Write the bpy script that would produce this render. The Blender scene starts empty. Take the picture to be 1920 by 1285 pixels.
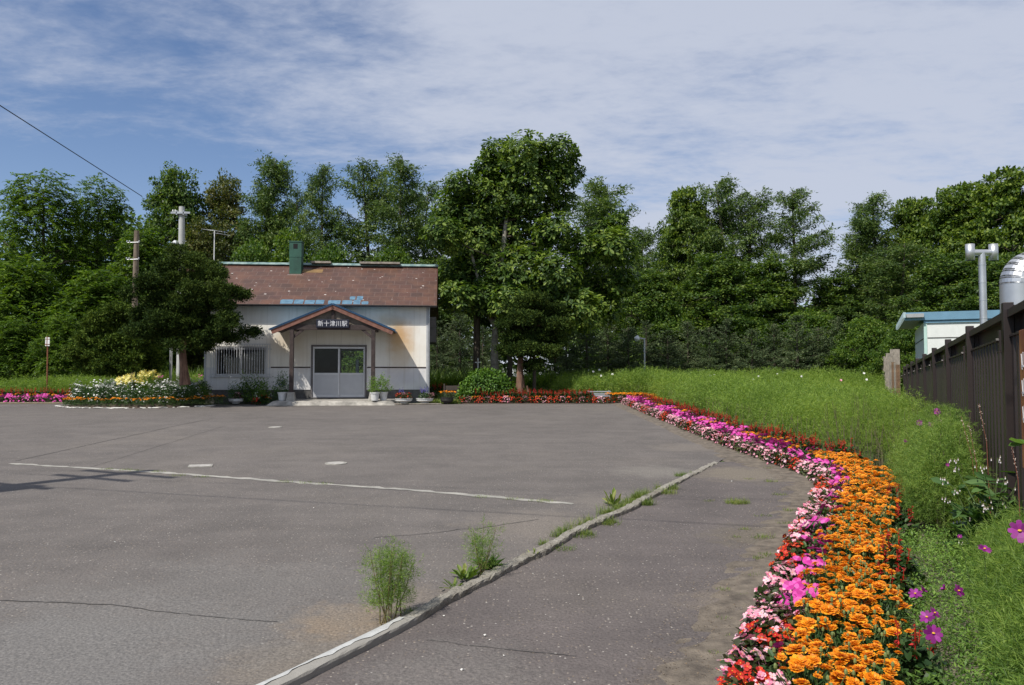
import bpy, math, random
import numpy as np
from mathutils import Vector, Matrix
rng = np.random.default_rng(7)
random.seed(7)
SC = bpy.context.scene
COL = SC.collection
R = math.radians
# ---------------------------------------------------------------- camera
F = 1458.0                      # focal length in photo pixels (photo 1920 x 1285)
PITCH = math.atan(62.5 / F)
CZ = 1.6
cam_d = bpy.data.cameras.new('camera'); cam = bpy.data.objects.new('camera', cam_d); COL.objects.link(cam)
cam_d.sensor_width = 36.0; cam_d.lens = 36.0 * F / 1920.0
cam_d.clip_start = 0.05; cam_d.clip_end = 3000
cam.location = (0, 0, CZ); cam.rotation_euler = (R(90) + PITCH, 0, 0)
SC.camera = cam
# ---------------------------------------------------------------- light
SUN = Vector((0.84, 1.0, -1.62)).normalized()      # direction the light travels
el = math.asin(-SUN.z); az = math.atan2(-SUN.x, -SUN.y)
sd = bpy.data.lights.new('sun', 'SUN'); sd.energy = 5.0; sd.angle = R(0.5); sd.color = (1.0, 0.955, 0.88)
so = bpy.data.objects.new('sun', sd); COL.objects.link(so); so.location = (-20, -20, 40)
so.rotation_euler = SUN.to_track_quat('-Z', 'Y').to_euler()
W = bpy.data.worlds.new('World'); SC.world = W; W.use_nodes = True
SC.view_settings.view_transform = 'Standard'; SC.view_settings.look = 'None'
SC.view_settings.exposure = 0.0; SC.view_settings.gamma = 1.0; SC.view_settings.use_curve_mapping = False
def build_world():
    nt = W.node_tree; N = nt.nodes; L = nt.links; N.clear()
    out = N.new('ShaderNodeOutputWorld'); bg = N.new('ShaderNodeBackground'); bg.inputs['Strength'].default_value = 0.098
    sky = N.new('ShaderNodeTexSky'); sky.sky_type = 'NISHITA'; sky.sun_disc = False
    sky.sun_elevation = el; sky.sun_rotation = az % (2 * math.pi); sky.air_density = 1.0; sky.dust_density = 0.3; sky.ozone_density = 2.0
    tc = N.new('ShaderNodeTexCoord'); sep = N.new('ShaderNodeSeparateXYZ'); L.new(tc.outputs['Generated'], sep.inputs[0])
    def M(op, a, b=None, c=None):
        n = N.new('ShaderNodeMath'); n.operation = op
        for i, v in enumerate((a, b, c)):
            if v is None: continue
            if isinstance(v, (int, float)): n.inputs[i].default_value = v
            else: L.new(v, n.inputs[i])
        return n.outputs[0]
    z = M('MAXIMUM', sep.outputs['Z'], 0.0)
    zz = M('ADD', z, 0.12)
    u = M('DIVIDE', sep.outputs['X'], zz); v = M('DIVIDE', sep.outputs['Y'], zz)
    cmb = N.new('ShaderNodeCombineXYZ'); L.new(u, cmb.inputs[0]); L.new(v, cmb.inputs[1])
    def noise(scale, detail, rough, loc, sc=(1, 1, 1), rot=0, dist=0.0):
        mp = N.new('ShaderNodeMapping'); mp.inputs['Location'].default_value = loc; mp.inputs['Scale'].default_value = sc
        mp.inputs['Rotation'].default_value = (0, 0, rot)
        L.new(cmb.outputs[0], mp.inputs[0])
        n = N.new('ShaderNodeTexNoise'); n.inputs['Scale'].default_value = scale; n.inputs['Detail'].default_value = detail
        n.inputs['Roughness'].default_value = rough; n.inputs['Distortion'].default_value = dist
        L.new(mp.outputs[0], n.inputs['Vector']); return n.outputs['Fac']
    big = noise(0.75, 3, 0.5, (3.1, 1.2, 0), (0.8, 1.3, 1), R(-14), 0.3)
    mid = noise(2.2, 6, 0.62, (7.3, 2.2, 0), (0.8, 1.5, 1), R(-18), 0.4)
    fine = noise(14.0, 4, 0.65, (1, 5, 0), (0.9, 1.3, 1), R(35), 0.2)
    # a broad veil: thick over the middle and right, thin at the far left
    veil = M('MULTIPLY_ADD', u, 0.27, 0.245)
    veil = M('MINIMUM', veil, 0.235)
    s = M('ADD', M('MULTIPLY', big, 0.85), M('MULTIPLY', mid, 0.72))
    s = M('ADD', s, M('MULTIPLY', fine, 0.27))
    s = M('ADD', s, veil)
    mr = N.new('ShaderNodeMapRange'); mr.interpolation_type = 'SMOOTHSTEP'
    mr.inputs['From Min'].default_value = 0.74; mr.inputs['From Max'].default_value = 1.25
    L.new(s, mr.inputs['Value'])
    cl = M('MULTIPLY', mr.outputs['Result'], 0.90)
    hz = M('POWER', M('SUBTRACT', 1.0, z), 9.0)
    cl = M('MAXIMUM', cl, M('MULTIPLY', hz, 0.45))
    mix = N.new('ShaderNodeMix'); mix.data_type = 'RGBA'
    tint = N.new('ShaderNodeMix'); tint.data_type = 'RGBA'; tint.blend_type = 'MULTIPLY'; tint.inputs[0].default_value = 1.0; tint.inputs[7].default_value = (1.0, 1.04, 1.17, 1); L.new(sky.outputs[0], tint.inputs[6])
    L.new(cl, mix.inputs[0]); L.new(tint.outputs[2], mix.inputs[6]); mix.inputs[7].default_value = (5.9, 6.35, 7.5, 1)
    L.new(mix.outputs[2], bg.inputs['Color']); L.new(bg.outputs[0], out.inputs[0])
build_world()
# ---------------------------------------------------------------- geometry of the view
def ray(px, py):
    u = (px - 960) / F; v = (642.5 - py) / F
    c, s = math.cos(PITCH), math.sin(PITCH)
    return u, c - v * s, s + v * c
def at(px, py, D):
    x, y, z = ray(px, py); t = D / y
    return Vector((x * t, D, CZ + z * t))
def gnd(px, py, h=0.0, slope=0.02):
    x, y, z = ray(px, py); t = (CZ - h) / (slope * y - z)
    return (x * t, y * t)
def interp(x, xs, ys): return float(np.interp(x, xs, ys))
# lot-side edge of the curving bed (photo pixels, at the ground)
BEDPX = [(1350,1300),(1378,1235),(1425,1150),(1452,1080),(1478,1030),(1510,975),(1532,935),(1528,912),(1492,890),(1420,866),(1330,830),(1250,795),(1190,770),(1163,757)]
BED = [gnd(*p) for p in BEDPX]
BED = [(0.35, 2.2), (-0.6, 0.0), (-1.8,-3.0)][::-1] + BED
by_ = np.array([p[1] for p in BED]); bx_ = np.array([p[0] for p in BED])
def bedx(y): return np.interp(y, by_, bx_)
FDIR = Vector((0.4586, 1.0, 0)).normalized()
def fencex(y): return 3.98 + 0.4586 * (y - 6.14)
def fencetop(y): return 2.14 - 0.0156 * (y - 6.2)
def G(x, y):
    x = np.asarray(x, float); y = np.asarray(y, float)
    lot = 0.02 * np.clip(y, -8, 30)
    fb = 0.12 - 0.0156 * (np.clip(y, -6, 34) - 6.2)
    t = np.clip((x - bedx(y) - 0.9) / np.maximum(fencex(y) - bedx(y) - 0.9, 0.5), 0, 1)
    t = t * np.clip((34 - y) / 4.0, 0, 1)
    return lot * (1 - t) + fb * t
def g(x, y): return float(G(x, y))
KERBPX = [(468,1305),(528,1275),(588,1243),(703,1190),(763,1160),(848,1110),(936,1065),(1013,1030),(1092,985),(1178,950),(1257,905),(1345,861)]
KERB = [gnd(p[0], p[1], .055) for p in KERBPX]
KERB = [(-3.2, 1.2), (-2.1, 2.6)] + KERB
ky_ = np.array([p[1] for p in KERB]); kx_ = np.array([p[0] for p in KERB])
def kerbx(y): return np.interp(y, ky_, kx_)
KEND = KERB[-1][1]
# ---------------------------------------------------------------- mesh helper
class MB:
    def __init__(s): s.V = []; s.L = []; s.T = []; s.M = []; s.n = 0
    def add(s, V, Fs, mi=0):
        V = np.asarray(V, float).reshape(-1, 3)
        s.V.append(V)
        for f in Fs:
            s.L.append(np.asarray(f, np.int64) + s.n); s.T.append(np.array([len(f)])); s.M.append(np.array([mi]))
        s.n += len(V); return s
    def addq(s, V, Fq, mi=0):
        V = np.asarray(V, float).reshape(-1, 3); Fq = np.asarray(Fq, np.int64)
        if len(Fq) == 0: return s
        s.V.append(V); s.L.append((Fq + s.n).ravel()); s.T.append(np.full(len(Fq), Fq.shape[1])); s.M.append(np.full(len(Fq), mi)); s.n += len(V); return s
    def box(s, c, sz, mi=0, rot=None):
        h = np.array(sz) / 2
        V = np.array([[x, y, z] for x in (-1, 1) for y in (-1, 1) for z in (-1, 1)], float) * h
        if rot is not None: V = V @ np.array(rot).T
        V = V + np.array(c)
        return s.addq(V, [(0,1,3,2),(4,6,7,5),(0,4,5,1),(2,3,7,6),(0,2,6,4),(1,5,7,3)], mi)
    def bb(s, a, b, mi=0):
        a = np.array(a, float); b = np.array(b, float); return s.box((a + b) / 2, np.abs(b - a), mi)
    def tube(s, P, rad, n=8, mi=0, cap=True):
        P = np.asarray(P, float); m = len(P)
        rad = np.broadcast_to(np.asarray(rad, float), (m,))
        T = np.gradient(P, axis=0); T /= np.linalg.norm(T, axis=1)[:, None] + 1e-9
        up = np.array([0, 0, 1.0]) if abs(T[0][2]) < 0.9 else np.array([1.0, 0, 0])
        X = np.cross(up, T[0]); X /= np.linalg.norm(X)
        V = []
        for i in range(m):
            X = X - T[i] * X.dot(T[i]); X /= np.linalg.norm(X) + 1e-9
            Y = np.cross(T[i], X)
            a = np.arange(n) * 2 * math.pi / n
            V.append(P[i] + rad[i] * (np.cos(a)[:, None] * X + np.sin(a)[:, None] * Y))
        V = np.concatenate(V)
        Q = [(i*n+j, i*n+(j+1)%n, (i+1)*n+(j+1)%n, (i+1)*n+j) for i in range(m-1) for j in range(n)]
        s.addq(V, Q, mi)
        if cap:
            s.add(V[:n], [list(range(n))[::-1]], mi); s.add(V[-n:], [list(range(n))], mi)
        return s
    def lathe(s, prof, c=(0,0,0), n=20, mi=0):
        c = np.array(c, float); a = np.arange(n) * 2 * math.pi / n
        V = np.concatenate([np.stack([r*np.cos(a), r*np.sin(a), np.full(n, z)], 1) for r, z in prof]) + c
        Q = [(i*n+j, i*n+(j+1)%n, (i+1)*n+(j+1)%n, (i+1)*n+j) for i in range(len(prof)-1) for j in range(n)]
        s.addq(V, Q, mi); return s
    def prism(s, poly, axis, a, b, mi=0):
        # poly: list of 2D points in the plane across axis; extruded from a to b
        n = len(poly); V = []
        for t in (a, b):
            for p, q in poly:
                V.append({'x': (t, p, q), 'y': (p, t, q), 'z': (p, q, t)}[axis])
        Fs = [list(range(n)), list(range(n, 2*n))[::-1]] + [[i, i+n, (i+1)%n+n, (i+1)%n] for i in range(n)]
        return s.add(V, Fs, mi)
    def scat(s, TV, TF, P, Rm, S, mi=0):
        TV = np.asarray(TV, float); TF = np.asarray(TF, np.int64); N_ = len(P)
        if N_ == 0: return s
        S = np.asarray(S, float)
        if S.ndim == 1: S = S[:, None]
        loc = TV[None] * S[:, None, :] if S.shape[1] == 3 else TV[None] * S[:, :, None]
        V = np.einsum('nij,nkj->nki', Rm, loc) + np.asarray(P)[:, None, :]
        Fq = TF[None] + (np.arange(N_) * len(TV))[:, None, None]
        return s.addq(V.reshape(-1, 3), Fq.reshape(-1, TF.shape[1]), mi)
    def mesh(s, name, mats, smooth=False):
        me = bpy.data.meshes.new(name)
        if s.n:
            V = np.concatenate(s.V); Lp = np.concatenate(s.L); T = np.concatenate(s.T); Mi = np.concatenate(s.M)
            me.vertices.add(len(V)); me.vertices.foreach_set('co', V.astype(np.float32).ravel())
            me.loops.add(len(Lp)); me.loops.foreach_set('vertex_index', Lp.astype(np.int32))
            me.polygons.add(len(T)); st = np.concatenate([[0], np.cumsum(T)[:-1]])
            me.polygons.foreach_set('loop_start', st.astype(np.int32)); me.polygons.foreach_set('loop_total', T.astype(np.int32))
            me.polygons.foreach_set('material_index', Mi.astype(np.int32))
            me.polygons.foreach_set('use_smooth', np.full(len(T), bool(smooth)))
            me.update(calc_edges=True)
        for m in (mats if isinstance(mats, (list, tuple)) else [mats]): me.materials.append(m)
        return me
    def build(s, name, mats, parent=None, smooth=False, bevel=0.0, loc=None):
        o = bpy.data.objects.new(name, s.mesh(name, mats, smooth)); COL.objects.link(o)
        if parent is not None: o.parent = parent
        if loc is not None: o.location = loc
        if bevel:
            b = o.modifiers.new('bevel', 'BEVEL'); b.width = bevel; b.segments = 2; b.limit_method = 'ANGLE'; b.angle_limit = R(40)
        return o
def tag(o, label=None, cat=None, group=None, kind=None):
    if label: o['label'] = label
    if cat: o['category'] = cat
    if group: o['group'] = group
    if kind: o['kind'] = kind
    return o
def empty(name, loc, label, cat, group=None, rz=0.0):
    o = bpy.data.objects.new(name, None); COL.objects.link(o); o.location = loc; o.rotation_euler = (0, 0, rz); o.empty_display_size = 0.2
    return tag(o, label, cat, group)
def obj(name, me, parent=None, loc=None, rz=0.0, sc=None):
    o = bpy.data.objects.new(name, me); COL.objects.link(o)
    if parent is not None: o.parent = parent
    if loc is not None: o.location = loc
    o.rotation_euler = (0, 0, rz)
    if sc is not None: o.scale = sc if hasattr(sc, '__len__') else (sc, sc, sc)
    return o
def unit(v): return v / (np.linalg.norm(v, axis=-1, keepdims=True) + 1e-9)
def frames(X, Nn):
    X = unit(np.asarray(X, float)); Y = unit(np.cross(Nn, X)); Z = np.cross(X, Y)
    return np.stack([X, Y, Z], axis=2)
def rdir(n, zb=0.0):
    v = rng.normal(size=(n, 3)); v[:, 2] += zb; return unit(v)
LEAF = ([(0,0,0),(.45,.5,0),(1,0,0),(.45,-.5,0)], [(0,1,2,3)])
LEAF2 = ([(0,0,0),(.3,.42,.12),(.72,.44,.10),(1,0,-.05),(.72,-.44,.10),(.3,-.42,.12),(.5,0,0)], [(0,6,2,1),(6,3,2,2),(0,5,4,6),(6,4,3,3)])
LEAF2 = ([(0,0,0),(.35,.45,.13),(.8,.42,.10),(1,0,-.06),(.8,-.42,.10),(.35,-.45,.13),(.5,0,0)], [(0,6,2,1),(6,3,3,2),(0,5,4,6),(6,4,3,3)])
LEAF2 = ([(0,0,0),(.4,.5,.14),(1,.08,-.04),(1,-.08,-.04),(.4,-.5,.14)], [(0,2,1,1),(0,4,3,2)])
LEAF2 = ([(0,0,0),(.3,.38,.1),(.75,.5,.1),(1.0,0,-.06),(.75,-.5,.1),(.3,-.38,.1)], [(0,3,2,1),(0,5,4,3)])
# ---------------------------------------------------------------- materials
MATS = {}
def newmat(name):
    m = bpy.data.materials.new(name); m.use_nodes = True; nt = m.node_tree; nt.nodes.clear()
    o = nt.nodes.new('ShaderNodeOutputMaterial'); b = nt.nodes.new('ShaderNodeBsdfPrincipled'); nt.links.new(b.outputs[0], o.inputs[0])
    MATS[name] = m; return m, nt, b, o
def ramp(nt, fac, stops, interp_='LINEAR'):
    r = nt.nodes.new('ShaderNodeValToRGB'); r.color_ramp.interpolation = interp_
    e = r.color_ramp.elements
    while len(e) < len(stops): e.new(0.5)
    for i, (p, c) in enumerate(stops): e[i].position = p; e[i].color = (*c, 1) if len(c) == 3 else c
    nt.links.new(fac, r.inputs[0]); return r.outputs[0]
def noise(nt, scale, detail=4, rough=0.55, vec=None, dist=0.0, sc=None):
    tc = nt.nodes.new('ShaderNodeTexCoord') if vec is None else None
    v = tc.outputs['Object'] if vec is None else vec
    if sc is not None:
        mp = nt.nodes.new('ShaderNodeMapping'); mp.inputs['Scale'].default_value = sc; nt.links.new(v, mp.inputs[0]); v = mp.outputs[0]
    n = nt.nodes.new('ShaderNodeTexNoise'); n.inputs['Scale'].default_value = scale; n.inputs['Detail'].default_value = detail; n.inputs['Roughness'].default_value = rough
    n.inputs['Distortion'].default_value = dist
    nt.links.new(v, n.inputs['Vector']); return n.outputs['Fac']
def mixc(nt, fac, a, b, bt='MIX'):
    m = nt.nodes.new('ShaderNodeMix'); m.data_type = 'RGBA'; m.blend_type = bt
    for i, v in ((0, fac), (6, a), (7, b)):
        if isinstance(v, (int, float)): m.inputs[i].default_value = v
        elif isinstance(v, tuple): m.inputs[i].default_value = (*v, 1) if len(v) == 3 else v
        else: nt.links.new(v, m.inputs[i])
    return m.outputs[2]
def mth(nt, op, a, b=None, c=None, clamp=False):
    n = nt.nodes.new('ShaderNodeMath'); n.operation = op; n.use_clamp = clamp
    for i, v in enumerate((a, b, c)):
        if v is None: continue
        if isinstance(v, (int, float)): n.inputs[i].default_value = v
        else: nt.links.new(v, n.inputs[i])
    return n.outputs[0]
def bump(nt, b, h, strength=0.3, dist=0.01):
    n = nt.nodes.new('ShaderNodeBump'); n.inputs['Strength'].default_value = strength; n.inputs['Distance'].default_value = dist
    nt.links.new(h, n.inputs['Height']); nt.links.new(n.outputs[0], b.inputs['Normal'])
def vary(c, k): return tuple(min(1, max(0, x * k)) for x in c)
def simple(name, col, rough=0.7, var=0.25, scale=3.0, metal=0.0, bmp=0.0, bscale=60.0, spec=None, col2=None):
    m, nt, b, o = newmat(name)
    f = noise(nt, scale, 5, 0.6)
    c = ramp(nt, f, [(0.3, vary(col, 1 - var)), (0.7, col2 if col2 else vary(col, 1 + var))])
    nt.links.new(c, b.inputs['Base Color']); b.inputs['Roughness'].default_value = rough; b.inputs['Metallic'].default_value = metal
    if spec is not None: b.inputs['Specular IOR Level'].default_value = spec
    if bmp: bump(nt, b, noise(nt, bscale, 3), bmp, 0.01)
    return m
def leafmat(name, dark, mid, light, trans=0.3, rough=0.5, spec=0.3, patch=0.6, pscale=0.5, tcol=None):
    m, nt, b, o = newmat(name)
    geo = nt.nodes.new('ShaderNodeNewGeometry')
    tc = nt.nodes.new('ShaderNodeTexCoord')
    oi = nt.nodes.new('ShaderNodeObjectInfo')
    va = nt.nodes.new('ShaderNodeVectorMath'); va.operation = 'ADD'; nt.links.new(tc.outputs['Object'], va.inputs[0]); nt.links.new(oi.outputs['Location'], va.inputs[1])
    f = noise(nt, pscale, 2, 0.5, vec=va.outputs[0])
    f = mth(nt, 'MULTIPLY_ADD', f, 2.0 * patch, -patch + 0.0)
    f = mth(nt, 'ADD', f, mth(nt, 'MULTIPLY_ADD', geo.outputs['Random Per Island'], 1.0, 0.0))
    c = ramp(nt, f, [(0.12, dark), (0.5, mid), (0.93, light)])
    nt.links.new(c, b.inputs['Base Color']); b.inputs['Roughness'].default_value = rough; b.inputs['Specular IOR Level'].default_value = spec
    t = nt.nodes.new('ShaderNodeBsdfTranslucent')
    tm = mixc(nt, 1.0, c, tcol or (1.5, 1.6, 0.55), 'MULTIPLY'); nt.links.new(tm, t.inputs[0])
    mx = nt.nodes.new('ShaderNodeMixShader'); mx.inputs[0].default_value = trans
    nt.links.new(b.outputs[0], mx.inputs[1]); nt.links.new(t.outputs[0], mx.inputs[2]); nt.links.new(mx.outputs[0], o.inputs[0])
    return m
# ---------------------------------------------------------------- material library
M_locust = leafmat('locust_leaves', (.032,.068,.010), (.068,.130,.015), (.145,.215,.027), 0.35)
M_broad = leafmat('broad_leaves', (.030,.064,.013), (.064,.122,.020), (.145,.205,.032), 0.3)
M_brown = leafmat('tired_leaves', (.040,.058,.014), (.080,.105,.022), (.16,.15,.04), 0.3)
M_maple = leafmat('maple_leaves', (.040,.078,.012), (.088,.150,.022), (.20,.26,.038), 0.35)
M_larch = leafmat('larch_needles', (.038,.074,.019), (.080,.138,.032), (.155,.21,.048), 0.25)
M_spruce = leafmat('spruce_needles', (.042,.066,.034), (.080,.118,.054), (.15,.19,.085), 0.12, spec=.12)
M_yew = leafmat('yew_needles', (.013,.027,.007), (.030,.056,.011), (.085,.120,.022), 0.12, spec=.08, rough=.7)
M_yewl = leafmat('sunlit_conifer_needles', (.020,.040,.008), (.050,.088,.014), (.13,.18,.03), 0.15, spec=.08, rough=.7)  # lighter copy of the yew needles; sunlit edges put into the colour
M_magn = leafmat('magnolia_leaves', (.032,.066,.013), (.070,.128,.020), (.20,.27,.045), 0.33, rough=0.5, spec=0.3)
M_shrub = leafmat('shrub_leaves', (.045,.10,.015), (.085,.18,.020), (.16,.27,.035), 0.3)
M_bush = leafmat('bush_leaves', (.036,.078,.012), (.076,.148,.020), (.165,.235,.032), 0.35)
M_cosmos = leafmat('cosmos_leaves', (.085,.155,.028), (.155,.255,.045), (.28,.38,.08), 0.35, pscale=1.2)
M_cosmosf = leafmat('cosmos_field_leaves', (.105,.175,.030), (.175,.275,.042), (.28,.37,.065), 0.35, pscale=0.5)
M_grass = leafmat('grass_blades', (.07,.12,.02), (.13,.20,.035), (.26,.28,.08), 0.3, pscale=1.5)
M_reed = leafmat('tall_grass_blades', (.07,.13,.025), (.13,.21,.04), (.22,.29,.07), 0.35)
M_marif = leafmat('marigold_leaves', (.022,.055,.016), (.040,.090,.024), (.075,.14,.035), 0.2)
M_begf = leafmat('begonia_leaves', (.035,.035,.015), (.045,.075,.022), (.09,.09,.03), 0.2)
M_salf = leafmat('salvia_leaves', (.018,.045,.014), (.032,.072,.020), (.055,.10,.025), 0.2)
M_seed = leafmat('seedling_leaves', (.06,.12,.022), (.12,.22,.04), (.22,.34,.07), 0.35)
M_comf = leafmat('comfrey_leaves', (.035,.080,.022), (.060,.125,.032), (.10,.18,.05), 0.25, rough=0.45)
one = (1.1, 1.1, 1.1)
M_orange = leafmat('orange_petals', (.68,.19,.006), (.82,.29,.010), (.92,.42,.02), 0.2, patch=0.55, pscale=9, tcol=one)
M_pinkw = leafmat('pale_pink_petals', (.72,.17,.30), (.82,.36,.46), (.88,.62,.66), 0.25, patch=0.2, tcol=one)
M_red = leafmat('red_petals', (.34,.012,.008), (.55,.022,.012), (.70,.06,.02), 0.2, patch=0.2, tcol=one)
M_mag = leafmat('magenta_petals', (.44,.022,.22), (.58,.042,.31), (.70,.13,.44), 0.12, patch=0.2, tcol=one)
M_sal = leafmat('salvia_petals', (.22,.008,.007), (.38,.014,.010), (.52,.03,.02), 0.15, patch=0.2, tcol=one)
M_white = leafmat('white_petals', (.70,.70,.66), (.78,.78,.74), (.82,.82,.78), 0.2, patch=0.1, tcol=(1,1,1))
M_yel = leafmat('yellow_petals', (.72,.58,.10), (.82,.72,.20), (.86,.80,.36), 0.25, patch=0.1, tcol=one)
M_yc = simple('yellow_stamens', (.75,.42,.03), 0.7, .2, 80)
M_pur = leafmat('purple_petals', (.13,.007,.11), (.21,.014,.17), (.31,.035,.27), 0.15, patch=0.2, tcol=one)
M_blue = leafmat('violet_blue_petals', (.10,.07,.40), (.16,.12,.55), (.3,.25,.65), 0.2, patch=0.1, tcol=one)
M_silver = leafmat('grey_flower_heads', (.30,.32,.28), (.45,.46,.42), (.60,.58,.58), 0.2, patch=0.1, tcol=(1,1,1))
M_stem = simple('green_stems', (.10,.15,.045), 0.7, .3, 20)
M_stemb = simple('brown_stems', (.12,.10,.055), 0.8, .3, 20)
def barkmat(name, a, b_, sc=(14,14,2.5)):
    m, nt, b, o = newmat(name); f = noise(nt, 1.0, 6, 0.65, sc=sc)
    c = ramp(nt, f, [(0.32, a), (0.68, b_)]); nt.links.new(c, b.inputs['Base Color']); b.inputs['Roughness'].default_value = .9; bump(nt, b, f, .8, .03); return m
M_bark = barkmat('dark_bark', (.035,.028,.020), (.12,.095,.07))
M_barkg = barkmat('pale_grey_bark', (.16,.145,.12), (.38,.35,.30), (5,5,9))
M_barky = barkmat('reddish_flaking_bark', (.07,.035,.022), (.26,.15,.10))
M_dusty = simple('dusty_bed_edge', (.135,.110,.085), 0.95, .45, 9, bmp=.9, bscale=60, col2=(.20,.165,.125))
M_soil = simple('bed_soil', (.075,.055,.040), 0.95, .5, 25, bmp=.8, bscale=90)
M_stone = simple('whitewashed_stones', (.62,.60,.55), 0.85, .2, 20, bmp=.4)
M_conc = simple('weathered_concrete', (.30,.285,.25), 0.9, .35, 6, bmp=.5, bscale=70)
M_concd = simple('dark_foundation_concrete', (.10,.095,.09), 0.9, .3, 5, bmp=.4)
M_pole = simple('pale_concrete_pole', (.42,.42,.40), 0.85, .12, 3)
M_galv = simple('galvanised_steel', (.42,.43,.44), 0.45, .15, 8, metal=0.6)
M_whitep = simple('white_paint', (.72,.72,.70), 0.5, .08, 10)
M_alu = simple('anodised_aluminium', (.56,.56,.57), 0.42, .08, 4, metal=0.35)
M_alud = simple('grey_aluminium_panel', (.46,.465,.48), 0.5, .06, 3, metal=0.2)
M_green = simple('dark_green_painted_steel', (.020,.075,.050), 0.55, .35, 2.5)
M_teal = simple('weathered_teal_steel', (.12,.27,.27), 0.6, .5, 5, col2=(.28,.36,.33))
M_blue_s = simple('blue_painted_steel', (.035,.14,.26), 0.5, .25, 4)
M_wood = simple('dark_porch_wood', (.040,.026,.023), 0.75, .5, 7, bmp=.3)
M_woodr = simple('red_brown_barge_wood', (.19,.085,.060), 0.75, .35, 6, bmp=.3)
M_woodg = simple('weathered_grey_wood', (.27,.235,.195), 0.9, .35, 9, bmp=.5)
M_woodo = simple('orange_brown_board', (.48,.22,.07), 0.85, .25, 9)
M_woodp = barkmat('weathered_pole_wood', (.09,.065,.045), (.24,.19,.14), (10,10,2))
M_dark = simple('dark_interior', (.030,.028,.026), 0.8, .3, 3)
M_lino = simple('interior_floor', (.16,.15,.13), 0.6, .2, 3)
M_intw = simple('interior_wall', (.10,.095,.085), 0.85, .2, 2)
M_rust = simple('rusted_steel', (.20,.075,.035), 0.85, .4, 12)
M_navy = simple('navy_sign_board', (.010,.011,.025), 0.45, .2, 6)
M_letter = simple('worn_white_lettering', (.60,.60,.62), 0.6, .15, 25)
M_pot = simple('white_plastic_pot', (.62,.62,.60), 0.45, .08, 9)
M_potb = simple('black_planter', (.03,.028,.026), 0.6, .2, 9)
M_wire = simple('black_cable', (.015,.015,.016), 0.6, .1, 9)
M_lam = simple('lamp_white_enamel', (.62,.63,.64), 0.4, .08, 9)
M_steel = None
def mk_fence():
    m, nt, b, o = newmat('dark_brown_fence_enamel')
    c = ramp(nt, noise(nt, 1.5, 5, .6, sc=(1,1,.4)), [(.3, (.021,.0145,.0130)), (.7, (.031,.0215,.0195))]); nt.links.new(c, b.inputs['Base Color'])
    b.inputs['Roughness'].default_value = .42; b.inputs['Specular IOR Level'].default_value = .5; return m
M_fence = mk_fence()
def mk_duct():
    m, nt, b, o = newmat('spiral_duct_metal')
    c = ramp(nt, noise(nt, 4, 3), [(.3, (.50,.51,.52)), (.7, (.60,.61,.62))]); nt.links.new(c, b.inputs['Base Color'])
    b.inputs['Metallic'].default_value = .8; b.inputs['Roughness'].default_value = .42
    tc = nt.nodes.new('ShaderNodeTexCoord'); w = nt.nodes.new('ShaderNodeTexWave'); w.bands_direction = 'Z'; w.inputs['Scale'].default_value = 7; nt.links.new(tc.outputs['Object'], w.inputs[0])
    bump(nt, b, w.outputs['Fac'], .012, .001); return m
M_duct = mk_duct()
def mk_glass(name, tint=(.85,.9,.9), alpha=0.12):
    m, nt, b, o = newmat(name)
    t = nt.nodes.new('ShaderNodeBsdfTransparent'); t.inputs[0].default_value = (*tint, 1)
    gl = nt.nodes.new('ShaderNodeBsdfGlossy'); gl.inputs['Roughness'].default_value = .03; gl.inputs['Color'].default_value = (.9,.9,.9,1)
    fr = nt.nodes.new('ShaderNodeFresnel'); fr.inputs[0].default_value = 1.5
    mx = nt.nodes.new('ShaderNodeMixShader'); nt.links.new(mth(nt, 'MULTIPLY', fr.outputs[0], alpha), mx.inputs[0])
    nt.links.new(t.outputs[0], mx.inputs[1]); nt.links.new(gl.outputs[0], mx.inputs[2]); nt.links.new(mx.outputs[0], o.inputs[0]); return m
M_glass = mk_glass('door_glass', (.85,.9,.9), .35)
M_glassw = mk_glass('window_glass', (.6,.63,.63), .8)
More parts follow.
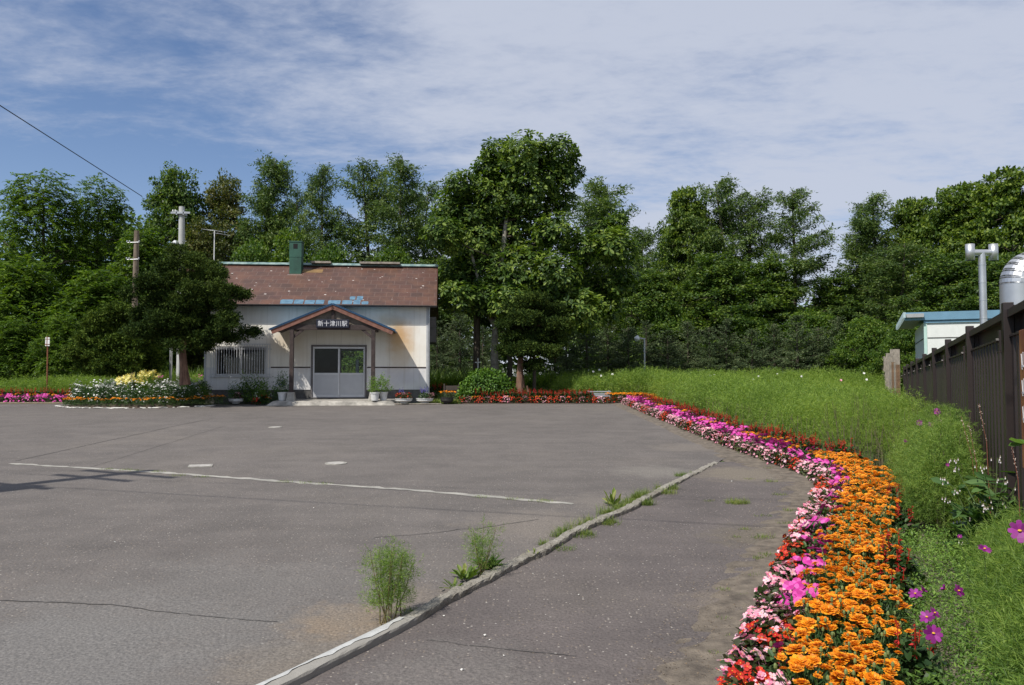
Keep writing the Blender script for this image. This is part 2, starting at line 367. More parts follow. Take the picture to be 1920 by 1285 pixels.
def mk_asphalt(name, base, warm, speck=1.0, sand=()):
    m, nt, b, o = newmat(name)
    tc = nt.nodes.new('ShaderNodeTexCoord'); P = tc.outputs['Object']
    big = noise(nt, 0.22, 5, .6, vec=P, dist=.4); mid = noise(nt, 1.7, 5, .6, vec=P); fn = noise(nt, 60, 3, .7, vec=P)
    c = ramp(nt, big, [(.30, vary(base, .86)), (.52, base), (.72, warm)])
    c = mixc(nt, .55, c, ramp(nt, mid, [(.3, (.38,.38,.38)), (.7, (.62,.61,.60))]), 'OVERLAY')
    c = mixc(nt, .75, c, ramp(nt, fn, [(.25, (.26,.26,.26)), (.5, (.5,.5,.5)), (.8, (.74,.73,.72))]), 'OVERLAY')
    streak = noise(nt, 1.0, 4, .6, vec=P, sc=(.25, 2.6, 1))
    c = mixc(nt, .35, c, ramp(nt, streak, [(.3, (.40,.40,.40)), (.7, (.6,.6,.6))]), 'OVERLAY')
    vo = nt.nodes.new('ShaderNodeTexVoronoi'); vo.inputs['Scale'].default_value = 42; nt.links.new(P, vo.inputs['Vector'])
    sp = nt.nodes.new('ShaderNodeSeparateColor'); nt.links.new(vo.outputs['Color'], sp.inputs[0])
    pick = mth(nt, 'GREATER_THAN', sp.outputs[0], 1 - .25 * speck)
    near = mth(nt, 'LESS_THAN', vo.outputs['Distance'], .27)
    k = mth(nt, 'MULTIPLY', pick, near)
    c = mixc(nt, mth(nt, 'MULTIPLY', k, .85), c, ramp(nt, sp.outputs[1], [(.2, (.21,.165,.12)), (.7, (.34,.29,.24)), (1, (.46,.43,.39))]))
    vo2 = nt.nodes.new('ShaderNodeTexVoronoi'); vo2.inputs['Scale'].default_value = 75; nt.links.new(P, vo2.inputs['Vector'])
    sp2 = nt.nodes.new('ShaderNodeSeparateColor'); nt.links.new(vo2.outputs['Color'], sp2.inputs[0])
    k2 = mth(nt, 'MULTIPLY', mth(nt, 'GREATER_THAN', sp2.outputs[0], .75), mth(nt, 'LESS_THAN', vo2.outputs['Distance'], .3))
    c = mixc(nt, mth(nt, 'MULTIPLY', k2, .6), c, (.045,.043,.042))
    for (sx, sy, sr, colr, st) in sand:
        d = nt.nodes.new('ShaderNodeVectorMath'); d.operation = 'DISTANCE'
        mp = nt.nodes.new('ShaderNodeMapping'); mp.inputs['Scale'].default_value = (1, 1, 0); nt.links.new(P, mp.inputs[0])
        nt.links.new(mp.outputs[0], d.inputs[0]); d.inputs[1].default_value = (sx, sy, 0)
        e = mth(nt, 'ADD', mth(nt, 'DIVIDE', d.outputs['Value'], sr), mth(nt, 'MULTIPLY_ADD', noise(nt, 3.5/ max(sr,.3), 5, .65, vec=P), 1.6, -.8))
        mr = nt.nodes.new('ShaderNodeMapRange'); mr.inputs['From Min'].default_value = 1.05; mr.inputs['From Max'].default_value = .45; nt.links.new(e, mr.inputs['Value'])
        gr = mixc(nt, .8, colr, ramp(nt, fn, [(.3, (.25,.25,.25)), (.75, (.8,.78,.75))]), 'OVERLAY')
        c = mixc(nt, mth(nt, 'MULTIPLY', mr.outputs[0], st), c, gr)
    nt.links.new(c, b.inputs['Base Color']); b.inputs['Roughness'].default_value = .88; b.inputs['Specular IOR Level'].default_value = .25
    bump(nt, b, mth(nt, 'ADD', fn, mth(nt, 'MULTIPLY', vo.outputs['Distance'], .6)), .55, .012)
    return m
def gp(px, py): x, y = gnd(px, py); return (x, y)
SANDC = (.27,.20,.13); PALE = (.20,.185,.165)
def SP(px, py, r, c, s): x, y = gnd(px, py); return (x, y, r, c, s)
M_asph = mk_asphalt('lot_asphalt', (.138,.124,.114), (.156,.139,.123), 1.0,
    [SP(650,1165,.42,SANDC,.6), SP(560,1240,.5,(.19,.165,.135),.6), SP(760,1120,.35,(.20,.17,.14),.5), SP(1000,985,.8,(.20,.175,.15),.6), SP(1230,885,.7,PALE,.7), SP(1150,940,.7,(.19,.17,.15),.6), SP(1290,840,.8,(.20,.175,.15),.5), SP(60,1240,1.2,(.165,.16,.155),.7), SP(380,1130,1.4,(.165,.158,.15),.5)])
M_walk = mk_asphalt('sidewalk_asphalt', (.122,.106,.100), (.134,.117,.104), .8,
    [SP(1400,1140,.45,(.17,.145,.12),.8), SP(1440,1010,.6,(.15,.13,.10),.7), SP(1400,890,.9,(.19,.165,.13),.8), SP(1330,1270,.4,(.13,.11,.09),.7), SP(850,1275,.6,(.16,.15,.14),.5)])
def mk_ground():
    m, nt, b, o = newmat('garden_ground')
    f = noise(nt, .8, 6, .6); c = ramp(nt, f, [(.3, (.045,.075,.018)), (.5, (.07,.105,.025)), (.7, (.10,.12,.035))])
    nt.links.new(c, b.inputs['Base Color']); b.inputs['Roughness'].default_value = .95; bump(nt, b, noise(nt, 25, 4), .8, .03); return m
M_ground = mk_ground()
def mk_wall():
    m, nt, b, o = newmat('stained_plaster')
    tc = nt.nodes.new('ShaderNodeTexCoord'); P = tc.outputs['Object']
    sep = nt.nodes.new('ShaderNodeSeparateXYZ'); nt.links.new(P, sep.inputs[0])
    f = noise(nt, .9, 5, .6, vec=P, sc=(1,1,.45))
    c = ramp(nt, f, [(.3, (.69,.65,.56)), (.6, (.79,.76,.69)), (.8, (.73,.70,.62))])
    low = ramp(nt, noise(nt, 2.0, 4, .6, vec=P), [(.3, (.60,.585,.575)), (.7, (.73,.715,.69))])
    c = mixc(nt, mth(nt, 'LESS_THAN', sep.outputs[2], 1.33), c, low)
    # rust-brown stain fanning out beside the porch roof, and water streaks under the eaves
    def spot(x, z, rx, rz, col, st, c):
        cmb = nt.nodes.new('ShaderNodeCombineXYZ')
        nt.links.new(mth(nt, 'DIVIDE', mth(nt, 'SUBTRACT', sep.outputs[0], x), rx), cmb.inputs[0]); nt.links.new(mth(nt, 'DIVIDE', mth(nt, 'SUBTRACT', sep.outputs[2], z), rz), cmb.inputs[1])
        ln = nt.nodes.new('ShaderNodeVectorMath'); ln.operation = 'LENGTH'; nt.links.new(cmb.outputs[0], ln.inputs[0])
        e = mth(nt, 'ADD', ln.outputs['Value'], mth(nt, 'MULTIPLY_ADD', noise(nt, 2.2, 4, .6, vec=P), .9, -.45))
        mr = nt.nodes.new('ShaderNodeMapRange'); mr.interpolation_type = 'SMOOTHSTEP'; mr.inputs['From Min'].default_value = 1.1; mr.inputs['From Max'].default_value = .1; nt.links.new(e, mr.inputs['Value'])
        return mixc(nt, mth(nt, 'MULTIPLY', mr.outputs[0], st), c, col)
    c = spot(3.05, 2.55, .75, .75, (.50,.27,.09), .85, c)
    c = spot(3.1, 1.9, .8, 1.0, (.56,.38,.18), .5, c)
    c = spot(2.7, 3.1, .9, .35, (.45,.33,.19), .6, c)
    c = spot(-1.25, 2.3, .8, .6, (.56,.40,.22), .45, c)
    c = spot(-.6, 1.9, .4, .9, (.60,.48,.32), .35, c)
    c = spot(3.4, 3.3, .9, .3, (.42,.45,.46), .5, c)
    c = spot(3.2, .95, 1.1, .4, (.55,.53,.56), .5, c)
    st = noise(nt, 1.0, 5, .7, vec=P, sc=(7,7,.35))
    c = mixc(nt, mth(nt, 'MULTIPLY', ramp(nt, st, [(.52,(0,0,0)),(.75,(1,1,1))]), .35), c, (.40,.34,.26))
    # vertical sheet joints
    fx = mth(nt, 'ABSOLUTE', mth(nt, 'SUBTRACT', mth(nt, 'FRACT', mth(nt, 'DIVIDE', mth(nt, 'ADD', sep.outputs[0], 10.05), .91)), .5))
    jt = mth(nt, 'GREATER_THAN', fx, .4935)
    c = mixc(nt, mth(nt, 'MULTIPLY', jt, .4), c, (.30,.26,.21))
    nt.links.new(c, b.inputs['Base Color']); b.inputs['Roughness'].default_value = .8; bump(nt, b, noise(nt, 12, 4), .15, .01); return m
M_wall = mk_wall()
def mk_roof():
    m, nt, b, o = newmat('rusted_sheet_roof')
    tc = nt.nodes.new('ShaderNodeTexCoord'); P = tc.outputs['Object']
    br = nt.nodes.new('ShaderNodeTexBrick'); nt.links.new(P, br.inputs['Vector'])
    br.inputs['Scale'].default_value = 1.0; br.inputs['Brick Width'].default_value = .46; br.inputs['Row Height'].default_value = .385; br.inputs['Mortar Size'].default_value = .010
    br.inputs['Color1'].default_value = (.062,.032,.023,1); br.inputs['Color2'].default_value = (.090,.040,.027,1); br.inputs['Mortar'].default_value = (.125,.082,.066,1)
    f = noise(nt, 1.3, 6, .65, vec=P)
    c = mixc(nt, ramp(nt, f, [(.45,(0,0,0)),(.75,(.7,.7,.7))]), br.outputs['Color'], (.16,.075,.042))
    c = mixc(nt, ramp(nt, noise(nt, .5, 4, .6, vec=P), [(.58,(0,0,0)),(.75,(.45,.45,.45))]), c, (.10,.045,.045))
    c = mixc(nt, .5, c, ramp(nt, noise(nt, 9, 4, .7, vec=P, sc=(.4,2,1)), [(.3,(.36,.36,.36)),(.7,(.64,.62,.60))]), 'OVERLAY')
    vo = nt.nodes.new('ShaderNodeTexVoronoi'); vo.inputs['Scale'].default_value = 6.5; nt.links.new(P, vo.inputs['Vector'])
    vo.inputs['Randomness'].default_value = 1
    mp = nt.nodes.new('ShaderNodeMapping'); mp.inputs['Scale'].default_value = (.55,1,1); nt.links.new(P, mp.inputs[0]); nt.links.new(mp.outputs[0], vo.inputs['Vector'])
    sp = nt.nodes.new('ShaderNodeSeparateColor'); nt.links.new(vo.outputs['Color'], sp.inputs[0])
    k = mth(nt, 'MULTIPLY', mth(nt, 'GREATER_THAN', sp.outputs[0], .66), mth(nt, 'LESS_THAN', vo.outputs['Distance'], mth(nt, 'MULTIPLY', sp.outputs[1], .20)))
    c = mixc(nt, k, c, (.55,.50,.46))
    nt.links.new(c, b.inputs['Base Color']); b.inputs['Roughness'].default_value = .6; bump(nt, b, br.outputs['Fac'], -.4, .01); return m
M_roof = mk_roof()
# ================================================================ THE SETTING
def grid(name, xs, ys, zf, mat, dz=0.0):
    X, Y = np.meshgrid(xs, ys); Z = zf(X, Y) + dz
    V = np.stack([X, Y, Z], -1).reshape(-1, 3); nx = len(xs); ny = len(ys)
    i, j = np.meshgrid(np.arange(nx - 1), np.arange(ny - 1)); a = (j * nx + i).ravel()
    m = MB(); m.addq(V, np.stack([a, a + 1, a + nx + 1, a + nx], 1)); o = m.build(name, mat, smooth=True); return tag(o, kind='structure')
xs = np.concatenate([[-900,-400,-200,-100,-60], np.arange(-40, 40, 0.5), [40,60,100,200,400,900]])
ys = np.concatenate([[-300,-100,-40,-20], np.arange(-8, 44, 0.5), [46,50,60,80,120,200,400,1200]])
grid('ground', xs, ys, lambda X, Y: G(X, Y) - .012 - .04*np.clip((np.abs(X)-30)/30, 0, 1), M_ground)
def wob(a, s, k, seed=0): return k * (np.sin(a * s + seed) + .6 * np.sin(a * s * 2.3 + 1.7 + seed) + .4 * np.sin(a * s * 5.1 + .4 + seed)) / 2
def strip_sheet(name, y0, y1, dy, xl, xr, ncol, mat, dz, yw=0.0):
    m = MB(); ysn = np.linspace(y0, y1, int((y1 - y0) / dy) + 1); V = []
    for y in ysn:
        a, b = xl(y), xr(y); t = np.linspace(0, 1, ncol) ** .8 if ncol > 20 else np.linspace(0, 1, ncol)
        X = b - (b - a) * t[::-1] if False else a + (b - a) * t
        Yy = np.full(ncol, y)
        if y == ysn[-1]: Yy = Yy + wob(X, 1.1, yw)
        V.append(np.stack([X, Yy, G(X, Yy) + dz], 1))
    V = np.concatenate(V); n = len(ysn); i, j = np.meshgrid(np.arange(ncol - 1), np.arange(n - 1)); a = (j * ncol + i).ravel()
    m.addq(V, np.stack([a, a + 1, a + ncol + 1, a + ncol], 1)); return tag(m.build(name, mat, smooth=True), kind='structure')
YB = 28.45
def lot_right(y):
    if y < KEND: return kerbx(y) + .03
    t = min(1, (y - KEND) / 1.2)
    return (1 - t) * (kerbx(KEND) + .03) + t * (bedx(y) - .12) + float(wob(y, 3.0, .05))
strip_sheet('parking_lot', -6.0, YB, .15, lambda y: -60.0, lot_right, 60, M_asph, .004, .08)
def walk_right(y): return bedx(y) - np.interp(y, [0, 3.6, 5, 6.5, 8, 9.5, KEND], [.05, .08, .12, .24, .28, .22, .05]) + float(wob(y, 4.0, .04, 2)) + float(wob(y, 19.0, .02, 1)) + float(wob(y, 47.0, .012, 1))
strip_sheet('sidewalk', -6.0, KEND, .12, lambda y: kerbx(y) + .02, lambda y: max(walk_right(y), kerbx(y) + .06), 14, M_walk, .012)
# soil of the curving bed
def soil_w(y): return np.interp(y, [0, 9, 11.5, 13, 30], [1.35, 1.35, 1.45, 1.0, 1.0])
def mk_strip_mound(name, y0, y1, dy, xl, xr, h, mat, dz=.02, ncol=9):
    m = MB(); V = []; ysn = np.arange(y0, y1, dy)
    for y in ysn:
        t = np.linspace(0, 1, ncol); X = xl(y) + (xr(y) - xl(y)) * t
        V.append(np.stack([X, np.full(ncol, y), G(X, np.full(ncol, y)) + dz + h * np.sin(np.pi * t) ** .6 + rng.normal(0, .006, ncol) * (t > 0) * (t < 1)], 1))
    V = np.concatenate(V); n = len(ysn); i, j = np.meshgrid(np.arange(ncol - 1), np.arange(n - 1)); a = (j * ncol + i).ravel()
    m.addq(V, np.stack([a, a + 1, a + ncol + 1, a + ncol], 1)); return tag(m.build(name, mat, smooth=True), kind='structure')
mk_strip_mound('bed_soil', 0.5, 29.6, .12, lambda y: min(bedx(y) - .5, walk_right(y) - .05) if y < KEND + 1 else bedx(y) - .38, lambda y: bedx(y) + soil_w(y), .035, M_dusty, -.004, 15)
# rough kerb
def kerb():
    m = MB(); P = []; pts = np.array(KERB); seg = np.linalg.norm(np.diff(pts, axis=0), axis=1); cs = np.concatenate([[0], np.cumsum(seg)])
    N_ = int(cs[-1] / .05); S = np.linspace(0, cs[-1], N_)
    X = np.interp(S, cs, pts[:, 0]); Y = np.interp(S, cs, pts[:, 1])
    k = np.ones(15) / 15
    Xs = np.convolve(np.pad(X, 7, mode='edge'), k, 'valid'); Ys = np.convolve(np.pad(Y, 7, mode='edge'), k, 'valid')
    T = np.stack([np.gradient(Xs), np.gradient(Ys)], 1); T /= np.linalg.norm(T, axis=1)[:, None]; Nr = np.stack([T[:, 1], -T[:, 0]], 1)
    prof = [(-.088, -.06), (-.086, .040), (-.078, .052), (-.055, .055), (0, .056), (.050, .055), (.072, .052), (.080, .040), (.082, -.06)]
    V = []; rough = 1.0
    for i in range(N_):
        y = Ys[i]; old = np.clip((y - 4.7) / .4, 0, 1)       # the near stretch is a fresh smooth casting, the far one is crumbling
        gz = g(Xs[i], Ys[i])
        sink = .03 * np.clip((y - 9) / 3, 0, 1)
        j = rng.normal(0, 1, (len(prof), 3)) * (.0012 + .0028 * old)
        sway = wob(S[i], 6.0, .014, 1) * old
        for q, (a, h) in enumerate(prof):
            hh = h - sink * (h > 0) + wob(S[i], 9.0, .005 * old, q*.3)
            a = a * .56
            V.append((Xs[i] + Nr[i, 0] * (a + sway) + j[q, 0], Ys[i] + Nr[i, 1] * (a + sway) + j[q, 1], gz + hh + (j[q, 2] if h > 0 else 0)))
    n = len(prof); V = np.array(V)
    Q = [(i*n+q, i*n+q+1, (i+1)*n+q+1, (i+1)*n+q) for i in range(N_ - 1) for q in range(n - 1)]
    Q = np.array(Q)[:, ::-1]; nr = np.array([Ys[i] < 4.75 for i in range(N_ - 1) for q in range(n - 1)]); m.addq(V, Q[~nr], 0); m.V.append(np.zeros((0,3))); m.L.append(Q[nr].ravel()); m.T.append(np.full(nr.sum(), 4)); m.M.append(np.full(nr.sum(), 1)); o = m.build('kerb', [M_kerb, M_kerbn]); tag(o, kind='structure')
    # smear of white mortar along the lot side of the near stretch
    m = MB(); V = []; idx = [i for i in range(N_) if 2.4 < Ys[i] < 4.75]
    for i in idx:
        w = .034 + .020 * math.sin(S[i] * 5) + .014 * math.sin(S[i] * 17 + 1) + .010 * math.sin(S[i] * 41)
        for a, h in ((-.105 - abs(w) * .3, .004), (-.096, .035), (-.080, .0585), (-.070 + max(w,.004) * 1.5, .0575)):
            a = a * .56
            V.append((Xs[i] + Nr[i, 0] * a, Ys[i] + Nr[i, 1] * a, g(Xs[i], Ys[i]) + h + .002))
    Q = [(i*4+q, i*4+q+1, (i+1)*4+q+1, (i+1)*4+q) for i in range(len(idx) - 1) for q in range(3)]
    m.addq(np.array(V), np.array(Q)[:, ::-1]); tag(m.build('mortar_smear', M_mortar, smooth=True), kind='structure')
    return list(zip(Xs, Ys, Nr[:, 0], Nr[:, 1]))
def mk_kerb():
    m, nt, b, o = newmat('worn_kerb_concrete')
    tc = nt.nodes.new('ShaderNodeTexCoord'); P = tc.outputs['Object']
    fn = noise(nt, 55, 4, .7, vec=P); f = noise(nt, 3, 5, .65, vec=P)
    c = ramp(nt, f, [(.3, (.22,.20,.16)), (.55, (.31,.29,.25)), (.75, (.36,.34,.30))])
    c = mixc(nt, .8, c, ramp(nt, fn, [(.3, (.28,.27,.25)), (.7, (.70,.69,.67))]), 'OVERLAY')
    c = mixc(nt, ramp(nt, noise(nt, 5, 4, .7, vec=P), [(.6,(0,0,0)),(.75,(.6,.6,.6))]), c, (.14,.09,.05))
    nt.links.new(c, b.inputs['Base Color']); b.inputs['Roughness'].default_value = .92; bump(nt, b, fn, 1.0, .02); return m
M_kerb = mk_kerb(); M_kerbn = simple('smooth_kerb_casting', (.27,.255,.225), .88, .12, 2.5, bmp=.35, bscale=120); M_mortar = simple('white_mortar', (.44,.44,.42), .8, .15, 12, bmp=.4)
KL = kerb()
# flush concrete strip across the lot
def ribbon(name, pts, w, mat, dz=.008, jit=.012, st=.12, thick=False):
    pts = np.array(pts); seg = np.linalg.norm(np.diff(pts, axis=0), axis=1); cs = np.concatenate([[0], np.cumsum(seg)]); n = int(cs[-1] / st) + 2
    S = np.linspace(0, cs[-1], n); X = np.interp(S, cs, pts[:, 0]); Y = np.interp(S, cs, pts[:, 1])
    T = np.stack([np.gradient(X), np.gradient(Y)], 1); T /= np.linalg.norm(T, axis=1)[:, None]; Nr = np.stack([T[:, 1], -T[:, 0]], 1)
    V = []
    for i in range(n):
        ww = w * (1 + (rng.normal(0, .25) if jit else 0)); sh = rng.normal(0, jit)
        for a in (-ww / 2, ww / 2):
            x, y = X[i] + Nr[i, 0] * (a + sh), Y[i] + Nr[i, 1] * (a + sh); V.append((x, y, g(x, y) + dz))
    m = MB(); m.addq(np.array(V), [(2*i, 2*i+1, 2*i+3, 2*i+2) for i in range(n - 1)]); return tag(m.build(name, mat), kind='structure')
M_strip = simple('pale_concrete_strip', (.30,.285,.25), .9, .3, 7, bmp=.4)
M_crack = simple('dark_crack_fill', (.070,.064,.059), .9, .2, 20)
ribbon('concrete_strip', [gnd(20,870), gnd(300,887), gnd(520,903), gnd(760,919), gnd(1075,946)], .11, M_strip)
def jag(a, b, n, k):
    a = np.array(a); b = np.array(b); t = np.linspace(0, 1, n)[:, None]; P = a + (b - a) * t; d = np.array([-(b-a)[1], (b-a)[0]]) / np.linalg.norm(b-a)
    return P + d * (np.cumsum(rng.normal(0, k, n)) * np.sin(np.pi * t[:, 0]))[:, None]
ribbon('asphalt_crack', jag(gnd(-40,1126), gnd(200,1135), 20, .006), .012, M_crack, .0075, .004, .04)
ribbon('asphalt_crack', jag(gnd(200,1135), gnd(520,1168), 20, .006), .008, M_crack, .0075, .004, .04)
ribbon('asphalt_crack', jag(gnd(30,865), gnd(400,785), 30, .012), .02, M_crack, .0075, .006, .08)
ribbon('asphalt_crack', jag(gnd(800,1205), gnd(1080,1235), 22, .006), .006, M_crack, .016, .003, .04)
ribbon('asphalt_crack', jag(gnd(700,1010), gnd(1010,975), 22, .02), .010, M_crack, .0075, .006, .06)
ribbon('asphalt_crack', jag(gnd(160,880), gnd(420,800), 22, .008), .010, M_crack, .0075, .004, .06)
# manhole covers
def cover(px, py, r, square, label):
    x, y = gnd(px, py); m = MB()
    if square:
        m.prism([(-r, -r*.8), (r, -r*.8), (r, r*.8), (-r, r*.8)], 'z', -.04, .010)
        o = m.build('drain_cover', M_conc, loc=(x, y, g(x, y) + .006))
        m2 = MB()
        m2.bb((-r*.86, -r*.68, .0102), (r*.86, r*.68, .0125)); m2.build('lid', M_conc2, o, bevel=.002); o.rotation_euler = (R(1.1), 0, R(18))
    else:
        m.lathe([(r, -.04), (r, .009), (r - .02, .011), (r - .03, .006), (0.001, .006)], n=28)
        o = m.build('manhole_cover', M_conc, loc=(x, y, g(x, y) + .006)); m2 = MB(); m2.lathe([(r - .045, .0065), (r - .05, .012), (.001, .012)], n=28); m2.build('lid', M_conc2, o); o.rotation_euler = (R(1.1), 0, 0)
    tag(o, label, 'cover')
M_conc2 = simple('pale_cover_concrete', (.36,.34,.31), .85, .3, 14, bmp=.4)
cover(630, 870, .17, False, 'round pale concrete manhole cover nearest the concrete strip in the asphalt')
cover(516, 802, .16, False, 'small round pale cover set in the asphalt closer to the station door')
cover(376, 875, .17, True, 'square pale drain cover set in the asphalt left of the round cover')
# pebbles lying on the asphalt
def pebbles():
    k = 0
    for (px, py, s) in [(910,1197,.012),(866,1262,.010),(832,1160,.009),(945,1235,.007),(1000,1080,.008),(1372,905,.012),(588,955,.008),(215,1020,.009),(1085,1120,.007),(918,1205,.006)]:
        x, y = gnd(px, py); m = MB(); a = rdir(14); 
        import bmesh
        bm = bmesh.new(); 
        for v in a: bm.verts.new(v * np.array([1, .8, .55]) * s * rng.uniform(.85, 1.1))
        bmesh.ops.convex_hull(bm, input=bm.verts[:]); me = bpy.data.meshes.new('pebble'); bm.to_mesh(me); bm.free(); me.materials.append(M_stone)
        o = obj('pebble', me, None, (x, y, g(x, y) + .015 + s * .3), rng.uniform(0, 6)); tag(o, 'small pale pebble lying loose on the asphalt', 'pebble', 'pebbles scattered on the asphalt')
pebbles()

# ================================================================ STATION
def station():
    st = empty('station_building', (-7.31, 29.2, .58), 'small white plastered station house with rusty red-brown roof and gabled porch', 'building', rz=R(5))
    W0, W1, DP = -4.1, 4.1, 5.8; H = 3.70
    dx0, dx1, dz0, dz1 = -.17, 1.77, .2, 2.12
    wx0, wx1, wz0, wz1 = -3.72, -1.86, 1.02, 2.12
    # front wall with openings (thick)
    m = MB(); T = .14
    def wallrect(x0, x1, z0, z1): m.bb((x0, 0, z0), (x1, T, z1))
    wallrect(W0, wx0, .5, H); wallrect(wx0, wx1, .5, wz0); wallrect(wx0, wx1, wz1, H); wallrect(wx1, dx0, .5, H); wallrect(dx0, dx1, dz1, H); wallrect(dx1, W1, .5, H)
    wall = m.build('front_wall', M_wall, st)
    m = MB(); m.bb((W0 + .03, T, .5), (W0 + T, DP, H)); 
    m.prism([(T, H), (DP, H), (DP/2+.02, 5.45)], 'x', W0 + .03, W0 + T); m.build('side_wall', M_wall, st)
    m = MB(); m.bb((W1 - T, T, .5), (W1 - .03, DP, H)); m.prism([(T, H), (DP, H), (DP/2+.02, 5.45)], 'x', W1 - T, W1 - .03); m.build('side_wall', M_wall, st)
    m = MB(); m.bb((W0, DP, .2), (-.5, DP + T, H)); m.bb((-.5, DP, 2.15), (2.9, DP + T, H)); m.bb((2.9, DP, .2), (W1, DP + T, H)); m.bb((1.35, DP+.02, .2), (1.60, DP + .1, 2.15)); m.bb((-.5, DP + .01, .2), (2.9, DP + T - .01, .75)); m.build('back_wall', M_wall, st)
    m = MB(); m.bb((W0 + .03, .02, 0), (dx0 - .04, T + .02, .5)); m.bb((dx1 + .04, .02, 0), (W1 - .03, T + .02, .5)); m.bb((W0+.05, DP-.02, 0), (W1-.05, DP + T-.02, .2)); m.bb((W1-T, T+.02, 0), (W1 - .05, DP-.02, .5)); m.bb((W0+.05, T+.02, 0), (W0 + T, DP-.02, .5)); m.build('foundation', M_concd, st)
    m = MB(); m.bb((W0 + T, T, .12), (W1 - T, DP, .2)); m.build('floor', M_lino, st)
    m = MB(); m.bb((W0 + T, T, 2.75), (W1 - T, DP, 2.8)); m.build('ceiling', M_intw, st)
    m = MB(); m.bb((-1.0, T + .01, .2), (-.94, DP - .01, 2.75)); m.bb((-.94, 2.6, .2), (.55, 2.66, 2.75)); m.build('inner_partition', M_dark, st)
    m = MB(); m.bb((.9, 2.3, .2), (1.5, 2.9, .95)); m.bb((1.15, 2.45, .95), (1.28, 2.6, 1.7)); m.build('stove', M_galv, st, bevel=.01)
    # trim
    m = MB(); m.bb((wx1 + .16, -.012, 1.315), (dx0 - .08, 0, 1.36)); m.bb((dx1 + .08, -.012, 1.315), (W1 - .04, 0, 1.36)); m.build('belt_trim', M_wood, st)
    m = MB(); m.bb((W1 - .035, -.02, .35), (W1 + .03, .09, H-.06)); m.bb((W0 - .02, -.02, .5), (W0 + .05, .06, H-.06)); m.build('corner_trim', M_intl, st)
    m = MB(); m.tube([(W1 + .07, -.03, .1), (W1 + .07, -.03, H - .05)], .03, 10); m.build('downpipe', M_galv, st, smooth=True)
    # gable lean-to pieces at right (dark box under the eave)
    m = MB(); m.bb((W1+.0, 1.2, 2.35), (W1+.32, 3.2, 3.35)); m.build('wall_box', M_concd, st, bevel=.01)
    # roof: each slope a slab in its own plane
    ang = math.atan2(5.53 - 3.62, 3.3); Ls = math.hypot(3.3, 1.91)
    for k, (nm) in enumerate(('roof', 'roof')):
        m = MB(); m.bb((-4.48, 0, -.05), (4.46, Ls + .02, 0))
        r = m.build(nm, M_roof, st)
        if k == 0: r.location = (0, -.40, 3.62 + .05); r.rotation_euler = (ang, 0, 0); rf = r
        else: r.location = (0, 6.2+.04, 3.62 + .05); r.rotation_euler = (ang, 0, math.pi)
    # worn lower edge & blue remnants, patches on the front slope
    m = MB(); m.bb((-4.49, -.022, -.075), (4.47, -.002, -.004)); m.build('eave_board', M_eave, rf)
    m = MB()
    for (x0, x1, y0, y1) in [(-1.35,-.88,.03,.33),(-.85,-.50,.03,.33),(-.46,-.08,.03,.30),(-.06,.26,.03,.32),(.40,.86,.03,.30),(.92,1.30,.03,.31),(1.33,1.60,.03,.34),(1.16,1.37,.36,.60),(1.42,1.66,.35,.62),(1.64,1.90,.03,.24)]:
        y0, y1 = y0*1.25, y1*1.25
        m.prism([(x0+.02,y0),(x1,y0),(x1,y1-.03),(x1-.04,y1),(x0+.05,y1),(x0+.0,y1-.05)], 'z', .001, .005)
    m.build('blue_repair_sheet', M_bluep, rf)
    m = MB(); m.bb((-1.0, Ls - .75, .001), (-.2, Ls - .42, .004)); m.build('ochre_repair_sheet', M_ochre, rf)
    # ridge
    m = MB(); m.prism([(-.16, -.03), (0, .075), (.16, -.03), (.13, -.055), (0, .02), (-.13, -.055)], 'x', -4.5, 4.48); m.build('ridge_cap', M_teal, st).location = (0, 2.91, 5.62)
    for x0, x1 in ((-.72, .08), (1.25, 2.9)):
        m = MB(); m.bb((x0, 2.62, 5.655), (x1, 2.90, 5.735)); m.build('ridge_plank', M_woodg, st)
    # chimney
    m = MB(); cx, cy = -1.25, 2.35
    w = .235
    m.bb((cx - w, cy - w, 5.1), (cx + w, cy + w, 5.80)); m.bb((cx - w - .008, cy - w - .008, 5.80), (cx + w + .008, cy + w + .008, 6.42)); m.bb((cx - w - .03, cy - w - .03, 6.42), (cx + w + .03, cy + w + .03, 6.46))
    ch = m.build('chimney', M_green, st, bevel=.008)
    m = MB(); m.bb((cx - .085, cy - w - .014, 6.15), (cx + .085, cy - w - .009, 6.35)); m.build('flue_opening', M_black, ch)
    m = MB(); m.bb((cx - w - .06, cy - w - .09, 5.02), (cx + w + .06, cy - w - .002, 5.085)); m.build('flashing', M_mortar, ch)
    # sliding doors
    fr = MB(); y0, y1 = -.03, .10
    fr.bb((dx0 - .06, y0, dz0 - .02), (dx0, y1, dz1 + .06)); fr.bb((dx1, y0, dz0 - .02), (dx1 + .06, y1, dz1 + .06)); fr.bb((dx0, y0, dz1), (dx1, y1, dz1 + .06)); fr.bb((dx0, y0, dz0 - .02), (dx1, y1, dz0 + .012))
    fr.build('door_frame', M_frame, st, bevel=.004)
    mid = (dx0 + dx1) / 2
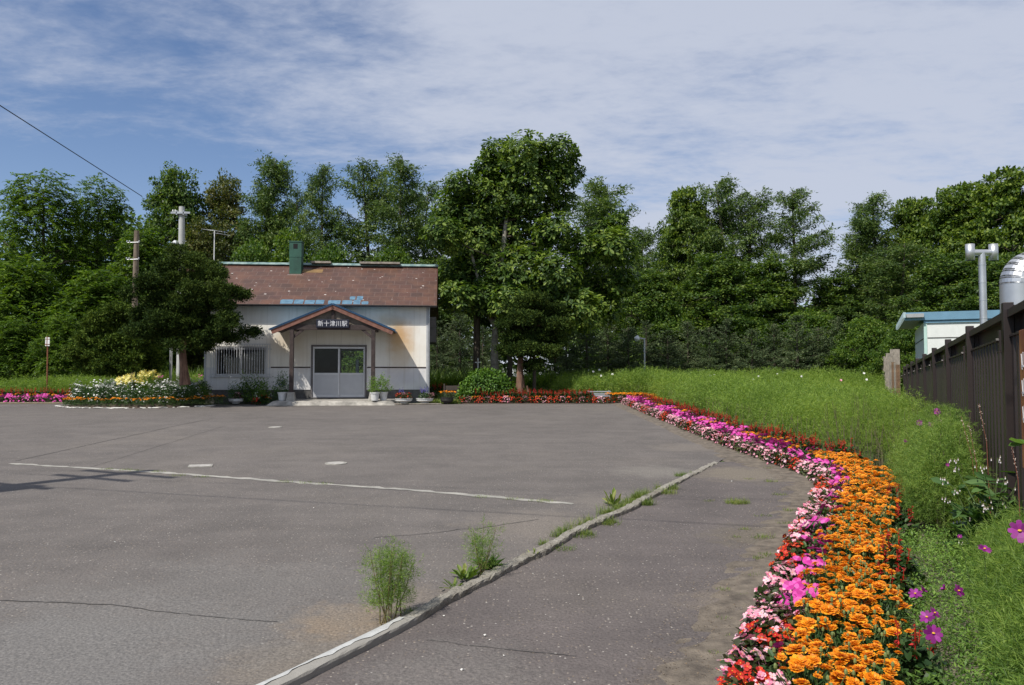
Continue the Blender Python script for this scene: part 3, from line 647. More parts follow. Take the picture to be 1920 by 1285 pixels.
    for a, b_, yy in ((dx0 + .01, mid + .02, .0), (mid - .02, dx1 - .01, .045)):
        d = MB(); s = .055
        d.bb((a, yy, dz0 + .015), (a + s, yy + .035, dz1 - .005)); d.bb((b_ - s, yy, dz0 + .015), (b_, yy + .035, dz1 - .005))
        for z0_, z1_ in ((dz0 + .015, dz0 + .11), (1.06, 1.13), (dz1 - .075, dz1 - .005)): d.bb((a + s, yy, z0_), (b_ - s, yy + .035, z1_))
        dd = d.build('door', M_alu, st, bevel=.003)
        p = MB(); p.bb((a + s, yy + .010, dz0 + .11), (b_ - s, yy + .025, 1.06)); p.build('lower_panel', M_alud, dd)
        p = MB(); p.bb((a + s, yy + .014, 1.13), (b_ - s, yy + .020, dz1 - .075)); p.build('pane', M_glass, dd)
    # window
    wd = MB(); yy = .02
    for (a, b_) in ((wx0, wx0 + .05), (wx1 - .05, wx1), ((wx0 + wx1) / 2 - .03, (wx0 + wx1) / 2 + .03)): wd.bb((a, yy, wz0 + .05), (b_, yy + .06, wz1 - .05))
    wd.bb((wx0, yy, wz0), (wx1, yy + .06, wz0 + .05)); wd.bb((wx0, yy, wz1 - .05), (wx1, yy + .06, wz1)); wd.bb((wx0-.05, -.05, wz0 - .04), (wx1+.05, yy, wz0))
    wo = wd.build('window', M_alu, st, bevel=.003)
    p = MB(); p.bb((wx0 + .05, yy + .02, wz0 + .05), (wx1 - .05, yy + .026, wz1 - .05)); p.build('pane', M_glassw, wo)
    gr = MB(); gx0, gx1, gz0, gz1 = -3.86, -1.70, .96, 2.20; gy = -.10
    for z in (gz0 + .02, gz0 + .12, gz1 - .18, gz1): gr.bb((gx0, gy, z - .012), (gx1, gy + .012, z + .012))
    for i in range(24):
        x = gx0 + .02 + (gx1 - gx0 - .04) * i / 23; gr.bb((x - .009, gy - .019, gz0), (x + .009, gy - .001, gz1))
    for x in (gx0, gx1):
        for z in (gz0 + .02, gz1 - .18): gr.bb((x - .012, gy + .013, z - .012), (x + .012, 0, z + .012))
    gr.build('window_grille', M_gril, wo)
    cu = MB(); cu.bb((wx0 + .1, .35, wz0 + .1), (wx0 + .75, .37, wz1)); cu.bb((-2.6, .5, 1.0), (-2.1, .9, 1.25)); cu.build('blind', M_intw, wo)
    # --- porch
    C = .78; YF = -1.55
    pz = MB()
    an = math.atan2(.90, 2.12)
    def slope_box(mb, s, u0, u1, y0, y1, t0, t1):
        # box along the slope: u = distance from the apex, t = height normal to the slope
        ca, sa = math.cos(an), math.sin(an); A = 3.56
        V = []
        for u in (u0, u1):
            for y in (y0, y1):
                for t in (t0, t1): V.append((C + s * (u * ca + t * sa), y, A - u * sa + t * ca))
        mb.addq(V, [(0,1,3,2),(4,6,7,5),(0,4,5,1),(2,3,7,6),(0,2,6,4),(1,5,7,3)])
    rl = MB()
    for s in (-1, 1): slope_box(rl, s, 0 if s < 0 else .001, 2.36, YF - .08, -.01, .0, .045)
    pr = rl.build('porch_roof', M_blue_s, st)
    rl = MB()
    for s in (-1, 1): slope_box(rl, s, .0, 2.39, YF - .13, YF - .081, -.005, .022); slope_box(rl, s, .0, 2.40, YF - .14, YF - .085, .034, .056)
    rl.build('roof_edge', M_blued, pr)
    rl = MB()
    for s in (-1, 1): slope_box(rl, s, .0, 2.34, YF - .10, YF - .04, -.16, -.008)
    rl.build('barge_board', M_woodr, pr)
    rl = MB()
    for s in (-1, 1): slope_box(rl, s, .1, 2.3, YF, -.012, -.04, -.002)
    rl.build('soffit', M_wood, pr)
    # gable infill, tie beam, king post
    m = MB(); m.prism([(C - 1.62, 2.84), (C + 1.62, 2.84), (C, 3.45)], 'y', YF + .06, YF + .09); m.build('gable_panel', M_woodg2, st)
    m = MB(); m.bb((C - 1.78, YF - .02, 2.66), (C + 1.78, YF + .05, 2.84)); m.build('tie_beam', M_wood, st, bevel=.006)
    m = MB(); m.bb((C - .05, YF - .01, 2.84), (C + .05, YF + .05, 3.38)); m.build('king_post', M_wood, st)
    for s in (-1, 1):
        m = MB(); x = C + s * 1.43; m.bb((x - .07, YF - .05, .42), (x + .07, YF + .08, 2.66)); m.build('porch_post', M_wood, st, bevel=.008)
        m = MB(); m.add([(x-.16, YF-.15, .12), (x+.16, YF-.15, .12), (x+.16, YF+.18, .12), (x-.16, YF+.18, .12), (x-.105, YF-.09, .44), (x+.105, YF-.09, .44), (x+.105, YF+.12, .44), (x-.105, YF+.12, .44)], [(0,3,2,1),(4,5,6,7),(0,1,5,4),(1,2,6,5),(2,3,7,6),(3,0,4,7)]); m.build('post_footing', M_conc, st, bevel=.01)
        m = MB(); ca = .7071
        m.add([(x - s*.07, YF, 2.36), (x - s*.07, YF, 2.48), (x - s*.30, YF, 2.66), (x - s*.44, YF, 2.66), (x - s*.07, YF+.05, 2.36), (x - s*.07, YF+.05, 2.48), (x - s*.30, YF+.05, 2.66), (x - s*.44, YF+.05, 2.66)], [(0,1,2,3),(7,6,5,4),(0,4,5,1),(1,5,6,2),(2,6,7,3),(3,7,4,0)]); m.build('brace', M_wood, st)
        m = MB(); m.bb((x - .05, YF + .08, 2.66), (x + .05, -.0, 2.78)); m.build('side_beam', M_wood, st)
    # sign
    m = MB(); m.bb((C - .575, YF - .075, 2.735), (C + .575, YF - .03, 3.035)); sg = m.build('name_board', M_navy, st, bevel=.006)
    cu = bpy.data.curves.new('lettering', 'FONT'); cu.body = '新十津川駅'; cu.size = .215; cu.extrude = .004; cu.align_x = 'CENTER'; cu.align_y = 'CENTER'; cu.space_character = 1.12; cu.offset = .001
    to = bpy.data.objects.new('lettering', cu); COL.objects.link(to)
    bpy.context.view_layer.update()
    dg = bpy.context.evaluated_depsgraph_get(); me = bpy.data.meshes.new_from_object(to.evaluated_get(dg)); bpy.data.objects.remove(to)
    xs_ = [v.co.x for v in me.vertices]; zs_ = [v.co.y for v in me.vertices]
    wd_ = (max(xs_) - min(xs_)) or 1; cxx = (max(xs_) + min(xs_)) / 2; cyy = (max(zs_) + min(zs_)) / 2; k = 1.03 / wd_
    me.materials.clear(); me.materials.append(M_letter)
    lo = obj('lettering', me, sg); lo.scale = (k, 1.0 * max(k, 1.0), 1); lo.rotation_euler = (R(90), 0, 0); lo.location = (C - cxx * k, YF - .079, 2.885 - cyy * max(k, 1.0))
    # concrete step
    m = MB(); x0, x1 = -1.35, 2.95
    m.add([(x0 - .10, YF - .42, -.03), (x1 + .10, YF - .42, -.03), (x1 + .12, 0, -.03), (x0 - .12, 0, -.03), (x0 + .12, YF - .26, .135), (x1 - .12, YF - .26, .135), (x1 - .02, 0, .16), (x0 + .02, 0, .16)], [(0,3,2,1),(4,5,6,7),(0,1,5,4),(1,2,6,5),(2,3,7,6),(3,0,4,7)])
    m.build('entrance_step', M_step, st, bevel=.03)
    return st
M_gril = simple('pale_grey_grille_paint', (.50,.51,.52), .5, .1, 6)
M_intl = simple('grey_corner_trim', (.40,.41,.42), .6, .15, 4)
M_eave = simple('dark_eave_board', (.06,.05,.045), .8, .4, 6)
M_bluep = simple('faded_blue_sheet', (.06,.155,.25), .6, .3, 5, col2=(.13,.24,.32))
M_blued = simple('dark_blue_edge', (.025,.075,.15), .5, .3, 5)
M_ochre = simple('ochre_sheet', (.20,.12,.045), .75, .3, 4)
M_black = simple('black_opening', (.006,.006,.006), .9, .1, 4)
M_frame = simple('grey_brown_door_frame', (.13,.12,.12), .6, .15, 5)
M_woodg2 = simple('grey_gable_board', (.15,.125,.10), .9, .35, 7, bmp=.3)
M_step = simple('worn_step_concrete', (.30,.28,.245), .9, .5, 3.5, bmp=.8, bscale=25)
ST = station()
bpy.context.view_layer.update()
def stl(x, y, z): return ST.matrix_world @ Vector((x, y, z))
# TV antenna on the roof ridge
def antenna():
    b = at(401, 508, 31.6); t = at(401, 432, 31.6); H = t.z - b.z
    e = empty('tv_antenna', b, 'thin white television antenna on a mast at the left end of the roof ridge', 'antenna')
    m = MB(); m.tube([(0,0,-.25),(0,0,H)], .02, 8); m.bb((-.05,-.04,-.2),(.05,.04,.05)); m.build('mast', M_whitep, e)
    m = MB(); m.tube([(-.33, 0, H+.02), (.05, 0, H-.02), (.30, 0, H-.06)], .012, 6)
    for x, l in ((-.30,.30),(-.18,.27),(-.06,.25),(.06,.25),(.18,.3),(.28,.36)):
        z = H - .02 - x*.12; m.tube([(x-.12, -l, z-.02), (x+.12, l, z+.02)], .008, 5)
        if x > 0: m.tube([(x-.12+.1, -l, z-.13), (x+.12+.1, l, z-.10)], .008, 5)
    m.build('elements', M_whitep, e)
antenna()
# ================================================================ POLES, WIRES, FENCES, NEIGHBOUR
def concrete_pole():
    D = 32.5; b = at(338, 716, D); b.z = g(b.x, D); t = at(341, 388, D); H = t.z - b.z
    e = empty('utility_pole', b, 'pale concrete utility pole with short steel crossarm rising behind the dark yew', 'utility pole')
    m = MB(); m.tube([(0,0,-.2),(0,0,2.0),((t.x-b.x),0,H)], [.17,.16,.115], 16); p = m.build('pole', M_pole, e, smooth=True)
    m = MB(); z = H - .28; x = t.x - b.x
    m.bb((x-.38,-.20,z-.05),(x+.42,-.13,z+.03)); m.bb((x-.16,-.2,z-.10),(x-.12,.15,z+.09)); m.bb((x+.13,-.2,z-.10),(x+.17,.15,z+.09)); m.build('crossarm', M_galv, e)
    m = MB()
    for xx in (-.30, -.2): m.lathe([(.001,0),(.03,0),(.035,.04),(.02,.06),(.03,.08),(.001,.1)], (x+xx, -.165, z+.03), 8)
    m.build('insulator', M_whitep, e, smooth=True)
    m = MB()
    for k in range(5):
        zz = 3.2 + k*1.0; m.bb((x*.6-.19,-.01,zz-.01),(x*.6-.12,.01,zz+.01)); m.bb((x*.6+.12,-.01,zz+.45),(x*.6+.19,.01,zz+.47))
    m.build('climbing_step', M_galv, e)
    zz = at(332, 458, D).z - b.z
    m = MB(); m.lathe([(.03,.14),(.05,.12),(.19,.0),(.18,-.015),(.02,.08)], (x-.22, -.1, zz), 16); m.tube([(x-.1,0,zz+.1),(x-.22,-.1,zz+.13)], .015, 6); m.build('lamp_shade', M_lam, e, smooth=True)
    return Vector((t.x, D, b.z + H - .3))
PT = concrete_pole()
def wood_pole():
    D = 30.8; b = at(249, 700, D); b.z = g(b.x, D); t = at(256.5, 433, D)
    e = empty('utility_pole', b, 'weathered leaning wooden pole with broken-off fittings left of the yew', 'utility pole')
    m = MB(); d = t - b; m.tube([(0,0,-.2), (d.x*.5,0,d.z*.5), (d.x,0,d.z)], [.13,.115,.095], 12); m.build('pole', M_woodp, e, smooth=True)
    m = MB()
    for zf in (.93,.83): 
        m.tube([(d.x*zf-.32,-.11,d.z*zf-.02),(d.x*zf+.18,-.11,d.z*zf)], .014, 6)
        for xx in (-.32,-.22,.16): m.lathe([(.001,0),(.028,.0),(.03,.05),(.015,.07)], (d.x*zf+xx,-.11,d.z*zf), 8)
    m.build('insulator_bracket', M_galv, e)
wood_pole()
def thin_post(name, px, D, pyt, r, mat, label, cat, pyb=None, extra=None):
    x = (px-960)/F*D; z0 = g(x, D); t = at(px, pyt, D)
    m = MB(); m.tube([(0,0,-.15),(0,0,t.z-z0)], r, 10)
    if extra: extra(m, t.z - z0)
    o = m.build(name, mat, smooth=False, loc=(x, D, z0)); tag(o, label, cat); return o
thin_post('steel_post', 320.5, 31.0, 636, .055, M_galv, 'plain grey steel post standing between the wooden pole and the yew trunk', 'post')
def guard():
    D = 33.0; x = (896-960)/F*D; z0 = g(x, D)
    e = empty('utility_pole', ((893-960)/F*D, D+.2, z0), 'dark brown wooden pole in shade behind the round shrub', 'utility pole')
    m = MB(); m.tube([(0,0,-.2),(.02,0,3.6)], [.16,.14], 12); m.build('pole', M_bark, e, smooth=True)
    m = MB(); m.tube([(0,0,.3),(.02,0,1.75)], .03, 8); m.bb((-.1,-.02,1.55),(.1,.02,1.59)); o = m.build('guy_marker', M_whitep, loc=(x, D-.25, z0)); tag(o, 'thin white marker stake beside the dark pole above the shrub', 'stake')
guard()
def signpost():
    D = 30.5; x = (90-960)/F*D; z0 = g(x, D)
    e = empty('signpost', (x, D, z0), 'rusty thin post with small white plate at left by the bushes', 'sign')
    h = at(90, 631, D).z - z0
    m = MB(); m.tube([(0,0,-.1),(-.03,0,h)], .028, 8); m.build('post', M_rust, e)
    m = MB(); m.bb((-.10,-.045,h-.38),(.07,-.030,h-.04)); pl = m.build('plate', M_whitep, e)
    m = MB(); m.bb((-.045,-.05,h-.40),(-.015,-.0452,h)); m.bb((-.11,-.05,h-.33),(.08,-.046,h-.30)); m.bb((-.11,-.05,h-.12),(.08,-.046,h-.10)); m.build('strap', M_rust, pl)
signpost()
def lamp():
    D = 36.0; x = (1208.5-960)/F*D; z0 = g(x, D); h = at(1208, 634, D).z - z0
    e = empty('street_lamp', (x, D, z0), 'slim grey lamp post with short arm and small white lamp above the cosmos', 'street lamp')
    m = MB(); m.tube([(0,0,-.1),(0,0,h)], .045, 10); m.tube([(0,0,h-.05),(-.30,0,h)], .03, 8); m.build('post', M_galv, e, smooth=True)
    m = MB(); m.lathe([(.02,.14),(.06,.12),(.13,.0),(.14,-.02),(.09,-.10),(.02,-.16)], (0,0,0), 16); l = m.build('lamp_head', M_lam, e, smooth=True); l.location = (-.34,0,h-.02); l.rotation_euler = (0, R(18), 0)
lamp()
def wire(P0, P1, sag, r, label, group=None, n=40):
    t = np.linspace(0, 1, n)[:, None]; P = np.array(P0) + (np.array(P1) - np.array(P0)) * t; P[:, 2] -= sag * 4 * (t * (1 - t))[:, 0]
    m = MB(); m.tube(P, r, 5); o = m.build('overhead_wire', M_wire); tag(o, label, 'wire', group); return o
# the pole left of the frame whose shadow lies on the lot
def off_pole():
    sx, sy = gnd(228, 889); h = 8.6; k = h / -SUN.z; bx, by = sx - SUN.x * k, sy - SUN.y * k
    e = empty('utility_pole', (bx, by, g(bx, by)), 'concrete utility pole with crossarms whose shadow lies across the lot', 'utility pole')
    m = MB(); m.tube([(0,0,-.2),(0,0,9.2)], [.17,.11], 16); m.build('pole', M_pole, e, smooth=True)
    for z, w in ((8.9,.9),(8.3,.75),(7.2,.6)):
        m = MB(); m.box((0,-.14,z), (w*2,.08,.08), rot=Matrix.Rotation(R(-25),3,'Z')); m.build('crossarm', M_galv, e)
    m = MB(); m.tube([(.3,-.1,6.2),(.3,-.1,7.0)], .17, 14); m.build('transformer', M_galv, e, smooth=True)
    m = MB(); m.lathe([(.05,0),(.12,.03),(.14,.1),(.0,.12)], (-.9,.5,6.3), 12); m.tube([(0,0,6.1),(-.85,.48,6.36)], .025, 6); m.build('lamp_arm', M_galv, e)
    return Vector((bx, by, 8.7))
OP = off_pole()
A_ = at(0, 198, 31); Bp = at(250, 358, 46)
dirv = (Bp - A_); P0 = A_ - dirv * .5
wire(P0, A_ + dirv * 1.1, .0, .022, 'dark overhead wire coming down over the left treetops')
for i, (dy, z, r) in enumerate(((0, 8.8, .006), (.35, 8.2, .006), (-.5, 7.2, .010))):
    wire((OP.x - 14, OP.y - dy + 6.0, z + .3), (OP.x, OP.y, z), .2, r, 'overhead wire on the pole beside the lot', 'wires over the lot')
    wire((OP.x, OP.y, z), (OP.x + 34, OP.y + dy * 3 - 7.5, z + .2), .5, r, 'overhead wire on the pole beside the lot', 'wires over the lot')
# ---------------------------------------------------------------- dark fence
def fence():
    y_last = 24.0; fx, fy = FDIR.x, FDIR.y
    ys_p = [1.5, 3.82, 6.14, 8.47, 10.8, 13.1, 15.4, 17.7, 20.0, 22.3, 24.3]
    o0 = Vector((fencex(1.5), 1.5, 0)); ang = math.atan2(FDIR.y, FDIR.x)
    e = empty('metal_fence', (o0.x, o0.y, 0), 'tall dark brown ribbed metal fence along the right side', 'fence', rz=ang)
    def L(y): return (y - 1.5) / FDIR.y      # distance along
    def zt(y): return fencetop(y)
    # local: x along, y = +left side (towards the camera/field), z world
    for k, y in enumerate(ys_p):
        l = L(y); z1 = zt(y) + .04; z0 = g(fencex(y) - .05, y) - .1
        m = MB(); m.bb((l-.052, .012, z0), (l+.052, .085, z1)); m.bb((l-.04, -.06, z0), (l+.04, .010, z1-.02)); pp = m.build('fence_post', M_fence, e, bevel=.004)
        m = MB(); m.bb((l-.045, .102, z1-.40), (l+.045, .118, z1-.20)); m.lathe([(.001,.0),(.022,.0),(.022,.018),(.001,.02)], (0,0,0), 6); br = m
        m = MB(); m.bb((l-.045, .102, z1-.38), (l+.045, .116, z1-.22))
        m.tube([(l, .116, z1-.30), (l, .135, z1-.30)], .02, 6); m.bb((l-.055,.102,z1-.395),(l+.055,.122,z1-.385)); m.build('bracket', M_fence, pp)
    for k in range(len(ys_p) - 1):
        ya, yb = ys_p[k], ys_p[k+1]; la, lb = L(ya) + .05, L(yb) - .05
        za, zb = zt(ya) - .02, zt(yb) - .02
        m = MB()
        def sl(l0, l1, y0, y1, t0, t1):
            f = lambda l: za + (zb - za) * (l - la) / (lb - la)
            V = []
            for l in (l0, l1):
                for y in (y0, y1):
                    for t in (t0, t1): V.append((l, y, f(l) + t))
            m.addq(V, [(0,1,3,2),(4,6,7,5),(0,4,5,1),(2,3,7,6),(0,2,6,4),(1,5,7,3)])
        sl(la, lb, -.045, .060, -.035, 0.0); sl(la, lb, -.045, -.030, -.2, -.035); sl(la, lb, .045, .060, -.06, -.035)
        sl(la, lb, -.03, .05, -.215, -.2)
        m.build('top_rail', M_fence, e)
        # folded sheet with vertical ribs, leaning out at the top edge
        m = MB(); n = max(6, int((lb - la) / .19)); st_ = (lb - la) / n; V = []; prof = []
        for i in range(n):
            for (u, w) in ((0, -.036), (.40, -.036), (.50, .034), (.90, .034)): prof.append((la + (i + u) * st_, w))
        prof.append((lb, -.036))
        for (l, w) in prof:
            yy = ya + (yb - ya) * (l - la) / (lb - la); z0 = g(fencex(yy), yy) + .03; f = za + (zb - za) * (l - la) / (lb - la) - .2
            V += [(l, w, z0), (l, w, f - .30), (l, w, f + .01)]
        q = []
        for i in range(len(prof) - 1):
            a = 3 * i; q += [(a, a+3, a+4, a+1), (a+1, a+4, a+5, a+2)]
        m.addq(V, q); p = m.build('fence_panel', M_fence, e); 
        md = p.modifiers.new('thick', 'SOLIDIFY'); md.thickness = .004
    # brown notice board fixed near the camera
    y = 5.28; l = L(y)
    return e
fence()
def notice():
    y = 4.93; x = fencex(y); ang = math.atan2(FDIR.y, FDIR.x)
    e = empty('notice_board', (x, y, 0), 'red-brown notice board with white lettering hung on the dark fence', 'sign', rz=ang)
    z1 = at(1917, 627, 5.9).z
    m = MB(); m.bb((-.45, .085, z1-.95), (.47, .105, z1)); b_ = m.build('board', simple('red_brown_sign', (.22,.055,.022), .5, .3, 5, col2=(.32,.14,.04)), e, bevel=.004)
    m = MB()
    # strokes of painted characters, only their edge shows in the photograph
    for zz in (z1-.22, z1-.40, z1-.58):
        for k in range(4):
            xx = .38 - k*.22
            m.box((xx, .107, zz), (.015,.003,.11), rot=Matrix.Rotation(R(12),3,'Y')); m.box((xx-.05, .107, zz+.02), (.015,.003,.09), rot=Matrix.Rotation(R(-15),3,'Y')); m.box((xx-.03, .107, zz-.03), (.09,.003,.014))
    m.build('lettering', M_letter, b_)
notice()
def board_fence():
    A0 = Vector(((1681-960)/F*26.6, 26.6, 0)); A1 = Vector(((1655-960)/F*36, 36, 0)); dv = A1 - A0; Ln = dv.length; ang = math.atan2(dv.y, dv.x)
    e = empty('board_fence', A0, 'weathered grey upright board fence beyond the dark metal fence', 'fence', rz=ang)
    n = 10
    for i in range(n):
        l = Ln * i / n; w = Ln / n; y = A0.y + dv.y * (i + .5) / n; px = 960 + (A0.x + dv.x*(i+.5)/n)/y*F
        top = np.interp(px, [1655, 1678], [679, 661]); z1 = CZ + (705 - top) / F * y; z0 = g(A0.x + dv.x*(i+.5)/n, y) - .1
        m = MB(); m.bb((l + .01, -.02, z0), (l + w - .03, .02, z1 - .08)); m.build('board', M_woodo if i == 7 else M_woodg, e)
        m = MB(); m.bb((l + .02, .024, z0), (l + .16, .09, z1 + .08 + .05*(i % 3))); m.build('batten', M_woodg, e)
    m = MB(); m.bb((-.02, -.1, -.3), (.18, .1, CZ + (705-655)/F*26.6)); m.build('gate_post', M_woodg, e)
    m = MB(); m.bb((.0, -.08, .6), (Ln, -.03, .72)); m.build('rail', M_woodg, e)
    for i, (px, top) in enumerate(((1683,684),(1686.5,680),(1689.5,679),(1692.5,678))):
        D = 24.6; x = (px-960)/F*D; m = MB(); h = CZ + (705-top)/F*D
        m.bb((-.045,-.04,-.4),(.045,.04,h))
        o = m.build('worn_post', M_woodg if i % 2 else M_woodo2, loc=(x, D + .25*i, 0)); o.scale = (1,1,1)
        tag(o, 'worn wooden post closing the end of the dark fence', 'post', 'worn posts at the end of the dark fence')
M_woodo2 = simple('brown_board', (.20,.12,.07), .9, .3, 9)
board_fence()
# ---------------------------------------------------------------- neighbouring shed
def shed():
    y0 = 20.0; cx = (1735 - 960) / F * y0; ang = math.atan2(FDIR.y, FDIR.x)
    e = empty('neighbour_shed', (cx, y0, -.1), 'low white shed with blue sheet-metal roof beyond the dark fence', 'shed', rz=ang)
    # local x along the fence (away), local y to the LEFT; shed extends x 0..4.6, y 0..-7
    zt = at(1735, 604, y0).z + .1
    m = MB(); m.bb((0, -7, 0), (4.6, 0, zt)); m.build('wall', M_shed, e)
    m = MB(); m.bb((-.02, -.05, 0), (.05, .02, zt)); m.build('corner_trim', M_mint, e)
    m = MB(); m.bb((-.013, -7, zt - .42), (-.002, -.06, zt - .40)); m.bb((.05, .002, zt-.42), (4.6, .012, zt-.40)); m.build('wall_seam', M_concd, e)
    # windows in the side facing the field
    m = MB(); m.bb((1.7, .002, zt - 1.35), (2.4, .03, zt - .9)); w = m.build('window', M_alu, e); m = MB(); m.bb((1.78, .031, zt-1.28), (2.32, .035, zt-.97)); m.build('pane', M_glassw, w)
    zr = at(1707, 587, 20.0).z + .1
    m = MB(); m.bb((-.06, -7.2, zr - .02), (5.6, .46, zr)); m.bb((-.08, -7.2, zr - .19), (-.06, .46, zr + .015)); m.bb((-.04, -7.2, zt-.03), (-.005, .02, zr - .20)); rf = m.build('roof', M_shedr, e)
    m = MB()
    for i in range(26): x = -.3 + i * .23; m.bb((x, .44, zr - .13), (x + .12, .50, zr + .01))
    m.build('rib_end', M_mint2, rf)
    m = MB(); m.bb((-.2, .02, zr - .12), (5.4, .44, zr - .025)); m.build('soffit', M_shadew, rf)
M_shed = simple('white_shed_boarding', (.66,.67,.64), .7, .08, 3); M_mint = simple('pale_mint_trim', (.42,.58,.52), .6, .1, 4); M_mint2 = simple('faded_blue_rib', (.36,.46,.48), .6, .2, 9)
M_shedr = simple('steel_blue_roof', (.135,.26,.36), .5, .12, 3); M_shadew = simple('grey_soffit', (.33,.34,.34), .8, .1, 3)
shed()
def flue():
    D = 18.2; x = (1846 - 960) / F * D; z0 = -.1; zt = at(1846, 474, D).z
    e = empty('flue_pipe', (x, D, z0), 'slim shiny metal flue with a double-ended T cowl above the shed', 'flue pipe')
    h = zt - z0; r = .078
    m = MB(); m.tube([(0,0,0),(0,0,h)], r, 18); p = m.build('pipe', M_duct, e, smooth=True)
    m = MB()
    for zz in np.arange(2.2, h - .2, .42): m.tube([(0,0,zz),(0,0,zz+.02)], r + .006, 18)
    m.build('joint_ring', M_duct, p)
    m = MB(); m.tube([(-.27,0,h),(.27,0,h)], .075, 16); m.build('cowl', M_duct, e, smooth=True)
    for s in (-1, 1):
        m = MB(); c = s * .275; m.lathe([(.095,-.19),(.10,-.19),(.10,.19),(.095,.19),(.093,-.18)], (c, 0, h + .01), 18); m.build('cowl_end', M_duct, e, smooth=True)
flue()
def duct():
    D = 10.5; x = (1913 - 960) / F * D; r = .22
    e = empty('ventilation_duct', (x, D, -.1), 'fat silver duct with segmented elbow rising behind the fence', 'duct')
    zt = at(1913, 470, D).z + .1; R0 = .24; zc = zt - r - R0
    m = MB(); m.tube([(0,0,0),(0,0,zc)], r, 28); m.build('duct_pipe', M_duct, e, smooth=True)
    m = MB(); n = 7; last = None
    for i in range(n):
        a0 = math.pi/2 * i / n; a1 = math.pi/2 * (i+1) / n
        p = lambda a: (R0 - R0*math.cos(a), 0, zc + R0*math.sin(a))
        m.tube([p(a0), p(a1)], r + .001, 28, cap=False)
    el_ = m.build('elbow', M_duct, e)
    m = MB()
    for i in range(n + 1):
        a = math.pi/2 * i / n; c = np.array(p(a)) ; t = np.array([math.sin(a), 0, math.cos(a)]) * .008; m.tube([c - t*.4, c + t*.4], r + .0025, 28, cap=False)
    m.build('gore_seam', M_duct, el_)
    m = MB(); m.tube([(R0,0,zc+R0),(R0+2.6,0,zc+R0)], r, 28); m.build('duct_pipe', M_duct, e, smooth=True)
duct()
def low_rail():
    # low grey slatted bench-like rail in the centre border
    D = 29.3; x0 = (1100-960)/F*D; x1 = (1146-960)/F*D; z = g(x0, D)
    e = empty('slatted_bench', (x0, D, z), 'low grey slatted bench standing among flowers at the lot edge', 'bench')
    w = x1 - x0
    m = MB()
    for y, zz in ((-.10,.26),(.0,.29),(.12,.42),(.13,.34)): m.bb((0, y, zz-.02), (w, y+.05, zz+.02))
    m.build('slats', M_galv2, e)
    for x in (.05, w-.1):
        m = MB(); m.bb((x, -.1, 0), (x+.05, -.05, .24)); m.bb((x, .14, 0), (x+.05, .19, .46)); m.build('leg', M_galv2, e)
    m = MB(); m.tube([(-.25,.0,0),(-.22,.0,.42)], [.09,.07], 9); o = m.build('tree_stump', M_barky, loc=(x0, D, z)); tag(o, 'short brown weathered stump at left end of slatted bench', 'stump')
M_galv2 = simple('grey_painted_slats', (.30,.31,.33), .6, .15, 6)
low_rail()
def dark_box():
    D = 30.0; xa = (832-960)/F*D; xb = (862-960)/F*D; z = g(xa, D); m = MB(); w = xb - xa
    e = empty('wooden_planter', (xa, D, z), 'dark wooden slatted crate right of the station corner', 'crate')
    for k in range(3): 
        m.bb((0, 0, .05+k*.2), (w, .03, .22+k*.2)); m.bb((0,.5,.05+k*.2),(w,.53,.22+k*.2)); m.bb((.0,.03,.05+k*.2),(.03,.5,.22+k*.2)); m.bb((w-.03,.03,.05+k*.2),(w,.5,.22+k*.2))
    m.build('planks', M_potb2, e); m = MB(); m.bb((.04,.04,.05),(w-.04,.49,.5)); m.build('soil', M_soil, e)
    for x in (0, w-.05):
        m = MB(); m.bb((x, -.031, 0), (x+.05, -.001, .7)); m.build('corner_batten', M_potb2, e)
M_potb2 = simple('dark_crate_wood', (.055,.042,.035), .85, .3, 9)
dark_box()
# ================================================================ TREES
UP = np.array([0, 0, 1.0])
def add_leaves(m, P, size, wr=.5, out=None, k_up=.9, k_out=.6, mi=0, tmpl=LEAF, droop=.15):
    n = len(P); S = size * rng.uniform(.65, 1.25, n)
    X = rdir(n); 
    if out is not None: X = unit(X + out * k_out)
    X[:, 2] -= droop; X = unit(X)
    Nn = unit(rdir(n) * .75 + UP * k_up + (out * .45 if out is not None else 0))
    m.scat(tmpl[0], tmpl[1], P, frames(X, Nn), np.stack([S, S * wr, S], 1), mi)
def lobes_points(lobes, n, shell=.62):
    L_ = np.array(lobes, float); a = (L_[:, 3] * L_[:, 4] + L_[:, 3] * L_[:, 5] + L_[:, 4] * L_[:, 5]); a /= a.sum()
    i = rng.choice(len(L_), n, p=a); d = rdir(n); r = shell + (1 - shell) * rng.uniform(0, 1, n) ** .6
    P = L_[i, :3] + d * L_[i, 3:6] * r[:, None]
    # outward direction of the whole crown
    return P, unit(d / L_[i, 3:6]), i
def clumps(m, lobes, ncl, nleaf, cr, size, wr=.5, flat=.55, mi=0, shell=.62, tmpl=LEAF, k_up=.9, keep=None):
    P, O, _ = lobes_points(lobes, ncl, shell)
    if keep is not None: k = keep(P); P, O = P[k], O[k]
    n = len(P); q = rdir(n * nleaf); rr = rng.uniform(.25, 1, n * nleaf) ** .5 * np.repeat(cr * rng.uniform(.6, 1.3, n), nleaf)
    q = q * rr[:, None]; q[:, 2] *= flat
    PP = np.repeat(P, nleaf, 0) + q; OO = unit(np.repeat(O, nleaf, 0) + q / cr * .8)
    add_leaves(m, PP, size, wr, OO, k_up, mi=mi, tmpl=tmpl); return P
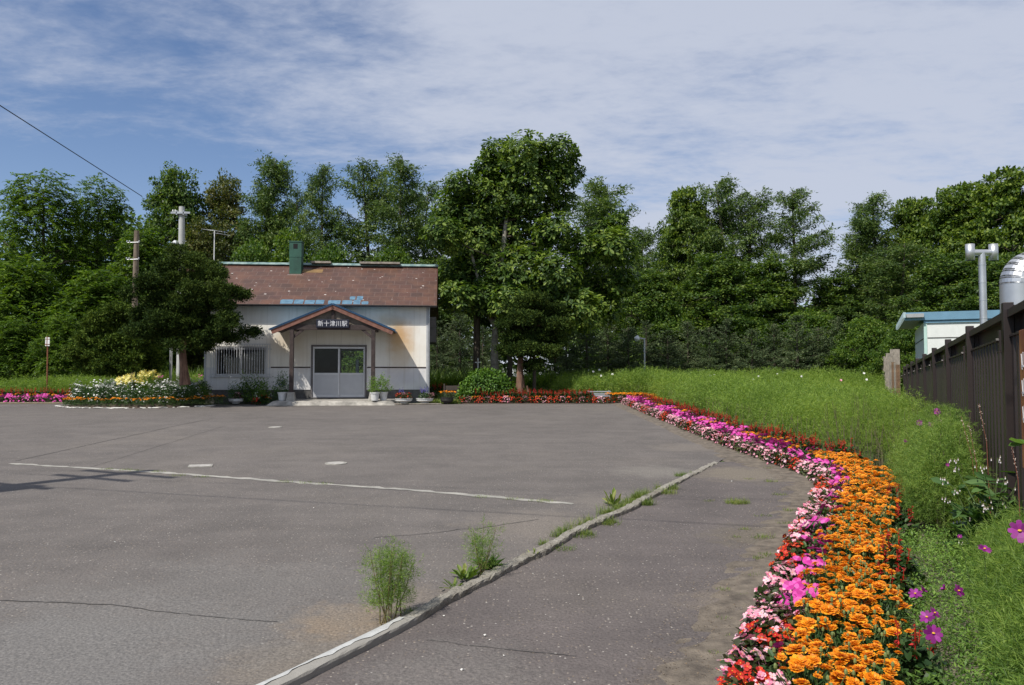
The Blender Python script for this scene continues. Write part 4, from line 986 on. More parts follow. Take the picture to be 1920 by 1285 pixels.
def limbs(lobes, base, h0, r0, lean=(0, 0), top=None, wig=.12, mat_r=.35):
    m = MB(); L_ = np.array(lobes); top = top if top is not None else L_[:, 2].max() - .2
    n = 8; T = []
    for i in range(n):
        t = i / (n - 1); T.append((base[0] + lean[0] * t + wig * math.sin(3 * t + 1) * t, base[1] + lean[1] * t + wig * math.cos(4 * t) * t, base[2] + (top - base[2]) * t))
    T = np.array(T); rad = r0 * (1 - np.linspace(0, 1, n)) ** .8 + .02; rad[0] *= 1.25
    m.tube(T, rad, 10)
    for l in L_:
        zc = l[2] - .35 * math.hypot(l[0] - base[0], l[1] - base[1]); zc = min(max(zc, h0), top - .1)
        t = (zc - base[2]) / (top - base[2]) * (n - 1); i = int(min(max(t, 0), n - 2)); f = t - i
        s = T[i] * (1 - f) + T[i + 1] * f; r = (rad[i] * (1 - f) + rad[i + 1] * f)
        e = l[:3]; md = (s + e) / 2 + np.array([0, 0, -.05 * np.linalg.norm(e - s)]) + rng.normal(0, .06, 3)
        m.tube([s, md, e], [r * .5, r * .35, .012], 6)
        for k in range(3):
            d = unit(rng.normal(size=3)) * l[3:6] * .8; m.tube([md * .4 + e * .6, e + d * .5, e + d], [r * .22, .015, .006], 5)
    return m
def crown_lobes(H, R_, base, n, prof='round', seed=0):
    rr = np.random.default_rng(seed); L_ = []
    for i in range(n):
        t = (i + .5) / n; z = base + (H - base) * (t * .93)
        w = math.sin(math.pi * min(1, (t * .86 + .16))) ** .6 if prof == 'round' else (1 - t * .72)
        a = i * 2.4 + rr.uniform(-.4, .4); s = R_ * rr.uniform(.30, .42) * (1.05 - .3 * t)
        rad = max(0, R_ * w - s) * rr.uniform(.75, 1.12)
        L_.append((rad * math.cos(a), rad * math.sin(a), z - s * .2, s * rr.uniform(.9, 1.25), s * rr.uniform(.9, 1.25), s * rr.uniform(.6, .85)))
    L_.append((0, 0, H - R_ * .35, R_ * .4, R_ * .4, R_ * .35)); L_.append((0, 0, (H + base) / 2, R_ * .5, R_ * .5, (H - base) * .4))
    return L_
PROTO = {}
def proto(name, crown, trunk): PROTO[name] = (crown, trunk)
def mk_broad(name, H, R_, base, nl, mat, size, wr, seed, ncl=620, nleaf=46, cr=.55, flat=.5, prof='round'):
    L_ = crown_lobes(H, R_, base, nl, prof, seed); m = MB(); clumps(m, L_, ncl, nleaf, cr, size, wr, flat, shell=.55)
    proto(name, m.mesh('crown', mat), limbs(L_, (0, 0, 0), max(base * .5, .8), H * .017).mesh('trunk', M_bark, True))
def mk_locust(name, H, R_, base, nl, seed):
    # feathery compound leaves in drooping layered sprays
    L_ = crown_lobes(H, R_, base, nl, 'round', seed); m = MB(); P, O, _ = lobes_points(L_, 3300, .5)
    n = len(P); a = unit(O * np.array([1, 1, .25]) + rdir(n) * .55); k = 12
    ln = rng.uniform(.45, .8, n); t = np.tile(np.linspace(.08, 1, k), n)
    A = np.repeat(a, k, 0); Ln = np.repeat(ln, k); side = unit(np.cross(A, UP)); sg = np.tile(np.array([1, -1] * (k // 2)), n)[:, None]
    PP = np.repeat(P, k, 0) + A * (t * Ln)[:, None] - UP * (.34 * t ** 2 * Ln)[:, None]
    X = unit(side * sg + A * .5 - UP * .35 + rng.normal(0, .2, (n * k, 3))); S = .23 * rng.uniform(.8, 1.2, n * k)
    m.scat(LEAF[0], LEAF[1], PP, frames(X, unit(UP + rdir(n * k) * .5)), np.stack([S, S * .42, S], 1))
    proto(name, m.mesh('crown', M_locust), limbs(L_, (0, 0, 0), 1.5, H * .016).mesh('trunk', M_bark, True))
def mk_larch(name, H, Rm, base, seed, gap=.23, dens=1.0, mat=None, twist=0, droop=.25, hang=1.0):
    global rng
    old = rng; rng = np.random.default_rng(seed); m = MB(); tr = MB()
    lean = rng.normal(0, .25, 2)
    def tp(z): t = z / H; return np.array([lean[0] * t ** 2 + .12 * math.sin(t * 7), lean[1] * t ** 2 + .12 * math.cos(t * 6), z])
    zz = np.linspace(0, H, 14); tr.tube([tp(z) for z in zz], H * .0135 * (1 - zz / H) ** .8 + .015, 9)
    z = base; BP = []; BD = []
    while z < H - .15:
        t = (z - base) / (H - base); L_ = (Rm * (1 - t) ** .60 * rng.uniform(.6, 1.12) + .28) * (min(1, .6 + t * 3))
        a = rng.uniform(0, 2 * math.pi); d = np.array([math.cos(a), math.sin(a), 0]); up = rng.uniform(-.05, .30) + .5 * t
        n = max(4, int(L_ / .13 * dens)); s = np.linspace(.08, 1, n); B = tp(z) + d * (s * L_)[:, None] + UP * (up * s * L_ - droop * L_ * s ** 2 * (1 - t) + .12 * L_ * s ** 4)[:, None]
        tr.tube(B[::max(1, n // 5)] if n > 5 else B, np.linspace(.035 * (1 - t) + .012, .006, len(B[::max(1, n // 5)] if n > 5 else B)), 5)
        BP.append(B); BD.append(np.repeat(d[None], n, 0)); z += gap * rng.uniform(.35, 1.2) * (1 - .45 * t)
    B = np.concatenate(BP); D_ = np.concatenate(BD); n = len(B); kt = 6; k = 6
    side = np.stack([-D_[:, 1], D_[:, 0], np.zeros(n)], 1)
    T0 = np.repeat(B, kt, 0); Td = unit(np.repeat(side, kt, 0) * rng.uniform(-1, 1, (n * kt, 1)) * 1.2 + np.repeat(D_, kt, 0) * rng.uniform(.1, .9, (n * kt, 1)) + UP * rng.uniform(-.95 * hang, .25, (n * kt, 1)))
    Tl = rng.uniform(.25, .70, n * kt); s = np.tile(np.linspace(.1, 1, k), n * kt)
    PP = np.repeat(T0, k, 0) + np.repeat(Td, k, 0) * (s * np.repeat(Tl, k))[:, None] - UP * (.15 * s ** 2)[:, None] * np.repeat(Tl, k)[:, None]
    X = unit(np.repeat(Td, k, 0) * .7 + rdir(n * kt * k) * .9); S = rng.uniform(.13, .23, n * kt * k)
    m.scat(LEAF[0], LEAF[1], PP, frames(X, rdir(len(PP), .8)), np.stack([S, S * .30, S], 1))
    proto(name, m.mesh('crown', mat or M_larch), tr.mesh('trunk', M_bark, True)); rng = old
def mk_spruce(name, H, Rm, seed, mat=None, base=.25):
    global rng
    old = rng; rng = np.random.default_rng(seed); m = MB(); tr = MB(); tr.tube([(0,0,0),(0,0,H*.5),(0,0,H)], [H*.02+.02, H*.012+.01, .01], 8)
    BP = []; BD = []; BL = []
    z = base
    while z < H - .08:
        t = (z - base) / (H - base)
        for _ in range(3):
            L_ = (Rm * (1 - t) ** .85 * rng.uniform(.6, 1.12) + .12) ; a = rng.uniform(0, 6.28); d = np.array([math.cos(a), math.sin(a), 0]); n = max(3, int(L_ / .11)); s = np.linspace(.12, 1, n)
            B = np.array([0, 0, z]) + d * (s * L_)[:, None] + UP * ((-.05 + .5 * t) * s * L_ + .12 * L_ * s ** 3)[:, None]
            BP.append(B); BD.append(np.repeat(d[None], n, 0)); BL.append(np.full(n, L_) * (1.15 - s)); tr.tube([B[0], B[-1]], [.012, .004], 4)
        z += .13 * rng.uniform(.7, 1.3)
    B = np.concatenate(BP); D_ = np.concatenate(BD); W_ = np.concatenate(BL); n = len(B); kt = 4; k = 5
    side = np.stack([-D_[:, 1], D_[:, 0], np.zeros(n)], 1); sg = np.tile([1, -1, 1, -1], n)[:, None]
    T0 = np.repeat(B, kt, 0); Td = unit(np.repeat(side, kt, 0) * sg + np.repeat(D_, kt, 0) * rng.uniform(.4, 1.2, (n * kt, 1)) + UP * rng.normal(0, .22, (n * kt, 1))); Tl = np.clip(np.repeat(W_, kt) * .42, .09, .42) * rng.uniform(.7, 1.2, n * kt)
    s = np.tile(np.linspace(.15, 1, k), n * kt); PP = np.repeat(T0, k, 0) + np.repeat(Td, k, 0) * (s * np.repeat(Tl, k))[:, None]
    X = unit(np.repeat(Td, k, 0) * 1.0 + rdir(len(PP)) * .7); S = rng.uniform(.07, .12, len(PP))
    m.scat(LEAF[0], LEAF[1], PP, frames(X, rdir(len(PP), .8)), np.stack([S, S * .35, S], 1))
    proto(name, m.mesh('crown', mat or M_spruce), tr.mesh('trunk', M_bark, True)); rng = old
mk_locust('locust_a', 12.5, 4.6, 1.2, 26, 1); mk_locust('locust_b', 6.5, 3.4, .2, 18, 2)
mk_broad('broad_a', 12.5, 4.0, 1.0, 30, M_broad, .185, .6, 3, 900, 56, .5)
mk_broad('broad_b', 12.5, 3.6, .8, 30, M_brown, .18, .6, 4, 850, 54, .5)
mk_broad('maple_a', 13.0, 4.6, 1.2, 30, M_maple, .215, .7, 5, 1000, 58, .52, .36)
mk_broad('broad_c', 11.5, 3.4, .5, 26, M_broad, .18, .6, 16, 900, 54, .46, .42, 'cone')
mk_broad('bush_a', 4.6, 2.5, .1, 16, M_bush, .13, .5, 6, 700, 50, .34)
mk_broad('bush_b', 3.0, 2.2, .0, 12, M_broad, .15, .55, 7, 420, 40, .33)
mk_larch('larch_a', 13.5, 2.5, 1.2, 11); mk_larch('larch_b', 13.0, 3.2, 1.6, 12, gap=.25, hang=1.25); mk_larch('larch_c', 12.5, 2.0, 1.0, 13, gap=.16)
mk_larch('larch_d', 13.0, 2.8, 1.4, 14, gap=.27)
mk_spruce('spruce_a', 4.6, 1.5, 21); mk_spruce('spruce_b', 4.0, 1.65, 22); mk_spruce('spruce_c', 5.2, 1.7, 23)
def tree(kind, px, pytop, D, hw, name, label, cat='tree', group=None, z0=None):
    """hw: half width of the crown in photo pixels"""
    cr, tr = PROTO[kind]; x = (px - 960) / F * D; zb = g(x, D) if z0 is None else z0; H = at(px, pytop, D).z - zb
    hw = hw * (1.15 if 'larch' in kind else 1.2 if kind in ('broad_a','broad_b','maple_a') else 1.0)
    H0 = max(v.co.z for v in cr.vertices) if kind not in HH else HH[kind]; HH[kind] = H0
    if kind not in RR: a = np.empty(len(cr.vertices) * 3, np.float32); cr.vertices.foreach_get('co', a); a = a.reshape(-1, 3); RR[kind] = float(np.percentile(np.hypot(a[:, 0], a[:, 1]), 84 if 'larch' in kind else 92))
    sz = H / H0; sx = (hw / F * D) / RR[kind]; sx = min(max(sx, sz * .55), sz * 1.75)
    e = empty(name, (x, D, zb), label, cat, group, rz=random.uniform(0, 6.28)); e.scale = (sx, sx, sz)
    obj('trunk', tr, e); obj('crown', cr, e); return e
HH = {}; RR = {}
T = [
 # far left locust wood
 ('locust_a', -150, 330, 44, 130, 'locust_tree', 'feathery dark green tree at the very left end of the wood'),
 ('locust_a', 75, 312, 43, 125, 'locust_tree', 'tall spreading feathery tree at the left edge below the wire'),
 ('locust_a', 178, 325, 46, 95, 'locust_tree', 'feathery tree whose top meets the overhead wire'),
 ('locust_b', 40, 470, 38, 100, 'locust_tree', 'lower feathery tree filling the left edge under the tall one'),
 ('locust_b', 185, 490, 38, 105, 'locust_tree', 'light green feathery tree above the white plate signpost'),
 ('locust_b', 262, 405, 42, 70, 'locust_tree', 'bright green tree behind the wooden pole'),
 ('locust_b', 118, 580, 34.5, 60, 'locust_tree', 'bright leafy sapling clump right behind the rusty signpost'),
 ('locust_b', 30, 590, 35, 70, 'locust_tree', 'leafy sapling clump at the left edge over the lawn'),
 # behind the station
 ('broad_a', 325, 306, 50, 78, 'broadleaf_tree', 'round-topped dense tree behind the concrete pole'),
 ('broad_b', 418, 316, 52, 62, 'broadleaf_tree', 'olive tinged tree between the concrete pole and the dark conifer'),
 ('broad_b', 375, 400, 45, 60, 'broadleaf_tree', 'lower olive tree behind the television antenna'),
 ('larch_c', 487, 284, 48, 50, 'larch_tree', 'dense pointed conifer tallest of those behind the station chimney'),
 ('bush_a', 470, 440, 42, 60, 'broadleaf_tree', 'light green bushy tree between antenna and chimney'),
 ('larch_d', 556, 345, 52, 38, 'larch_tree', 'small thin larch left of the slender one above the chimney'),
 ('larch_a', 606, 302, 47, 42, 'larch_tree', 'slender larch standing just right of the chimney'),
 ('larch_b', 690, 298, 48, 62, 'larch_tree', 'broad drooping larch above the middle of the station roof'),
 ('larch_a', 742, 292, 46, 52, 'larch_tree', 'tall larch above the right part of the station roof'),
 ('larch_d', 797, 335, 50, 50, 'larch_tree', 'larch partly hidden behind the left side of the big-leaved tree'),
 ('larch_a', 850, 420, 48, 60, 'larch_tree', 'larch hidden low behind the big-leaved tree'),
 ('bush_a', 620, 450, 43, 75, 'broadleaf_tree', 'leafy understorey tree behind the roof ridge'),
 ('bush_a', 545, 420, 46, 60, 'broadleaf_tree', 'leafy understorey tree directly behind the chimney'),
 ('bush_a', 735, 455, 44, 75, 'broadleaf_tree', 'leafy understorey tree behind the right end of the ridge'),
 # right of the magnolia
 ('larch_b', 1128, 332, 46, 74, 'larch_tree', 'wide-armed larch right behind the big-leaved tree'),
 ('larch_c', 1197, 415, 54, 34, 'larch_tree', 'small pointed larch in the dip right of the wide-armed one'),
 ('broad_c', 1262, 400, 50, 60, 'broadleaf_tree', 'dark broadleaf on the left shoulder of the middle group'),
 ('maple_a', 1292, 348, 48, 62, 'broadleaf_tree', 'tall dark broadleaf leading the middle group of trees'),
 ('larch_b', 1358, 330, 47, 62, 'larch_tree', 'tallest larch in the middle group right of the broadleaf'),
 ('larch_a', 1408, 352, 48, 52, 'larch_tree', 'larch at the right side of the middle group'),
 ('larch_d', 1486, 342, 46, 58, 'larch_tree', 'solitary ragged larch beside the open sky gap'),
 ('broad_c', 1440, 475, 44, 85, 'broadleaf_tree', 'rounded green tree at the foot of the ragged larch'),
 ('broad_a', 1345, 470, 43, 90, 'broadleaf_tree', 'dense dark tree low under the tallest middle larch'),
 ('broad_a', 1215, 500, 43, 80, 'broadleaf_tree', 'dense tree behind the small lamp post'),
 ('broad_c', 1565, 505, 46, 75, 'broadleaf_tree', 'low round tree under the open sky gap'),
 ('larch_c', 1602, 400, 48, 38, 'larch_tree', 'narrow dark larch at the left end of the right-hand wood'),
 ('larch_a', 1652, 356, 46, 52, 'larch_tree', 'tall ragged larch at the start of the right-hand wood'),
 ('maple_a', 1722, 368, 46, 72, 'maple_tree', 'leafy maple rising directly above the blue shed roof corner'),
 ('maple_a', 1805, 342, 43, 85, 'maple_tree', 'leafy maple directly above the T-shaped flue'),
 ('maple_a', 1900, 314, 40, 90, 'maple_tree', 'leafy maple above the silver duct at the right edge'),
 ('maple_a', 2010, 300, 40, 95, 'maple_tree', 'leafy maple beyond the right edge behind the duct'),
 ('larch_b', 1690, 450, 42, 60, 'larch_tree', 'drooping larch low in front of the maples near the shed'),
 ('broad_a', 1780, 470, 38, 90, 'broadleaf_tree', 'dense green tree just behind the shed roof'),
 ('broad_a', 1890, 470, 36, 80, 'broadleaf_tree', 'dense green tree between the flue and the duct'),
 ('bush_a', 1625, 590, 37, 70, 'broadleaf_tree', 'bushy green tree behind the weathered board fence'),
 ('bush_a', 1700, 600, 34, 60, 'broadleaf_tree', 'bushy green tree between the board fence and the shed'),
 ('bush_a', 1245, 560, 42, 75, 'broadleaf_tree', 'leafy shrubby tree rising over the young spruces right of the lamp'),
 ('bush_a', 1400, 585, 42, 75, 'broadleaf_tree', 'leafy shrubby tree over the spruces below the sky gap trees'),
 ('bush_a', 1520, 575, 41, 80, 'broadleaf_tree', 'leafy shrubby tree over the spruces at the right'),
 ('bush_b', 700, 640, 40, 60, 'bush', 'leafy bush seen through the station behind the roofline'),
]
for t in T: tree(*t[:6], label=t[6])
# hedge-like row of young spruces behind the field
k = 0
SPR = [(820,600,39),(862,585,41),(905,610,40),(1040,640,37.5),(1062,610,39),(1100,600,38),(1140,596,39.5),(1178,612,38),(1212,600,39),(1252,618,38),(1290,600,39),(1330,612,38),(1362,596,38.5),(1410,615,38),(1452,606,39.5),(1495,590,38),(1535,612,38.5),(1572,592,38),(1612,600,38.5),(1648,604,38)]
for i, (px, py, D) in enumerate(SPR):
    tree(['spruce_a','spruce_b','spruce_c'][i % 3], px, py, D, 42 + (i * 7) % 14, 'young_spruce', 'young blue-green spruce of the row behind the field' , 'tree', 'young spruces behind the field')
# dark woodland mass closing the gaps low down behind the named trees
def back_wood():
    m = MB(); L_ = []
    for px in range(-420, 2300, 42):
        D = 58 + rng.uniform(-2, 3); x = (px - 960) / F * D
        top = float(np.interp(px, [-400, 0, 250, 450, 800, 1150, 1230, 1500, 1560, 1700, 1900, 2300], [430, 430, 430, 460, 500, 520, 545, 560, 560, 500, 440, 430])) + rng.uniform(-12, 12)
        H = at(px, top, D).z
        for z in np.arange(1.0, H, 2.4): L_.append((x + rng.uniform(-.7, .7), D + rng.uniform(-1, 1), min(z, H - 1), 1.7, 1.2, 1.5))
    clumps(m, L_, 7000, 16, .8, .42, .6, .6, shell=.5); o = m.build('distant_woods', M_broad); tag(o, 'dark thicket closing the wood behind the separate trees', 'woods', kind='stuff')
back_wood()
# ---------------------------------------------------------------- big-leaved magnolia
def magnolia():
    D0 = 33.0; x0 = (925 - 960) / F * D0; z0 = g(x0, D0)
    e = empty('magnolia_tree', (x0, D0, z0), 'large big-leaved tree with pale grey trunk standing right of the station', 'tree')
    px = [(935,285,30),(925,315,45),(985,300,45),(1045,295,38),(1062,330,32),(1000,350,60),(935,365,60),(860,345,30),(845,385,42),(885,400,50),(1055,375,30),(980,420,70),(900,450,60),(835,450,38),(1040,440,40),(850,510,45),(915,520,60),(985,510,60),(1040,520,45),(1095,470,38),(1135,430,34),(1150,470,38),(1110,530,48),(1160,525,35),(860,562,33),(905,560,36),(960,575,40),(1030,585,45),(1085,585,45),(1140,575,35),(1165,405,18)]
    L_ = []
    for i, (a, b, r) in enumerate(px):
        dd = rng.uniform(-1.6, 1.4); p = at(a, b, D0); rr = r / 44.2 * 1.12
        L_.append((p.x - x0, dd, p.z - z0, rr * .95, rr * 1.1, rr * .85))
    m = MB(); P, O, _ = lobes_points(L_, 8600, .35); n = len(P); k = 7
    ax = unit(O * .8 + UP * .6 + rdir(n) * .5); r1 = unit(np.cross(ax, rdir(n))); r2 = np.cross(ax, r1)
    ang = np.tile(np.arange(k) * 2 * math.pi / k, n) + np.repeat(rng.uniform(0, 6, n), k) + rng.normal(0, .2, n * k)
    A, R1, R2 = np.repeat(ax, k, 0), np.repeat(r1, k, 0), np.repeat(r2, k, 0)
    rad = R1 * np.cos(ang)[:, None] + R2 * np.sin(ang)[:, None]
    X = unit(rad + A * rng.uniform(-.15, .6, (n * k, 1)) - UP * .18); S = rng.uniform(.14, .27, n * k) * np.repeat(rng.uniform(.8, 1.15, n), k)
    m.scat(LEAF2[0], LEAF2[1], np.repeat(P, k, 0) + rad * .03, frames(X, unit(A + UP * .4 + rdir(n * k) * .25)), np.stack([S, S * .42, S * .42], 1)); m.build('crown', M_magn, e)
    t = MB(); c = lambda px_, py_, d=0: np.array(at(px_, py_, D0)) + np.array([-x0, -D0 + D0 * 0 + d, -z0]) * 1.0
    c = lambda px_, py_, d=0: np.array([(px_ - 960) / F * D0 - x0, d, at(px_, py_, D0).z - z0])
    t.tube([c(928,712), c(927,670), c(929,620), c(934,540), c(945,450), c(955,360,.2), c(960,290)], [.20,.165,.145,.13,.11,.07,.03], 12)
    t.tube([c(928,612), c(912,585,-.1), c(907,560,-.2), c(890,500,-.3), c(870,420)], [.10,.085,.08,.06,.03], 9)
    t.tube([c(931,600), c(960,540,.3), c(1010,470,.3), c(1040,380)], [.10,.08,.06,.03], 8); t.tube([c(960,540,.3), c(1060,530,.2), c(1130,480)], [.07,.05,.02], 8)
    t.build('trunk', M_barkg, e, smooth=True); t = MB()
    for l in L_: s = np.array([np.interp(l[2], [3, 9], [.1, .7]), 0, l[2] - .9]); t.tube([s, (s + np.array(l[:3])) / 2 + np.array([0,0,-.1]), l[:3]], [.045,.03,.01], 5)
    t.build('branches', M_bark, e, smooth=True)
    # second dark stem beside it
    e2 = empty('broadleaf_tree', ((955-960)/F*33.6, 33.6, g(0, 33.6)), 'dark slanting stem in shade right of the pale magnolia trunk', 'tree')
    m = MB(); m.tube([(-.12,0,0),(0,0,1.0),(.05,0,1.6),(-.15,0,2.6),(.1,0,4.0)], [.14,.12,.11,.1,.08], 9); m.build('trunk', M_bark, e2, smooth=True)
    m = MB(); clumps(m, [(.3,0,4.4,1.6,1.3,1.0),(-.8,.3,4.1,1.0,1,.8),(1.6,.2,4.0,1.0,1,.7)], 260, 30, .35, .2, .55); m.build('crown', M_broad, e2)
magnolia()
# ---------------------------------------------------------------- yews
def yew(name, label, D, pxl, trunkpx, nblade, cr=.16, flat=.42, size=.085, shell=.45, depth=1.0, tm=None, cm=None):
    x0 = (trunkpx[0][0] - 960) / F * D; z0 = g(x0, D); e = empty(name, (x0, D, z0), label, 'tree'); k = F / D
    L_ = []; xm = np.mean([p[0] for p in pxl])
    for (a, b, rx, rz) in pxl:
        dd = rng.uniform(-1, 1) * depth; a = xm + (a - xm) * .93; rx = rx * .84; X0 = ((a - 960) / F * D - x0, dd, at(a, b, D).z - z0)
        L_.append((*X0, rx / k * .8, rx / k * .8, rz / k * .68)); L_.append((X0[0] + rng.normal(0,.1), -abs(dd) * .9 - .35, X0[2] + rng.normal(0,.08), rx / k * .75, rx / k * .7, rz / k * .62))
        for q in range(6):
            d = unit(rng.normal(size=3)); s_ = rng.uniform(.26, .48); L_.append((X0[0] + d[0]*rx/k*.72, X0[1] + d[1]*rx/k*.72, X0[2] + d[2]*rz/k*.6, rx/k*s_, rx/k*s_, rx/k*s_*.34))
    m = MB(); P, O, idx = lobes_points(L_, nblade // 40, shell); n = len(P); kk = 40
    # each clump a small upswept fan of needles
    q = rdir(n * kk) * (rng.uniform(.1, 1, n * kk) * np.repeat(cr * rng.uniform(.6, 1.4, n), kk))[:, None]; q[:, 2] *= flat; q += np.repeat(O * .1, kk, 0) * rng.uniform(-1, 1.6, (n * kk, 1))
    X = unit(np.repeat(O * np.array([1, 1, .3]), kk, 0) * .8 + rdir(n * kk) * .8 + UP * .15); S = size * rng.uniform(.7, 1.3, n * kk)
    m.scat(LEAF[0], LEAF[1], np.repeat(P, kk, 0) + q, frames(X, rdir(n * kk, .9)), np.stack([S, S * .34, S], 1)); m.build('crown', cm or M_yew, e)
    t = MB(); TP = [np.array([(a - 960) / F * D - x0, d, at(a, b, D).z - z0]) for a, b, r, d in trunkpx]; t.tube(TP, [r for *_, r, d in trunkpx], 12)
    TPa = np.array(TP)
    for l in L_[::8]:
        z = min(l[2] - .2 * abs(l[0]), TPa[-1][2]); z = max(z, TPa[len(TPa)//2][2]); s = np.array([np.interp(z, TPa[:, 2], TPa[:, 0]), np.interp(z, TPa[:, 2], TPa[:, 1]), z])
        t.tube([s, (s + np.array(l[:3])) / 2 + rng.normal(0, .06, 3), l[:3]], [.06, .04, .012], 6)
    t.build('trunk', tm or M_barky, e, smooth=True); return e
YA = [(345,485,26,14),(310,505,30,14),(375,500,32,13),(410,520,28,12),(335,530,50,16),(290,535,28,13),(395,545,42,14),(435,545,24,12),(265,560,26,13),(320,565,48,15),(380,575,52,15),(440,575,22,11),(450,598,22,9),(300,598,42,14),(268,590,24,11),(350,605,55,15),(415,607,38,11),(455,620,24,7),(380,628,48,12),(320,632,46,12),(285,625,26,10),(425,632,30,7),(350,648,30,8),(395,642,24,6)]
yew('yew_tree', 'dark spreading yew with bare reddish trunk in front of the station left end', 26.6, YA, [(348,722,.19,0),(345,690,.13,0),(341,655,.12,0),(345,600,.10,.2),(348,540,.07,.2),(346,500,.03,.1)], 210000, depth=1.1)
YB_ = [(240,590,30,16),(205,612,34,16),(260,615,34,14),(180,635,32,15),(235,640,48,16),(285,640,28,13),(165,662,26,12),(210,668,42,14),(265,668,38,13),(225,690,40,12),(180,686,26,9),(270,690,24,9),(215,600,24,14)]
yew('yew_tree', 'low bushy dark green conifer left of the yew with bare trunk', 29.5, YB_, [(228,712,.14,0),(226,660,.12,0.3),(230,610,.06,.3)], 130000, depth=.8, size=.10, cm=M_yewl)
YC = [(1000,572,45,12),(960,580,28,10),(1040,585,30,11),(985,600,48,11),(1045,608,28,10),(950,612,24,9),(1010,628,48,10),(960,635,28,8),(1050,640,22,8),(985,655,42,10),(1030,660,28,8),(945,655,18,7),(1000,685,26,7)]
yew('yew_tree', 'cloud-pruned dark yew on twin rusty trunks behind the centre border', 31.0, YC, [(976,728,.20,0),(975,700,.13,0),(976,672,.11,0),(985,640,.09,0),(990,600,.06,0),(995,575,.03,0)], 110000, depth=.8, size=.095)
m = MB(); x = (975-960)/F*30.6; m.tube([(0,0,-.1),(.0,0,.5),(-.02,0,1.15),(-.06,0,1.45)], [.17,.13,.12,.03], 10)
o = m.build('dead_snag', M_barky, loc=(x, 30.3, g(x, 30.3)), smooth=True); tag(o, 'broken rust-brown trunk standing in front of the cloud-pruned yew', 'trunk')
m = MB(); x = (989-960)/F*30.4; m.tube([(0,0,-.1),(.04,0,.3),(-.02,0,.62)], [.09,.06,.025], 8)
o = m.build('twisted_stub', M_barky, loc=(x, 30.3, g(x, 30.3)), smooth=True); tag(o, 'short twisted stub beside the broken rust-brown trunk', 'trunk')
m = MB(); x = (1001-960)/F*30.9; m.tube([(0,0,-.1),(.02,0,.8),(.0,0,2.0)], [.08,.07,.06], 8)
o = m.build('slim_stem', M_bark, loc=(x, 30.9, g(x, 30.9)), smooth=True); tag(o, 'slim dark trunk right of the twisted stub', 'trunk')
# round light-green shrub
def shrub():
    D = 29.9; x0 = (913 - 960) / F * D; z0 = g(x0, D); e = empty('round_shrub', (x0, D, z0), 'rounded bright green leafy shrub right of the station beside the centre border', 'shrub')
    L_ = [(0,0,.65,.85,.7,.62),(-.5,.1,.5,.6,.6,.45),(.6,0,.45,.55,.6,.42),(-.2,.1,.85,.55,.5,.45),(.25,.0,.8,.6,.5,.42),(-.75,-.1,.28,.45,.4,.28),(.8,-.05,.25,.35,.4,.25)]
    m = MB(); P, O, _ = lobes_points(L_, 5200, .75); S = rng.uniform(.07, .125, len(P)); X = unit(rdir(len(P)) * .8 + O * .5 - UP * .35)
    m.scat(LEAF2[0], LEAF2[1], P, frames(X, unit(O + UP * .5 + rdir(len(P)) * .35)), np.stack([S, S * .62, S * .5], 1)); m.build('foliage', M_shrub, e)
    m = MB()
    for k in range(12): a = rng.uniform(0, 6.28); m.tube([(0,0,0),(.25*math.cos(a),.25*math.sin(a),.4),(.6*math.cos(a),.5*math.sin(a),.8)], [.02,.015,.006], 5)
    m.build('stem', M_stemb, e)
shrub()
# ================================================================ FLOWERS AND HERBS
def feather(m, C, Dn, L_, nb, w, mi=0, spread=1.0):
    """sprays of thread leaves: from each centre C along direction Dn nb blades fan out"""
    n = len(C); k = nb; t = np.tile(np.linspace(.15, .9, k), n)
    A = np.repeat(Dn, k, 0); Ls = np.repeat(L_, k); P = np.repeat(C, k, 0) + A * (t * Ls)[:, None]
    X = unit(A * .7 + rdir(n * k) * spread); S = Ls * rng.uniform(.35, .65, n * k); Wd = np.broadcast_to(w, n) if np.ndim(w) else np.full(n, w)
    V0 = [(0,-.5,0),(0,.5,0),(.6,.4,0),(1,0,0),(.6,-.4,0)]
    m.scat([(0,-.4,0),(.5,-.5,.02),(1,0,0),(.5,.5,.02)], [(0,1,2,3)], P, frames(X, rdir(n * k, .7)), np.stack([S, np.repeat(Wd, k), S], 1), mi)
def cosmos_mass(m, B, Hh, nspray, nb, L_, w, R_, mi=0, low=.18, fill=.0, stems=True, smi=1, sr=.003, sp=1.0):
    n = len(B); 
    t = rng.uniform(low, 1.0, (n, nspray)) ** (.8); rad = R_ * (np.sin(np.clip(t, 0, 1) * math.pi * .80 + .28)) ; a = rng.uniform(0, 6.28, (n, nspray)); r = rad * rng.uniform(.15, 1, (n, nspray)) ** .6
    C = np.repeat(B, nspray, 0); C = C + np.stack([(r * np.cos(a)).ravel(), (r * np.sin(a)).ravel(), (t * Hh[:, None]).ravel()], 1)
    D_ = unit(np.stack([np.cos(a).ravel() * .7, np.sin(a).ravel() * .7, np.full(n * nspray, .40)], 1) * .8 + rdir(n * nspray) * .9)
    feather(m, C, D_, np.full(len(C), L_) * rng.uniform(.7, 1.25, len(C)), nb, w, mi, sp)
    if stems:
        for b, h in zip(B, Hh):
            for _ in range(3):
                a_ = rng.uniform(0, 6.28); rr = R_ * rng.uniform(.1, .6); e = b + np.array([rr*math.cos(a_), rr*math.sin(a_), h * rng.uniform(.8, 1.0)]); m.tube([b, (b + e) / 2 + np.array([0,0,.08*h]), e], [sr * 1.6, sr * 1.2, sr * .6], 4, smi, cap=False)
def scatter_area(n, fx, y0, y1, mind=0):
    y = rng.uniform(y0, y1, n); a, b = fx(y); x = a + (b - a) * rng.uniform(0, 1, n); return x, y
